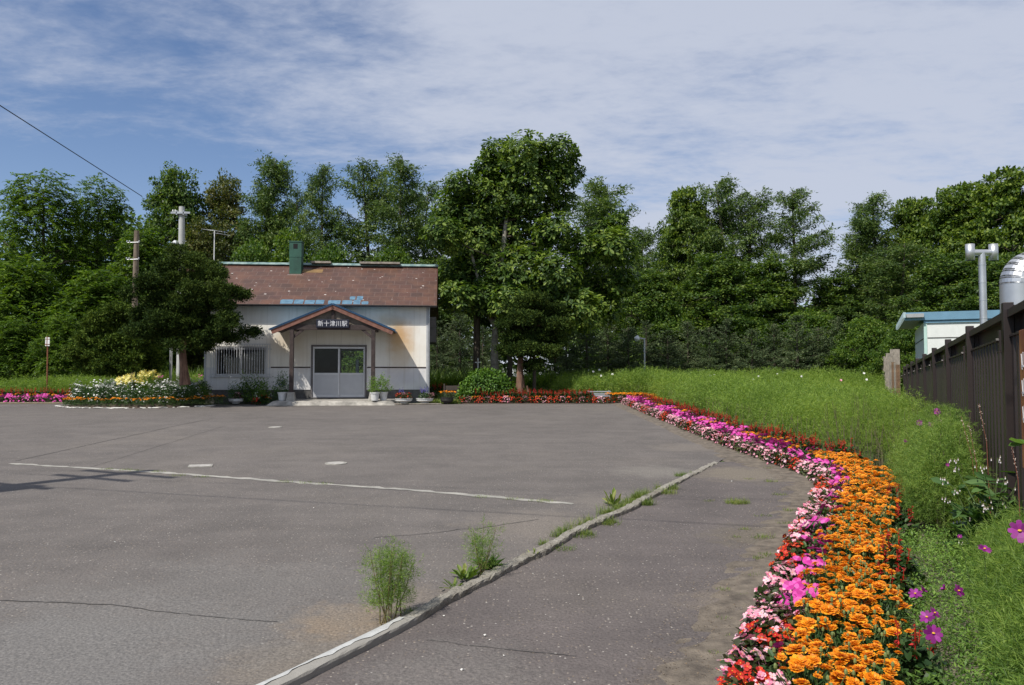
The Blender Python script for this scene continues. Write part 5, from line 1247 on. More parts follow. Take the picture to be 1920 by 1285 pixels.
# --- the cosmos field (nobody could count these plants)
def field():
    m = MB()
    # widths: from behind the bed to the fence
    def inner(y): return bedx(y) + np.interp(y, [6, 9, 11.2, 12.4, 14, 40], [1.15, 1.15, 1.2, 1.15, 1.12, 1.3])
    def dens_rows(y0, y1, n, nspray, nb, L_, w, R_, sr, stems=True, low=.2):
        y = y0 + (y1 - y0) * rng.uniform(0, 1, n) ; a = inner(y); b = fencex(y) - .25; keepw = np.clip(b - a, 0, None) / 9.0
        k = rng.uniform(0, 1, n) < keepw; y = y[k]; a = a[k]; b = b[k]; x = a + (b - a) * rng.uniform(0, 1, len(y))
        hh = 1.02 + .13 * np.sin(x * 2.9 + y * 1.7) * np.sin(y * 2.3 - x) + .13 * np.sin(x * .8 - y * 1.3 + 1) + rng.normal(0, .05, len(y)); hh *= np.clip(.72 + .5 * (x - a), .6, 1) 
        # lower at the fence foot far away
        B = np.stack([x, y, G(x, y)], 1); cosmos_mass(m, B, np.clip(hh, .45, 1.5), nspray, nb, L_, w, R_, 0, low, stems=stems, smi=1, sr=sr)
    dens_rows(9.2, 13.0, 400, 110, 9, .12, .0045, .28, .004)
    dens_rows(13.0, 18.0, 650, 42, 7, .16, .008, .28, .005, stems=False)
    dens_rows(18.0, 27.5, 1500, 26, 6, .19, .012, .30, .006, stems=False)
    # the part behind the lot, stretching back to the spruces
    n = 2500; y = rng.uniform(29.9, 37.0, n); xl = np.where(y < 31.5, 4.0 * y / 29.3 * .62, 2.0); x = xl + (17.5 - xl) * rng.uniform(0, 1, n); k = x < fencex(y) - .2; x, y = x[k], y[k]
    hh = 1.05 + .12 * np.sin(x * 1.6 + y) + .10 * np.sin(x * .7 - y * 1.3) + rng.normal(0, .06, len(x)); hh = hh * np.interp(x, [1.5, 3.5, 6], [.7, .95, 1.0]); B = np.stack([x, y, G(x, y)], 1)
    cosmos_mass(m, B, hh, 22, 6, .22, .014, .33, 0, .15, stems=False)
    n = 900; y = rng.uniform(27.0, 30.5, n); x = bedx(29) + 1.2 + (fencex(y) - bedx(29) - 1.4) * rng.uniform(0, 1, n); B = np.stack([x, y, G(x, y)], 1)
    cosmos_mass(m, B, np.full(n, 1.05) + rng.normal(0, .1, n), 24, 6, .2, .012, .3, 0, .2, stems=False)
    # visible stems along the front edge of the field
    for y in np.arange(9.5, 27, .12):
        x = float(inner(y)) + rng.uniform(0, .35); z = g(x, y); m.tube([(x,y,z),(x+rng.normal(0,.05),y,z+.3),(x+rng.normal(0,.09),y+.03,z+.65)], [.006,.005,.003], 4, 1, cap=False)
    for px in np.arange(1085, 1290, 5):
        y = 30.2 + rng.uniform(0, .5); x = (px-960)/F*y; z = g(x, y); m.tube([(x,y,z),(x+rng.normal(0,.05),y,z+.65)], [.014,.006], 4, 1, cap=False)
    o = m.build('cosmos_field', [M_cosmosf, M_stemb]); tag(o, 'dense feathery light-green field of cosmos plants', 'flower field', kind='stuff')
field()
# the mass beside the near bed, up to the fence
def near_mass():
    m = MB()
    n = 105; y = rng.uniform(5.7, 9.4, n); a = bedx(y) + np.interp(y, [5.9, 7, 9.4], [1.45, 1.25, 1.12]); b = fencex(y) - .30; k = rng.uniform(0, 1, n) < .92; x = a + np.clip(b - a, .05, None) * rng.uniform(0, 1, n); kk = ~((x / y * F + 960 > 1745) & (y < 7.0)); x, y, a = x[kk], y[kk], a[kk]; n = len(x)
    hh = np.interp(y, [5.7, 6.4, 7.3, 9.4], [.62, .95, 1.12, 1.18]) * rng.uniform(.72, 1.15, n) * np.clip(.72 + (x - a) * .5, .6, 1.05)
    B = np.stack([x, y, G(x, y)], 1); cosmos_mass(m, B, hh, 380, 10, .078, .0036, .27, 0, .14, sr=.0035, sp=.85)
    o = m.build('cosmos_thicket', [M_cosmos, M_stemb]); tag(o, 'soft feathery thicket of cosmos between the orange bed and the fence', 'plants', kind='stuff')
    # low feathery growth in the near right corner
    m = MB(); n = 190; y = rng.uniform(2.6, 6.2, n); a = bedx(y) + 1.35 + np.interp(y, [2.6, 4.2, 6.2], [.0, .15, .3]); b = np.full(n, 4.0) + (y - 6.14) * .4586 + .1; b = np.maximum(b, a + .1); x = a + (b - a) * rng.uniform(0, 1, n)
    hh = np.interp(x - a, [0, .4, 1.0, 1.5], [.27, .52, .80, 1.0]) * rng.uniform(.75, 1.2, n); B = np.stack([x, y, G(x, y)], 1)
    cosmos_mass(m, B, hh, 85, 9, .115, .0042, .20, 0, .05, sr=.0028, sp=.62)
    o = m.build('low_cosmos', [M_cosmos, M_stem]); tag(o, 'low feathery green growth in the near corner by the fence', 'plants', kind='stuff')
    # light ferny seedlings just right of the marigolds
    m = MB(); n = 1050; y = rng.uniform(2.6, 6.8, n); a = bedx(y) + .88; x = a + rng.uniform(0, .85, n); B = np.stack([x, y, G(x, y) + .02], 1)
    P = np.repeat(B, 26, 0) + np.stack([rng.normal(0, .055, n*26), rng.normal(0, .055, n*26), rng.uniform(.02, .16, n*26)], 1); S = rng.uniform(.018, .038, n*26); X = unit(rdir(n*26) * np.array([1,1,.5]) + UP*.25)
    m.scat(LEAF[0], LEAF[1], P, frames(X, unit(UP + rdir(n*26) * .5)), np.stack([S, S*.33, S], 1)); o = m.build('seedling_mat', M_seed); tag(o, 'light green ferny seedlings right of the orange marigolds', 'seedlings', kind='stuff')
near_mass()
# --- flower templates -------------------------------------------------
def pom(m, c, r, mi, ax=UP, seed=0, rings=((1.0,12,2),(.84,11,12),(.66,10,20),(.46,8,30),(.26,5,42))):
    ax = unit(np.array(ax, float)); r1 = unit(np.cross(ax, [0.3, 1, .1])); r2 = np.cross(ax, r1); X = []; P = []; S = []; Nn = []
    for (f, n, tilt) in rings:
        for k in range(n):
            a = 2*math.pi*k/n + rng.uniform(-.15,.15) + f*3; d = r1*math.cos(a) + r2*math.sin(a); t = R(tilt + rng.uniform(-9, 9)); X.append(d*math.cos(t) + ax*math.sin(t)); P.append(np.array(c) + d*r*.04 + ax*r*(.05+(1-f)*.48)); S.append(r*f*rng.uniform(.9,1.1)); Nn.append(ax*math.cos(t) - d*math.sin(t))
    S = np.array(S); m.scat([(0,-.10,0),(.75,-.30,.03),(1.0,-.14,-.03),(1.04,.14,.05),(.75,.30,-.02),(0,.10,0)], [(0,1,4,5),(1,2,3,4)], np.array(P), frames(np.array(X), np.array(Nn)), np.stack([S, S, S], 1), mi)
def disc_flower(m, c, r, mi, ax, n=5, w=.85, cup=.2, cmi=None):
    ax = unit(np.array(ax, float)); r1 = unit(np.cross(ax, [0.31, .9, .13])); r2 = np.cross(ax, r1); X = []; Nn = []; a0 = rng.uniform(0, 6)
    for k in range(n): a = a0 + 2*math.pi*k/n; d = r1*math.cos(a) + r2*math.sin(a); X.append(d + ax*cup); Nn.append(ax - d*cup)
    S = np.full(n, r) * rng.uniform(.88, 1.1, n); m.scat([(0,-.06,0),(.6,-.5*w,.02),(.95,-.34*w,0),(1.0,.0,-.03),(.95,.34*w,0),(.6,.5*w,.02),(0,.06,0)], [(0,1,5,6),(1,2,4,5),(2,3,3,4)], np.repeat(np.array([c]), n, 0), frames(np.array(X), np.array(Nn)), np.stack([S, S, S], 1), mi)
    if cmi is not None: m.lathe([(r*.16, .0),(r*.13, r*.10),(.0005, r*.14)], np.array(c) + ax*.0, 7, cmi)
def mound_pts(n, r, h, lo=.05):
    a = rng.uniform(0, 6.28, n); t = rng.uniform(0, 1, n) ** .5; ph = rng.uniform(lo, 1.57, n)
    rr = r * np.cos(ph) ** .6 * (.6 + .4*t); return np.stack([rr*np.cos(a), rr*np.sin(a), h*np.sin(ph)*(.6+.4*t)], 1)
def T_marigold(nb, hi=True, seed=0):
    f = MB(); P = mound_pts(620 if hi else 190, .15, .23); n = len(P); S = rng.uniform(.022, .045, n) * (1 if hi else 1.5); X = unit(P*np.array([1,1,.4])*4 + rdir(n)*.9 + UP*.3)
    f.scat(LEAF[0], LEAF[1], P, frames(X, unit(UP + rdir(n)*.6)), np.stack([S, S*.26, S], 1), 0)
    heads = []
    for k in range(nb):
        a = k*2.4 + rng.uniform(-.4,.4); r = .14*math.sqrt((k+.4)/nb)*rng.uniform(.85,1.1); z = .235 - r*.28 + rng.uniform(0,.045); c = np.array([r*math.cos(a), r*math.sin(a), z]); heads.append((c, rng.uniform(.024,.035), unit(np.array([math.cos(a)*.35*r/.15, math.sin(a)*.35*r/.15 - .12, 1.0])+rng.normal(0,.12,3))))
        f.tube([c*np.array([.3,.3,.3]), c*.8, c], [.003,.0022,.002], 4, 1, cap=False)
        if hi: f.lathe([(.003,-.012),(.007,-.004),(.008,.003)], c - np.array([0,0,.004]), 6, 1)
    if hi:
        for k in range(3):  # closed buds
            a = rng.uniform(0,6.28); r = rng.uniform(.05,.16); c = np.array([r*math.cos(a), r*math.sin(a), .27-r*.2+rng.uniform(0,.03)]); f.tube([c*.5, c], [.002,.002], 4, 1, cap=False); f.lathe([(.002,-.004),(.007,.004),(.0065,.014),(.003,.020),(.0005,.021)], c, 6, 2)
    return f, heads
M_bud = simple('yellow_green_buds', (.16,.20,.06), .7, .3, 30)
MARI_HI = []; POMS = []
for s in range(4):
    f, heads = T_marigold([9,8,10,8][s]); MARI_HI.append((f.mesh('foliage', [M_marif, M_stem, M_bud]), heads))
for s in range(4):
    m = MB(); pom(m, (0,0,0), 1.0, 0); POMS.append(m.mesh('blossom', M_orange))
MARI_LO = []
for s in range(5):
    f, heads = T_marigold([8,10,7,9,6][s], False)
    for c, r, ax in heads: pom(f, c, r*1.1, 2, ax, rings=((1.0,8,4),(.7,7,18),(.4,5,32)))
    MARI_LO.append(f.mesh('plant', [M_marif, M_stem, M_orange]))
def T_begonia(hi, mat):
    out = []
    for s in range(4):
        f = MB(); P = mound_pts(150 if hi else 70, .11, .17); n = len(P); S = rng.uniform(.030,.050,n)*(1 if hi else 1.2); X = unit(P*np.array([1,1,.3])*5 + rdir(n)*.8)
        f.scat(LEAF2[0], LEAF2[1], P, frames(X, unit(P*4 + UP*.6 + rdir(n)*.35)), np.stack([S, S*.8, S*.5], 1), 0)
        q = mound_pts(50, .138, .215, .1)
        for c in q: disc_flower(f, c, rng.uniform(.015,.022)*(1 if hi else 1.15), 1, c*np.array([1,1,.6])*5 + np.array([0,-.5,.4]) + rng.normal(0,.25,3), 4, .95, .15, 2 if hi else None)
        out.append(f.mesh('plant', [M_begf, mat, M_yc]))
    return out
BEG_P = T_begonia(True, M_pinkw); BEG_R = T_begonia(True, M_red)
PET = []
for s in range(4):
    f = MB(); P = mound_pts(170, .14, .20); n = len(P); S = rng.uniform(.025,.045,n); X = unit(P*np.array([1,1,.3])*5 + rdir(n)*.8)
    f.scat(LEAF2[0], LEAF2[1], P, frames(X, unit(P*4 + UP*.6 + rdir(n)*.4)), np.stack([S, S*.55, S*.5], 1), 0)
    for c in mound_pts(20, .15, .25, .2): disc_flower(f, c, rng.uniform(.026,.036), 1, c*np.array([1,1,.4])*5 + np.array([0,-.7,.7]) + rng.normal(0,.25,3), 5, 1.1, .12)
    PET.append(f.mesh('plant', [M_marif, M_mag]))
SALV = []
for s in range(4):
    f = MB(); P = mound_pts(200, .13, .24); n = len(P); S = rng.uniform(.04,.065,n); X = unit(P*np.array([1,1,.2])*5 + rdir(n)*.7)
    f.scat(LEAF2[0], LEAF2[1], P, frames(X, unit(P*3 + UP*.9 + rdir(n)*.4)), np.stack([S, S*.6, S*.5], 1), 0)
    for k in range(4):
        a = k*2.4; r = rng.uniform(.03,.11); b = np.array([r*math.cos(a), r*math.sin(a), .20]); tp = b + np.array([r*.2*math.cos(a), r*.2*math.sin(a), rng.uniform(.10,.16)]); f.tube([b, tp], [.003,.002], 4, 1, cap=False)
        nn = 26; t = rng.uniform(0,1,nn); Q = b + (tp-b)*t[:,None]; X = unit(rdir(nn)*np.array([1,1,.4]) - UP*.1); Sx = rng.uniform(.022,.034,nn)*(1.2-.6*t); f.scat(LEAF[0], LEAF[1], Q, frames(X, rdir(nn)), np.stack([Sx, Sx*.38, Sx], 1), 1)
    SALV.append(f.mesh('plant', [M_salf, M_sal]))
WHT = []
for s in range(3):
    f = MB(); P = mound_pts(300, .16, .42); n = len(P); S = rng.uniform(.04,.07,n); f.scat(LEAF[0], LEAF[1], P, frames(unit(rdir(n)+UP*.5), rdir(n,.6)), np.stack([S, S*.33, S], 1), 0)
    for c in mound_pts(27, .21, .62, .2): f.tube([c*np.array([.6,.6,.6]), c], [.003,.002], 4, 0, cap=False); disc_flower(f, c, rng.uniform(.014,.024), 1, c*np.array([1,1,.5])*4 + np.array([0,-.6,.4]), 5, .95, .15)
    WHT.append(f.mesh('plant', [M_marif, M_white]))
LIL = []
for s in range(2):
    f = MB()
    for k in range(5):
        a = rng.uniform(0,6.28); r = rng.uniform(.02,.10); tp = np.array([r*2*math.cos(a), r*2*math.sin(a), rng.uniform(.75,1.0)]); f.tube([(r*math.cos(a), r*math.sin(a), 0), tp], [.006,.005], 5, 0, cap=False)
        nn = 34; t = rng.uniform(.1,.92,nn); Q = np.array([r*math.cos(a), r*math.sin(a), 0]) + (tp - np.array([r*math.cos(a), r*math.sin(a), 0]))*t[:,None]; Sx = rng.uniform(.09,.14,nn); f.scat(LEAF[0], LEAF[1], Q, frames(unit(rdir(nn)*np.array([1,1,.3])+UP*.3), rdir(nn,1)), np.stack([Sx, Sx*.18, Sx], 1), 0)
        for q in range(4): aa = q*1.6 + a; c = tp + np.array([.10*math.cos(aa), .10*math.sin(aa), rng.uniform(-.12,.07)]); f.tube([tp - np.array([0,0,.1]), c], [.003,.003], 4, 0, cap=False); disc_flower(f, c, rng.uniform(.065,.085), 1, [math.cos(aa)*.6, math.sin(aa)*.6-.6, .45], 6, .38, .30)
    LIL.append(f.mesh('plant', [M_shrub, M_yel]))
SIL = []
for s in range(2):
    f = MB(); P = mound_pts(420, .26, .72); n = len(P); S = rng.uniform(.05,.09,n); f.scat(LEAF2[0], LEAF2[1], P, frames(unit(rdir(n)+UP*.2), rdir(n,.8)), np.stack([S, S*.55, S*.5], 1), 0)
    for c in mound_pts(18, .28, .86, .5): 
        nn = 14; Q = c + rng.normal(0, .025, (nn, 3)); Sx = np.full(nn, .04); f.scat(LEAF[0], LEAF[1], Q, frames(rdir(nn), rdir(nn)), np.stack([Sx, Sx*.6, Sx], 1), 1)
    SIL.append(f.mesh('plant', [M_comf, M_silver]))
def plant(name, me, x, y, sc, label, cat, group, z=None, dz=0.0):
    o = obj(name, me, None, (x, y, (g(x, y) if z is None else z) + .02 + dz), random.uniform(0, 6.28), sc); return tag(o, label, cat, group)
def marigold_hi(x, y, sc, label, group):
    fo, heads = random.choice(MARI_HI); rz = random.uniform(0, 6.28)
    e = empty('marigold_plant', (x, y, g(x, y) + .02), label, 'flower plant', group, rz=rz); e.scale = (sc,)*3; obj('foliage', fo, e)
    for c, r, ax in heads:
        b = obj('blossom', random.choice(POMS), e, tuple(c), 0, r*random.choice((.62,.8,.95,1.0,1.1,1.2))*random.uniform(.95,1.05)); q = Vector(ax).to_track_quat('Z','Y') @ Matrix.Rotation(random.uniform(0,6.28),3,'Z').to_quaternion(); b.rotation_euler = q.to_euler()
# --- the curving bed ----------------------------------------------------
def bed_curve():
    pts = [(float(bedx(y)), y) for y in np.arange(1.2, 29.2, .1)]; P = np.array(pts); k = np.ones(9)/9
    X = np.convolve(np.pad(P[:,0], 4, mode='edge'), k, 'valid'); Y = P[:,1]; d = np.concatenate([[0], np.cumsum(np.hypot(np.diff(X), np.diff(Y)))]); return X, Y, d
BX, BY, BD_ = bed_curve(); TX = np.gradient(BX); TY = np.gradient(BY); q_ = np.hypot(TX, TY); TX /= q_; TY /= q_
def bed_pt(s, off):
    i = np.interp(s, BD_, np.arange(len(BD_))); j = int(round(i)); x = np.interp(s, BD_, BX); y = np.interp(s, BD_, BY); return float(x + TY[j]*off), float(y - TX[j]*off)
def curving_bed():
    Ltot = BD_[-1]; s = .2; k = 0
    rowj = lambda: random.uniform(-.035, .035)
    G1, G2, G3, G4, G5 = 'pale pink begonias edging the curving bed', 'red begonias edging the curving bed', 'magenta petunias in the curving bed', 'orange marigolds in the curving bed', 'red salvias at the back of the curving bed'
    while s < Ltot:
        x, y = bed_pt(s, .13 + rowj()*.8)
        pink = (math.sin(s*2.1) + random.uniform(-.9,.9)) > (-.75 if y > 8.5 else -.2); 
        if pink: plant('begonia_plant', random.choice(BEG_P), x, y, random.uniform(.85,1.15), 'pale pink begonia in the front row of the curving bed', 'flower plant', G1)
        else: plant('begonia_plant', random.choice(BEG_R), x, y, random.uniform(.85,1.12), 'bright red begonia in the front rows of the curving bed', 'flower plant', G2)
        s += random.uniform(.15, .20)
    s = .3
    while s < Ltot:
        x, y = bed_pt(s, .29 + rowj()); u = random.random()
        near = y < 8.5
        if near and u < .16: plant('begonia_plant', random.choice(BEG_R), x, y, 1.05, 'bright red begonia in the front rows of the curving bed', 'flower plant', G2)
        elif near and u < .42: plant('begonia_plant', random.choice(BEG_P), x, y, 1.05, 'pale pink begonia in the front row of the curving bed', 'flower plant', G1)
        else: plant('petunia_plant', random.choice(PET), x, y, random.uniform(.9,1.2), 'magenta petunia behind the begonias of the curving bed', 'flower plant', G3)
        s += random.uniform(.19, .25)
    s = .1
    while s < Ltot:
        x, y = bed_pt(s, .50)
        if y > 11.0:
            for off in (.47,):
                x, y = bed_pt(s, off + rowj()); u = random.random()
                if u < .86: plant('petunia_plant', random.choice(PET), x, y, random.uniform(1.0,1.25), 'magenta petunia behind the begonias of the curving bed', 'flower plant', G3)
                else: plant('marigold_plant', random.choice(MARI_LO), x, y, 1.1, 'orange marigold among the petunias of the curving bed', 'flower plant', 'orange marigolds among the petunias')
            x, y = bed_pt(s + .1, .68 + rowj())
            if random.random() < .35: plant('petunia_plant', random.choice(PET), x, y, 1.15, 'magenta petunia behind the begonias of the curving bed', 'flower plant', G3)
            elif random.random() < .18: plant('marigold_plant', random.choice(MARI_LO), x, y, 1.1, 'orange marigold among the petunias of the curving bed', 'flower plant', 'orange marigolds among the petunias')
            else: plant('salvia_plant', random.choice(SALV), x, y, random.uniform(.95,1.25), 'red salvia along the field side of the curving bed', 'flower plant', G5)
            x, y = bed_pt(s, .90 + rowj())
            if random.random() < .55: plant('salvia_plant', random.choice(SALV), x, y, random.uniform(1.05,1.3), 'red salvia along the field side of the curving bed', 'flower plant', G5)
            if y > 26.5:
                x, y = bed_pt(s, 1.1 + rowj()); plant('marigold_plant', random.choice(MARI_LO), x, y, 1.2, 'orange marigold among the petunias of the curving bed', 'flower plant', 'orange marigolds among the petunias')
            s += .235; continue
        offs = (.42, .56, .70) if y > 7.6 else (.42, .55, .68)
        for j, off in enumerate(offs):
            xx, yy = bed_pt(s + (.1 if j % 2 else 0) + random.uniform(-.03,.03), off + rowj()); sc = random.uniform(.9, 1.15)
            if yy < 7.2: marigold_hi(xx, yy, sc, 'orange marigold in the %s' % ('row right beside the petunias','inner middle row of the patch','outer middle row of the patch','outermost row of the patch')[j], G4)
            else: plant('marigold_plant', random.choice(MARI_LO), xx, yy, sc*1.05, 'orange marigold in the %s' % ('row right beside the petunias','inner middle row of the patch','outer middle row of the patch','outermost row of the patch')[j], 'flower plant', G4)
        xx, yy = bed_pt(s, (.88 if y > 8.0 else .83) + rowj())
        if random.random() < .3: plant('salvia_plant', random.choice(SALV), xx, yy, random.uniform(.85,1.1), 'red salvia along the field side of the curving bed', 'flower plant', G5)
        s += .215
curving_bed()
# --- centre border right of the station ----------------------------------
def centre_border():
    m = MB(); z = .60
    x0, x1 = (862-960)/F*29.2, (1160-960)/F*29.2
    grid('border_soil', np.linspace(x0-.1, x1+.9, 24), np.linspace(28.55, 30.6, 8), lambda X, Y: G(X, Y) + .0 + .05*np.sin(np.clip((Y-28.55)/2.05,0,1)*np.pi), M_soil)
    n = 26
    for i in range(n):
        x = x0 + .1 + (x1 - x0 - .1)*i/(n-1); y = 28.85 + random.uniform(-.05,.05); y2 = 29.15
        if (i//1) % 3 == 1: plant('begonia_plant', random.choice(BEG_P), x, y, 1.25, 'pale pink begonia plant in the straight border beside the shrub', 'flower plant', 'pale pink begonias of the centre border')
        else: plant('begonia_plant', random.choice(BEG_R), x, y, 1.2, 'red begonia plant in the straight border beside the shrub', 'flower plant', 'red begonias of the centre border')
        if i < 17 and i % 5 == 2: plant('marigold_plant', random.choice(MARI_LO), x+.05, y+.1, 1.0, 'small orange marigold among begonias in the straight border', 'flower plant', 'marigolds of the centre border')
    for i in range(24):
        x = x0 + .7 + (x1 - x0 - 1.7)*i/23; 
        for y in (29.25, 29.6): plant('salvia_plant', random.choice(SALV), x + random.uniform(-.06,.06), y + random.uniform(-.08,.08), random.uniform(1.2,1.5), 'red salvia plant behind the begonias of the straight border', 'flower plant', 'red salvias of the centre border')
    xa, xb = (1145-960)/F*29.2, (1225-960)/F*29.2
    for i in range(9):
        for y in (29.3, 29.65): plant('marigold_plant', random.choice(MARI_LO), xa + (xb-xa)*i/8 + random.uniform(-.04,.04), y, 1.35, 'orange marigold plant clustered right of the slatted bench', 'flower plant', 'marigolds beside the slatted bench')
centre_border()
# --- left border and oval bed ---------------------------------------------
def left_beds():
    y0 = 28.9; xa, xb = (-120-960)/F*y0, (135-960)/F*y0
    grid('border_soil', np.linspace(xa, xb, 16), np.linspace(28.5, 30.3, 6), lambda X, Y: G(X, Y) + .02 + .04*np.sin(np.clip((Y-28.5)/1.8,0,1)*np.pi), M_sandy)
    for i in range(22):
        x = xa + (xb - xa - .3)*i/21
        plant('petunia_plant', random.choice(PET), x, 28.95, 1.15, 'magenta petunia plant in the border left of the oval bed', 'flower plant', 'magenta petunias of the left border')
        plant('petunia_plant' if i % 3 else 'marigold_plant', random.choice(PET if i % 3 else MARI_LO), x+.1, 29.2, 1.3, 'magenta petunia plant in the border left of the oval bed' if i % 3 else 'orange marigold plant in the border left of the oval bed', 'flower plant', 'magenta petunias of the left border' if i % 3 else 'orange marigolds of the left border')
        plant('salvia_plant', random.choice(SALV), x+.05, 29.5, 1.6, 'red salvia plant in the border left of the oval bed', 'flower plant', 'red salvias of the left border')
    # oval bed
    cx, cy, rx, ry = (262-960)/F*27.4, 27.35, 2.62, 1.45; z = g(cx, cy)
    m = MB(); V = [(cx, cy, z+.14)]; n = 40
    for rr, h in ((.5,.12),(.85,.06),(1.0,-.03)):
        for k in range(n): a = 2*math.pi*k/n; V.append((cx + rx*rr*math.cos(a), cy + ry*rr*math.sin(a), z + h))
    Fs = [(0, 1+k, 1+(k+1)%n) for k in range(n)] + [(1+j*n+k, 1+(j+1)*n+k, 1+(j+1)*n+(k+1)%n, 1+j*n+(k+1)%n) for j in range(2) for k in range(n)]
    m.add(V, Fs); tag(m.build('border_soil', M_soil, smooth=True), kind='structure')
    # rim of whitewashed stones
    import bmesh
    for k in range(34):
        a = math.pi*1.02 + math.pi*.96*(k+random.uniform(-.4,.4))/33; x, y = cx + (rx+.05)*math.cos(a) + random.uniform(-.03,.03), cy + (ry+.05)*math.sin(a) + random.uniform(-.03,.03)
        bm = bmesh.new()
        for v in rdir(16): bm.verts.new(v*np.array([.15,.07,.022])*rng.uniform(.7,1.25))
        bmesh.ops.convex_hull(bm, input=bm.verts[:]); me = bpy.data.meshes.new('edging_stone'); bm.to_mesh(me); bm.free(); me.materials.append(M_stone)
        o = obj('edging_stone', me, None, (x, y, g(x,y)+.018), random.uniform(0,3), random.uniform(.4,1.5)); tag(o, 'white flat stone edging the oval flower bed', 'stone', 'white stones edging the oval bed')
    def inb(u, v): return cx + rx*u*.97, cy + ry*v*.97
    for k in range(20):   # marigolds along the front
        a = math.pi*1.03 + math.pi*.94*k/19; x, y = cx + rx*.9*math.cos(a), cy + ry*.9*math.sin(a); plant('marigold_plant', random.choice(MARI_LO), x, y, random.uniform(1.1,1.35), 'orange marigold plant at the rim of the oval bed', 'flower plant', 'orange marigolds of the oval bed')
    for k in range(44):
        a = math.pi + math.pi*((k % 22) + .5)/22; f = .66 if k < 22 else .42; x, y = cx + rx*min(.97,f*1.22)*math.cos(a), cy + ry*f*math.sin(a); plant('white_flower_plant', random.choice(WHT), x, y, random.uniform(1.15,1.5), 'bushy white-flowering plant in the oval bed', 'flower plant', 'white flowers of the oval bed', dz=.04)
    for (px, py) in ((238,0),(254,0),(268,0),(286,0),(262,1),(278,1)):
        x = (px-960)/F*27.2; plant('yellow_lily', random.choice(LIL), x, 27.05 + .3*py, random.uniform(.98,1.1), 'tall pale yellow lily in the middle of the oval bed', 'flower plant', 'yellow lilies of the oval bed', dz=.12)
    for px in (192,205,225,300,312,326,340,356,372,385,215,334):
        x = (px-960)/F*27.9; plant('grey_flower_bush', random.choice(SIL), x, 27.9 + random.uniform(-.2,.3), random.uniform(.85,1.05), 'leafy bush with greyish flower heads behind the white flowers', 'flower plant', 'greyish flowers of the oval bed', dz=.08)
M_sandy = simple('sandy_verge', (.22,.18,.12), .95, .35, 9, bmp=.6)
left_beds()
# --- grass lawn, tall grass stuff -------------------------------------------
def blades(m, P, h, w, lean=.35, mi=0):
    n = len(P); H = h * rng.uniform(.55, 1.25, n); a = rng.uniform(0, 6.28, n); d = np.stack([np.cos(a), np.sin(a), np.zeros(n)], 1); X = unit(UP + d * rng.uniform(0, lean, (n, 1)) * 1.5); Nn = d
    m.scat([(0,-.5,0),(0,.5,0),(.55,.38,.06),(1,0,.30),(.55,-.38,.06)], [(0,1,2,4),(4,2,3,3)], P, frames(X, Nn + 1e-3), np.stack([H, np.full(n, w), H], 1), mi)
def lawns():
    m = MB(); n = 26000; x = rng.uniform(-24, -10.2, n); y = rng.uniform(29.6, 35.5, n); k = ~((x > -11.9) & (y > 29.0)); x, y = x[k], y[k]; blades(m, np.stack([x, y, G(x, y)], 1), .42, .022, .5)
    n = 3000; x = rng.uniform(-3.3, -1.9, n); y = rng.uniform(28.4, 31, n); blades(m, np.stack([x, y, G(x, y)], 1), .16, .02, .5)
    n = 9000; x = rng.uniform(-3, 3, n); y = rng.uniform(31, 37, n); blades(m, np.stack([x, y, G(x, y)], 1), .5, .025, .5)
    o = m.build('grass', M_grass); tag(o, 'light green grass behind the flower borders', 'grass', kind='stuff')
    m = MB(); n = 16000; x = rng.uniform(-26, 3, n); y = rng.uniform(36.2, 37.6, n); blades(m, np.stack([x, y, G(x, y)], 1), 1.35, .045, .55); o = m.build('tall_grass', M_reed); tag(o, 'tall arching grass along the foot of the wood', 'grass', kind='stuff')
lawns()
def left_planting():
    m = MB(); n = 900; x = rng.uniform(-24.5, -12.3, n); y = rng.uniform(30.4, 34.2, n); B = np.stack([x, y, G(x, y)], 1)
    cosmos_mass(m, B, .80 + .08*np.sin(x*1.3) + rng.normal(0, .05, n), 24, 6, .2, .014, .3, 0, .15, stems=False); o = m.build('left_cosmos_field', [M_cosmosf, M_stemb]); tag(o, 'low light-green feathery planting behind the left border', 'flower field', kind='stuff')
left_planting()
PNK = []
for s in range(3):
    f = MB(); P = mound_pts(260, .22, .85); n = len(P); S = rng.uniform(.06,.10,n); f.scat(LEAF[0], LEAF[1], P, frames(unit(rdir(n)+UP*.5), rdir(n,.6)), np.stack([S, S*.3, S], 1), 0)
    for c in mound_pts(16, .30, 1.02, .7): f.tube([c*np.array([.6,.6,.6]), c], [.004,.003], 4, 0, cap=False); disc_flower(f, c, rng.uniform(.04,.055), 1, c*np.array([1,1,.5])*2 + np.array([0,-.8,.3]), 6, .9, .15)
    PNK.append(f.mesh('plant', [M_seed, [M_mag, M_pinkw, M_mag][s]]))
for i, px in enumerate([8, 60, 100, 108, 118, 128, 136, 145, 160, 178, 196, 205, 222, 300, 372, 384]):
    D = 35.0; x = (px-960)/F*D; plant('pink_flower_plant', random.choice(PNK), x, D, random.uniform(.9, 1.05), 'pink flowering plant at the edge of the tall grass', 'flower plant', 'pink flowers along the tall grass')
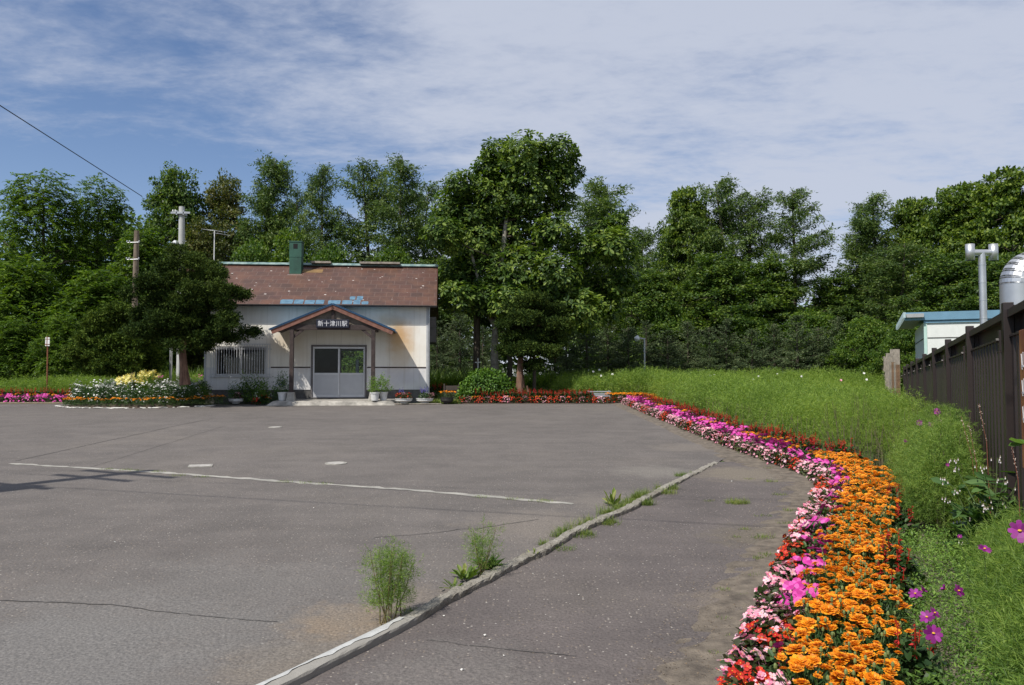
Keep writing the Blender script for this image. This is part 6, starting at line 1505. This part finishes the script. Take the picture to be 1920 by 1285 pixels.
# ================================================================ SMALL THINGS
def tuft(px, py, r, h, n, label, group=None, w=.0035, name='grass_tuft', mat=None, x=None, y=None, z=None):
    if x is None: x, y = gnd(px, py)
    m = MB(); a = rng.uniform(0, 6.28, n); rr = r * rng.uniform(0, 1, n) ** .6; P = np.stack([rr*np.cos(a), rr*np.sin(a)*.7, np.zeros(n)], 1); blades(m, P, h, w, .9); o = m.build(name, mat or M_grass, loc=(x, y, (g(x, y) if z is None else z) + .006)); tag(o, label, 'grass tuft', group); return o
GT = 'grass tufts growing in the sidewalk'
tuft(1382, 946, .14, .075, 420, 'largest grass tuft growing alone in the middle of the far sidewalk')
for (px, py, r, h, n) in [(1445,905,.10,.05,90),(1395,995,.06,.035,70),(1432,1012,.12,.05,150),(1330,942,.09,.03,60),(1430,970,.09,.03,60),(1425,1050,.08,.04,80),(1355,1165,.05,.03,40),(1360,1110,.06,.03,60),(1440,880,.08,.04,60),(1380,1010,.05,.03,50),(1480,960,.08,.04,80),(1462,930,.10,.04,90),(1420,1085,.07,.04,80),(1440,1045,.07,.05,90),(1395,1120,.05,.03,50),(1372,1200,.05,.03,60),(1470,985,.09,.04,90),(1405,900,.09,.03,70),(1340,1230,.04,.03,40)]:
    tuft(px, py, r, h, n, 'thin low grass tuft at the dusty edge of the sidewalk', GT)
# tufts along the kerb
GK = 'grass tufts along the kerb'
for k in range(60):
    i = int(np.interp(random.random(), [0, .12, 1], [len(KL)*.34, len(KL)*.45, len(KL)-4])); X, Y, nx, ny = KL[i]; side = random.choice((-1, -1, -1, 1)); 
    dens = 1.0 if 7.2 < Y < 9.8 else .45
    if random.random() > dens: continue
    x, y = X + nx*.10*side, Y + ny*.10*side; tuft(0, 0, random.uniform(.05,.16), random.uniform(.05,.13) if 7 < Y < 10 else random.uniform(.03,.07), random.randint(60,170), 'grass tuft sprouting against the rough kerb', GK, x=x, y=y)
for (a, b) in (((500,903),(640,910)),((330,893),(420,898)),((880,932),(1060,944)),((180,880),(300,886))):
    p, q = np.array(gnd(*a)), np.array(gnd(*b)); n = int(np.linalg.norm(q-p)/.28)
    for k in range(n): c = p + (q-p)*(k+random.random())/n; tuft(0, 0, .12, .035, 60, 'low yellowish grass along the concrete strip in the lot', 'grass along the concrete strip', x=float(c[0]), y=float(c[1]))
# broad-leaved weed and dock beside the kerb plants
def rosette(px, py, n, ln, wr, mat, label, name='weed', up=.6, ax=None):
    x, y = gnd(px, py); m = MB(); a = rng.uniform(0, 6.28, n); X = unit(np.stack([np.cos(a), np.sin(a), rng.uniform(.15, up*2, n)], 1)); S = ln*rng.uniform(.6,1.2,n)
    m.scat(LEAF2[0], LEAF2[1], np.stack([rng.normal(0,.02,n), rng.normal(0,.02,n), np.zeros(n)+.005], 1), frames(X, np.stack([-np.cos(a)*.6, -np.sin(a)*.6, np.ones(n)], 1)), np.stack([S, S*wr, S*.4], 1)); o = m.build(name, mat, loc=(x, y, g(x, y)+.01)); tag(o, label, 'weed'); return o
rosette(915, 1072, 26, .14, .32, M_comf, 'broad-leaved weed with brownish leaves at the foot of the thin cosmos')
rosette(872, 1090, 22, .13, .26, M_grass, 'leafy green weed left of the thin cosmos on the kerb')
rosette(850, 1108, 14, .10, .22, M_grass, 'small green weed near the kerb between the two cosmos plants')
rosette(1150, 950, 18, .18, .20, M_grass, 'taller upright weed beside the far kerb', up=1.4)
rosette(1000, 1050, 14, .09, .12, M_grass, 'spiky little weed lying over the kerb')
# self-sown cosmos plants by the kerb
def cosmos_plant(px, py, H, R_, nspray, nstem, label, w=.0024, L_=.075, lean=0):
    x, y = gnd(px, py); e = empty('cosmos_plant', (x, y, g(x, y)), label, 'plant'); st = MB(); m = MB(); CC = []; DD = []
    for k in range(nstem):
        a = k*2.4 + .5; rr = R_*rng.uniform(.2,.95); tp = np.array([rr*math.cos(a) + lean*H, rr*math.sin(a), H*rng.uniform(.72,1.0)*(1 - .15*rr/R_)]); md = tp*np.array([.55,.55,.5]); st.tube([(rng.normal(0,.015), rng.normal(0,.015), 0), md, tp], [.0045,.003,.0014], 5)
        nn = nspray//nstem; t = rng.uniform(.22, 1.0, nn); Q = np.where(t[:,None] < .5, md*(t/.5)[:,None], md + (tp-md)*((t-.5)/.5)[:,None]); off = rdir(nn)*np.array([1,1,.35]); ln = rng.uniform(.02,.10,nn)*(1.25 - .7*t)
        for q, o_, l_ in list(zip(Q, off, ln))[::6]: st.tube([q, q + o_*l_], [.0012,.0007], 3, cap=False)
        CC.append(Q + off*ln[:,None]); DD.append(unit(off + UP*.7 + rdir(nn)*.3))
    C = np.concatenate(CC); D_ = np.concatenate(DD); feather(m, C, D_, np.full(len(C), L_)*rng.uniform(.7,1.2,len(C)), 9, w); m.build('foliage', M_cosmos, e); st.build('stem', M_stemc, e)
M_stemc = simple('reddish_green_stem', (.16,.13,.05), .7, .4, 30)
cosmos_plant(722, 1172, .52, .125, 560, 7, 'bushy feathery cosmos plant growing at the kerb in the foreground', w=.0026, L_=.06)
cosmos_plant(742, 1160, .44, .10, 300, 4, 'smaller feathery cosmos plant hugging the bushy one at the kerb', w=.0026, L_=.06, lean=.05)
cosmos_plant(903, 1082, .42, .15, 330, 5, 'thin sparse feathery cosmos plant growing farther along the kerb', w=.0026, L_=.06)
# purple cosmos blooms in the near right corner
def bloom(px, py, D, r, ax, label, root=(0, 0), npet=8, mat=None, closed=False):
    c = at(px, py, D); bx, by = c.x + root[0], D + root[1]; bz = g(bx, by); e = empty('cosmos_flower', (bx, by, bz), label, 'flower'); l = np.array([c.x-bx, D-by, c.z-bz])
    ax = unit(np.array(ax, float)); m = MB(); m.tube([(0,0,0), l*.55 + np.array([0,0,.03]), l - ax*.012], [.0028,.002,.0015], 5); n = 26; t = rng.uniform(.1,.8,n); m.build('stem', M_stem, e)
    m = MB(); disc_flower(m, l, r, 0, ax, npet, .54, .9 if closed else .16); m.build('petals', mat or M_pur, e)
    m = MB(); q = l + ax*.004; m.lathe([(r*.17,0),(r*.14,r*.10),(.0004,r*.13)], q, 8); m.build('flower_centre', M_yc, e)
BL = [(1750,1188,3.55,.042,(-.2,-1,.35),'large open purple cosmos flower lowest above the marigolds',(.10,.06),8,False),
 (1738,1158,3.75,.036,(-.5,-.5,.8),'open purple cosmos flower just above the large lowest one',(.12,.1),8,False),
 (1752,1150,3.9,.032,(.5,-.5,.7),'purple cosmos flower touching the one beside it at its right',(.12,.1),7,False),
 (1716,1114,4.1,.036,(-.3,-.5,.9),'purple cosmos flower leaning over the red salvias',(.14,.1),7,False),
 (1728,1108,4.3,.030,(.6,-.3,.6),'half-turned purple cosmos flower behind the leaning one',(.14,.1),6,True),
 (1797,1108,4.1,.036,(.5,-.9,.4),'dark purple cosmos flower facing right over the seedlings',(-.02,.08),7,False),
 (1773,1106,4.2,.030,(-.6,.3,.5),'faded violet cosmos flower left of the dark one',(.0,.08),6,True),
 (1846,1030,4.4,.040,(.1,-.45,.95),'purple cosmos flower in front of the comfrey leaves',(.08,.1),8,False),
 (1799,1008,4.8,.020,(-.3,-.6,.7),'half-opened purple cosmos bud above the feathery leaves',(.15,.1),6,True),
 (1912,996,3.6,.052,(-.5,-.8,.3),'big purple cosmos flower cut by the right edge',(.2,.1),8,False),
 (1757,772,8.3,.040,(-.2,-.9,.4),'upper purple cosmos flower of the cluster by the fence',(-.05,.1),8,False),
 (1758,792,8.2,.038,(.2,-.9,.4),'lower purple cosmos flower with yellow centre by the fence',(-.05,.1),8,False),
 (1746,797,8.3,.036,(-.6,-.7,.4),'paler purple cosmos flower left in the cluster by the fence',(-.05,.1),8,False),
 (1724,793,8.5,.036,(-.3,-.9,.3),'purple cosmos flower apart to the left of the fence cluster',(-.05,.1),8,False),
 (1772,778,8.5,.030,(.5,-.6,.5),'small violet cosmos flower right in the cluster by the fence',(-.05,.1),7,True),
 (1697,828,8.6,.026,(-.2,-.8,.5),'dark little purple cosmos in the thicket below the cluster',(.0,.1),6,True),
 (1776,873,6.8,.022,(-.2,-.8,.5),'tiny violet cosmos bud left of the comfrey flowers',(.0,.1),6,True)]
for (px, py, D, r, ax, lab, root, n, cl) in BL: bloom(px, py, D, r, ax, lab, root, n, closed=cl)
# pale blooms dotted over the field
for (px, py, D, mat) in [(1556,745,20,M_pur),(1612,768,17,M_pinkw),(1630,756,18.5,M_pinkw),(1590,785,15.5,M_pinkw),(1332,705,33,M_white),(1340,703,34,M_white),(1127,705,31.5,M_white),(1112,697,32,M_white),(1124,694,32.5,M_white),(1148,702,31.8,M_white),(1119,721,31,M_white),(1457,702,34,M_white),(1422,706,33,M_white),(1412,712,31,M_white),(1503,706,33,M_white),(1620,700,33,M_white),(1625,712,30,M_white),(1246,711,32,M_pinkw),(1577,713,29,M_pinkw)]:
    bloom(px, py, D, .05 if D > 25 else .045, (-.1,-.9,.5), 'pale cosmos flower floating above the green field' , (0, .02), 8, mat)
    o = COL.objects[-1]
for o in [o for o in SC.objects if o.get('label', '').startswith('pale cosmos flower floating')]: o['group'] = 'pale cosmos flowers over the field'
# comfrey with hanging bells beside the fence
def comfrey():
    D = 6.2; x0 = (1850-960)/F*D; z0 = g(x0, D); e = empty('comfrey_plant', (x0, D, z0), 'comfrey plant with lance leaves and hanging white bells beside the fence', 'plant'); k = F/D
    tips = [(1768,900),(1780,940),(1790,1010),(1835,1000),(1785,862),(1795,880),(1822,875),(1848,893),(1860,858),(1875,890),(1800,925),(1815,975),(1822,948),(1838,940),(1855,938),(1868,942),(1805,985),(1866,968),(1880,905),(1893,890),(1905,905)]
    st = MB(); lf = MB(); fl = MB()
    for i, (px, py) in enumerate(tips):
        dy = rng.uniform(-.25,.12); t = np.array([(px-1850)/k, dy, at(px,py,D).z-z0]); b = np.array([rng.uniform(-.12,.12), rng.uniform(-.1,.1), 0]); md = (b+t)/2 + np.array([0,0,.10]); st.tube([b, md, t], [.006,.004,.002], 5)
        n = 7; s = rng.uniform(.25,.95,n); Q = np.where(s[:,None]<.5, b+(md-b)*(s*2)[:,None], md+(t-md)*(s*2-1)[:,None]); X = unit(rdir(n)*np.array([1,1,.3]) + UP*.15); S = rng.uniform(.13,.23,n)*(1.25-.55*s); lf.scat(LEAF2[0], LEAF2[1], Q, frames(X, rdir(n,1.6)), np.stack([S, S*.30, S*.25], 1))
        for q in range(6):
            c = t + np.array([rng.normal(0,.018), rng.normal(0,.018), rng.uniform(-.035,.01)]); fl.lathe([(.0010,.010),(.0034,.005),(.0046,-.005),(.0042,-.008)], c, 6, 0); fl.lathe([(.001,.016),(.0048,.009),(.005,.005)], c, 6, 1)
    n = 60; a = rng.uniform(0,6.28,n); X = unit(np.stack([np.cos(a), np.sin(a), rng.uniform(.1,1.0,n)], 1)); S = rng.uniform(.20,.36,n); lf.scat(LEAF2[0], LEAF2[1], np.stack([rng.normal(0,.06,n), rng.normal(0,.06,n), rng.uniform(0,.30,n)], 1), frames(X, UP + rdir(n)*.3), np.stack([S, S*.30, S*.2], 1))
    st.build('stem', M_stem, e); lf.build('leaves', M_comf, e); fl.build('bells', [M_pinkbell, M_calyx], e, smooth=True)
M_pinkbell = simple('white_pink_bells', (.72,.66,.68), .6, .15, 60); M_calyx = simple('dull_calyx', (.20,.17,.10), .7, .3, 60)
comfrey()
# seed spikes by the fence
def spike(px0, py0, px1, py1, D, label):
    a = at(px0, py0, D); b = at(px1, py1, D); gx = a.x + (a.x-b.x)*.4; z0 = g(gx, D); e = empty('flower_spike', (gx, D, z0), label, 'plant'); m = MB(); A = np.array([a.x-gx, 0, a.z-z0]); Bv = np.array([b.x-gx, 0, b.z-z0]); m.tube([(0,0,0), A, Bv], [.003,.0025,.0012], 5); m.build('stem', M_redst, e)
    m = MB(); n = 60; t = rng.uniform(0,1,n); Q = A + (Bv-A)*t[:,None] + rng.normal(0,.003,(n,3)); S = rng.uniform(.008,.014,n); m.scat(LEAF[0], LEAF[1], Q, frames(unit(rdir(n)+UP), rdir(n)), np.stack([S, S*.5, S], 1)); m.build('seeds', M_seedh, e)
M_redst = simple('reddish_stalk', (.22,.07,.04), .7, .3, 30); M_seedh = leafmat('pale_seed_heads', (.35,.22,.16), (.55,.42,.34), (.7,.6,.52), .2, tcol=(1,1,1))
spike(1850, 830, 1835, 757, 6.6, 'tall red and white seed spike rising against the fence'); spike(1823, 862, 1802, 780, 7.0, 'curved seed spike left of the tallest one'); spike(1831, 870, 1816, 795, 6.9, 'second curved seed spike crossing its neighbour'); spike(1775, 815, 1752, 766, 8.0, 'pale arched seed spike behind the purple cluster'); spike(1909, 900, 1897, 838, 5.7, 'short seed spike right of the near fence post')
def big_leaf():
    D = 5.0; c = at(1921, 832, D); z0 = g(c.x, D); e = empty('leafy_shoot', (c.x, D, z0), 'shoot with two large light green leaves reaching in at the right edge', 'plant'); m = MB(); h = c.z - z0; m.tube([(0,0,0),(.02,0,h*.6),(0,0,h)], [.006,.005,.003], 6); m.build('stem', M_stem, e)
    m = MB(); X = unit(np.array([[-1,-.15,.28],[-1,.1,-.12],[.9,.2,.3],[.3,.9,.2]])); S = np.array([.115,.10,.12,.11]); m.scat(LEAF2[0], LEAF2[1], np.array([[0,0,h]]*4), frames(X, np.array([[-.1,-.55,.8]]*4)), np.stack([S, S*.42, S*.3], 1)); m.build('leaf', M_shrub, e)
big_leaf()
# --- pots and planters in front of the station --------------------------------
def pot_round(lx, ly, r, h, label, kind, z=.14, bowl=False, mat=None, flow=None):
    p = stl(lx, ly, z); e = empty('flower_pot' if not bowl else 'planter', p, label, 'pot' if not bowl else 'planter')
    m = MB()
    if not bowl: m.lathe([(.001,0),(r*.72,0),(r*.75,.01),(r*.94,h-.05),(r*1.04,h-.048),(r*1.06,h),(r*.98,h),(r*.92,h-.03),(.001,h-.03)], n=22)
    else:
        m.lathe([(.001,0),(r*.5,0),(r*.52,.035),(r*.80,.05),(r*.98,h*.5),(r*1.0,h*.55),(r*.97,h*.6),(r*1.05,h-.02),(r*1.07,h),(r*.98,h),(r*.94,h-.03),(.001,h-.03)], n=26)
    m.build('pot', mat or M_pot, e, smooth=False)
    m = MB(); m.lathe([(r*.90,h-.028),(r*.5,h-.01),(.001,h-.005)], n=16); m.build('soil', M_soil, e); return e, p, h
def fill(e, me, dx, dy, h, sc, name): o = obj(name, me, e, (dx, dy, h-.02), random.uniform(0,6.28), sc); return o
def herb(n, r, h, mat, fmat=None, nf=0, fl=.012, w=.3, ls=.05):
    f = MB(); P = mound_pts(n, r, h); k = len(P); P *= (1 + .28*np.sin(P[:,:1]*31+P[:,2:]*17) ) * rng.uniform(.72, 1.22, (k,1)); S = rng.uniform(.6,1.3,k)*ls; f.scat(LEAF[0], LEAF[1], P, frames(unit(rdir(k)+UP*.8), rdir(k,.6)), np.stack([S, S*w, S], 1), 0)
    for j in range(10): a = rng.uniform(0,6.28); f.tube([(0,0,0),(r*.7*math.cos(a), r*.7*math.sin(a), h*.75)], [.004,.002], 4, 0, cap=False)
    if nf:
        for c in mound_pts(nf, r*1.1, h*1.08, .4): disc_flower(f, c, fl, 1, c + np.array([0,-.3,.2]), 5, .9, .1)
    return f.mesh('herb', [mat, fmat or M_white])
def spikes_mesh(mat, n=9, h=.42):
    f = MB(); P = mound_pts(160, .15, .2); k = len(P); S = rng.uniform(.04,.06,k); f.scat(LEAF[0], LEAF[1], P, frames(unit(rdir(k)+UP*.5), rdir(k,.6)), np.stack([S, S*.35, S], 1), 0)
    for j in range(n):
        a = j*2.4; r = rng.uniform(.04,.15); b = np.array([r*math.cos(a), r*math.sin(a), .1]); t = b + np.array([0,0,h*rng.uniform(.6,1)-.1]); f.tube([b, t], [.003,.002], 4, 0, cap=False); nn = 26; s = rng.uniform(.5,1,nn); Q = b+(t-b)*s[:,None]; Sx = np.full(nn,.022); f.scat(LEAF[0], LEAF[1], Q, frames(rdir(nn,.3), rdir(nn)), np.stack([Sx, Sx*.6, Sx], 1), 1)
    return f.mesh('spikes', [M_marif, mat])
HERB = herb(700, .24, .44, M_seed, M_white, 30, ls=.065); HERB2 = herb(700, .25, .48, M_comf, M_blue, 16, ls=.065); HERB3 = herb(950, .32, .64, M_bush, M_blue, 10, ls=.075)
e, p, h = pot_round(-.98, -1.42, .165, .30, 'white plastic pot at the left end of the entrance step', 0); fill(e, HERB2, 0, 0, h, 1.15, 'grey_green_herb')
e, p, h = pot_round(2.30, -1.78, .165, .30, 'front white pot beside the right porch post', 0); fill(e, HERB, -.02, 0, h, 1.0, 'light_green_herb')
e, p, h = pot_round(2.58, -1.50, .155, .30, 'white pot tucked behind the front pot at the right porch post', 0); fill(e, HERB, 0, 0, h, 1.1, 'light_green_herb')
e, p, h = pot_round(-2.72, -.9, .25, .17, 'white bowl planter under the left barred window', 0, .03, True); fill(e, random.choice(BEG_P), .05, 0, h, 1.2, 'begonia'); fill(e, HERB2, -.1, .05, h, .95, 'grey_green_herb')
e, p, h = pot_round(3.30, -1.42, .30, .17, 'left white bowl planter with red and white flowers right of the step', 0, .04, True)
for dx, me in ((-.17,BEG_R[0]),(0.0,BEG_P[1]),(.17,BEG_R[2])): fill(e, me, dx, -.03, h, 1.1, 'begonia')
fill(e, spikes_mesh(M_blue), -.1, .12, h, 1.0, 'blue_spikes'); fill(e, WHT[0], .0, -.05, h-.06, .5, 'white_flowers')
e, p, h = pot_round(4.05, -1.36, .30, .17, 'right white bowl planter with white and violet flowers below the wall corner', 0, .04, True)
for dx, me in ((-.14,WHT[0]),(.08,WHT[1])): fill(e, me, dx, -.03, h-.08, .62, 'white_flowers')
fill(e, spikes_mesh(M_blue, 12), -.05, .12, h, 1.1, 'blue_spikes'); fill(e, BEG_P[2], .22, .05, h, 1.1, 'begonia')
e, p, h = pot_round(4.85, -1.25, .24, .22, 'black bowl planter of orange marigolds past the wall corner', 0, .02, True, M_potb)
for dx, dy in ((-.15,-.08),(.1,-.1),(.0,.1),(.2,.08)): fill(e, random.choice(MARI_LO), dx, dy, h-.05, 1.15, 'marigold')
# pallet plank under the bowls
m = MB(); m.bb((-.9,-.12,0),(.9,.0,.035)); o = m.build('plank', M_woodg, loc=stl(3.75,-1.5,.0)); o.rotation_euler=(0,0,R(5)); tag(o, 'low wooden plank lying beneath the white bowl planters', 'plank')
for (lx, ly, me, sc, nm, lab) in [(-2.45,-.55,HERB3,1.3,'herb_bush','dark leafy bush growing under the barred window'),(-2.0,-.7,HERB3,1.2,'herb_bush','leafy green bush between the window and the left porch post'),(-1.75,-1.0,HERB,1.4,'herb_bush','light green bush with red blossoms at its foot left of the step'),(-1.3,-.6,HERB2,1.1,'herb_bush','grey-green bush against the wall behind the left white pot'),
  (-3.75,-1.3,HERB3,.9,'herb_bush','dark bush at the left corner of the station')]:
    p = stl(lx, ly, .0); plant(nm, me, p.x, p.y, sc, lab, 'bush', None)
for (lx, ly, me, sc, lab) in [(-1.95,-1.15,BEG_R[0],1.3,'a'),(-1.7,-1.2,SALV[0],1.2,'b'),(-1.55,-1.15,MARI_LO[0],1.0,'c')]:
    p = stl(lx, ly, .0); plant('red_flower_plant', me, p.x, p.y, sc, {'a':'red begonia at the foot of the bushes under the window','b':'red salvia in front of the bush left of the step','c':'small marigold beside the left end of the step'}[lab], 'flower plant', None)
for i, (lx, ly) in enumerate([(-3.5,-1.5),(-3.25,-1.45),(-3.05,-1.5)]):
    p = stl(lx, ly, .0); plant('marigold_plant', random.choice(MARI_LO), p.x, p.y, 1.35, 'dark orange marigold plant between the oval bed and the white bowl', 'flower plant', 'marigolds at the station corner')
for i, (px, py) in enumerate([(812,722),(822,724),(830,718),(806,728)]):
    D = 32.5; x = (px-960)/F*D; plant('salvia_plant', SALV[i % 4], x, D, 2.0, 'red-leaved flowering plant behind the station corner', 'flower plant', 'red plants behind the station corner')
# yellow lupin-like spike by the wall left
D = 29.4; x = (379-960)/F*D; plant('orange_spike', spikes_mesh(M_yel, 5, .9), x, D, 1.0, 'tall yellow-orange flower spike beside the station left corner', 'flower plant', None)
# fallen petals and leaf litter along the bed
def litter():
    m = MB(); n = 6500; y = rng.uniform(2.8, 12.8, n) ; x = bedx(y) - rng.uniform(0, 1, n) ** 1.6 * np.interp(y, [3, 6, 8, 12], [.42, .65, .65, .40]); S = rng.uniform(.003, .013, n); P = np.stack([x, y, G(x, y) + .018], 1)
    m.scat(LEAF[0], LEAF[1], P, frames(unit(rdir(n)*np.array([1,1,.1])), UP + rdir(n)*.4), np.stack([S, S*.6, S], 1)); o = m.build('leaf_litter', leafmat('dry_litter', (.06,.04,.025), (.18,.12,.07), (.42,.33,.22), .1, tcol=(1,1,1))); tag(o, 'dry crumbs and fallen petals along the edge of the bed', 'litter', kind='stuff')
litter()

# ---------------------------------------------------------------- labels that single out the members of a row
def ordinal(n):
    small = ['zeroth','first','second','third','fourth','fifth','sixth','seventh','eighth','ninth','tenth','eleventh','twelfth','thirteenth','fourteenth','fifteenth','sixteenth','seventeenth','eighteenth','nineteenth']
    tens = ['','','twent','thirt','fort','fift','sixt','sevent','eight','ninet']
    if n < 20: return small[n]
    if n < 100: return tens[n//10] + ('ieth' if n % 10 == 0 else 'y-' + small[n % 10])
    return 'hundred' + ('th' if n == 100 else '-and-' + ordinal(n - 100))
def number_rows():
    by = {}
    for o in SC.objects:
        if o.parent is None and o.get('label') and o.get('category'): by.setdefault(o['label'], []).append(o)
    for lab, L_ in by.items():
        if len(L_) < 2: continue
        xs_ = [o.location.x for o in L_]; ys_ = [o.location.y for o in L_]
        near = (max(ys_) - min(ys_)) > (max(xs_) - min(xs_))
        L_.sort(key=lambda o: o.location.y if near else o.location.x)
        for i, o in enumerate(L_):
            n = ordinal(i + 1) + ' ' + lab + (', from the near end' if near else ', from the left'); o['label'] = n
            if not o.get('group'): o['group'] = lab
number_rows()
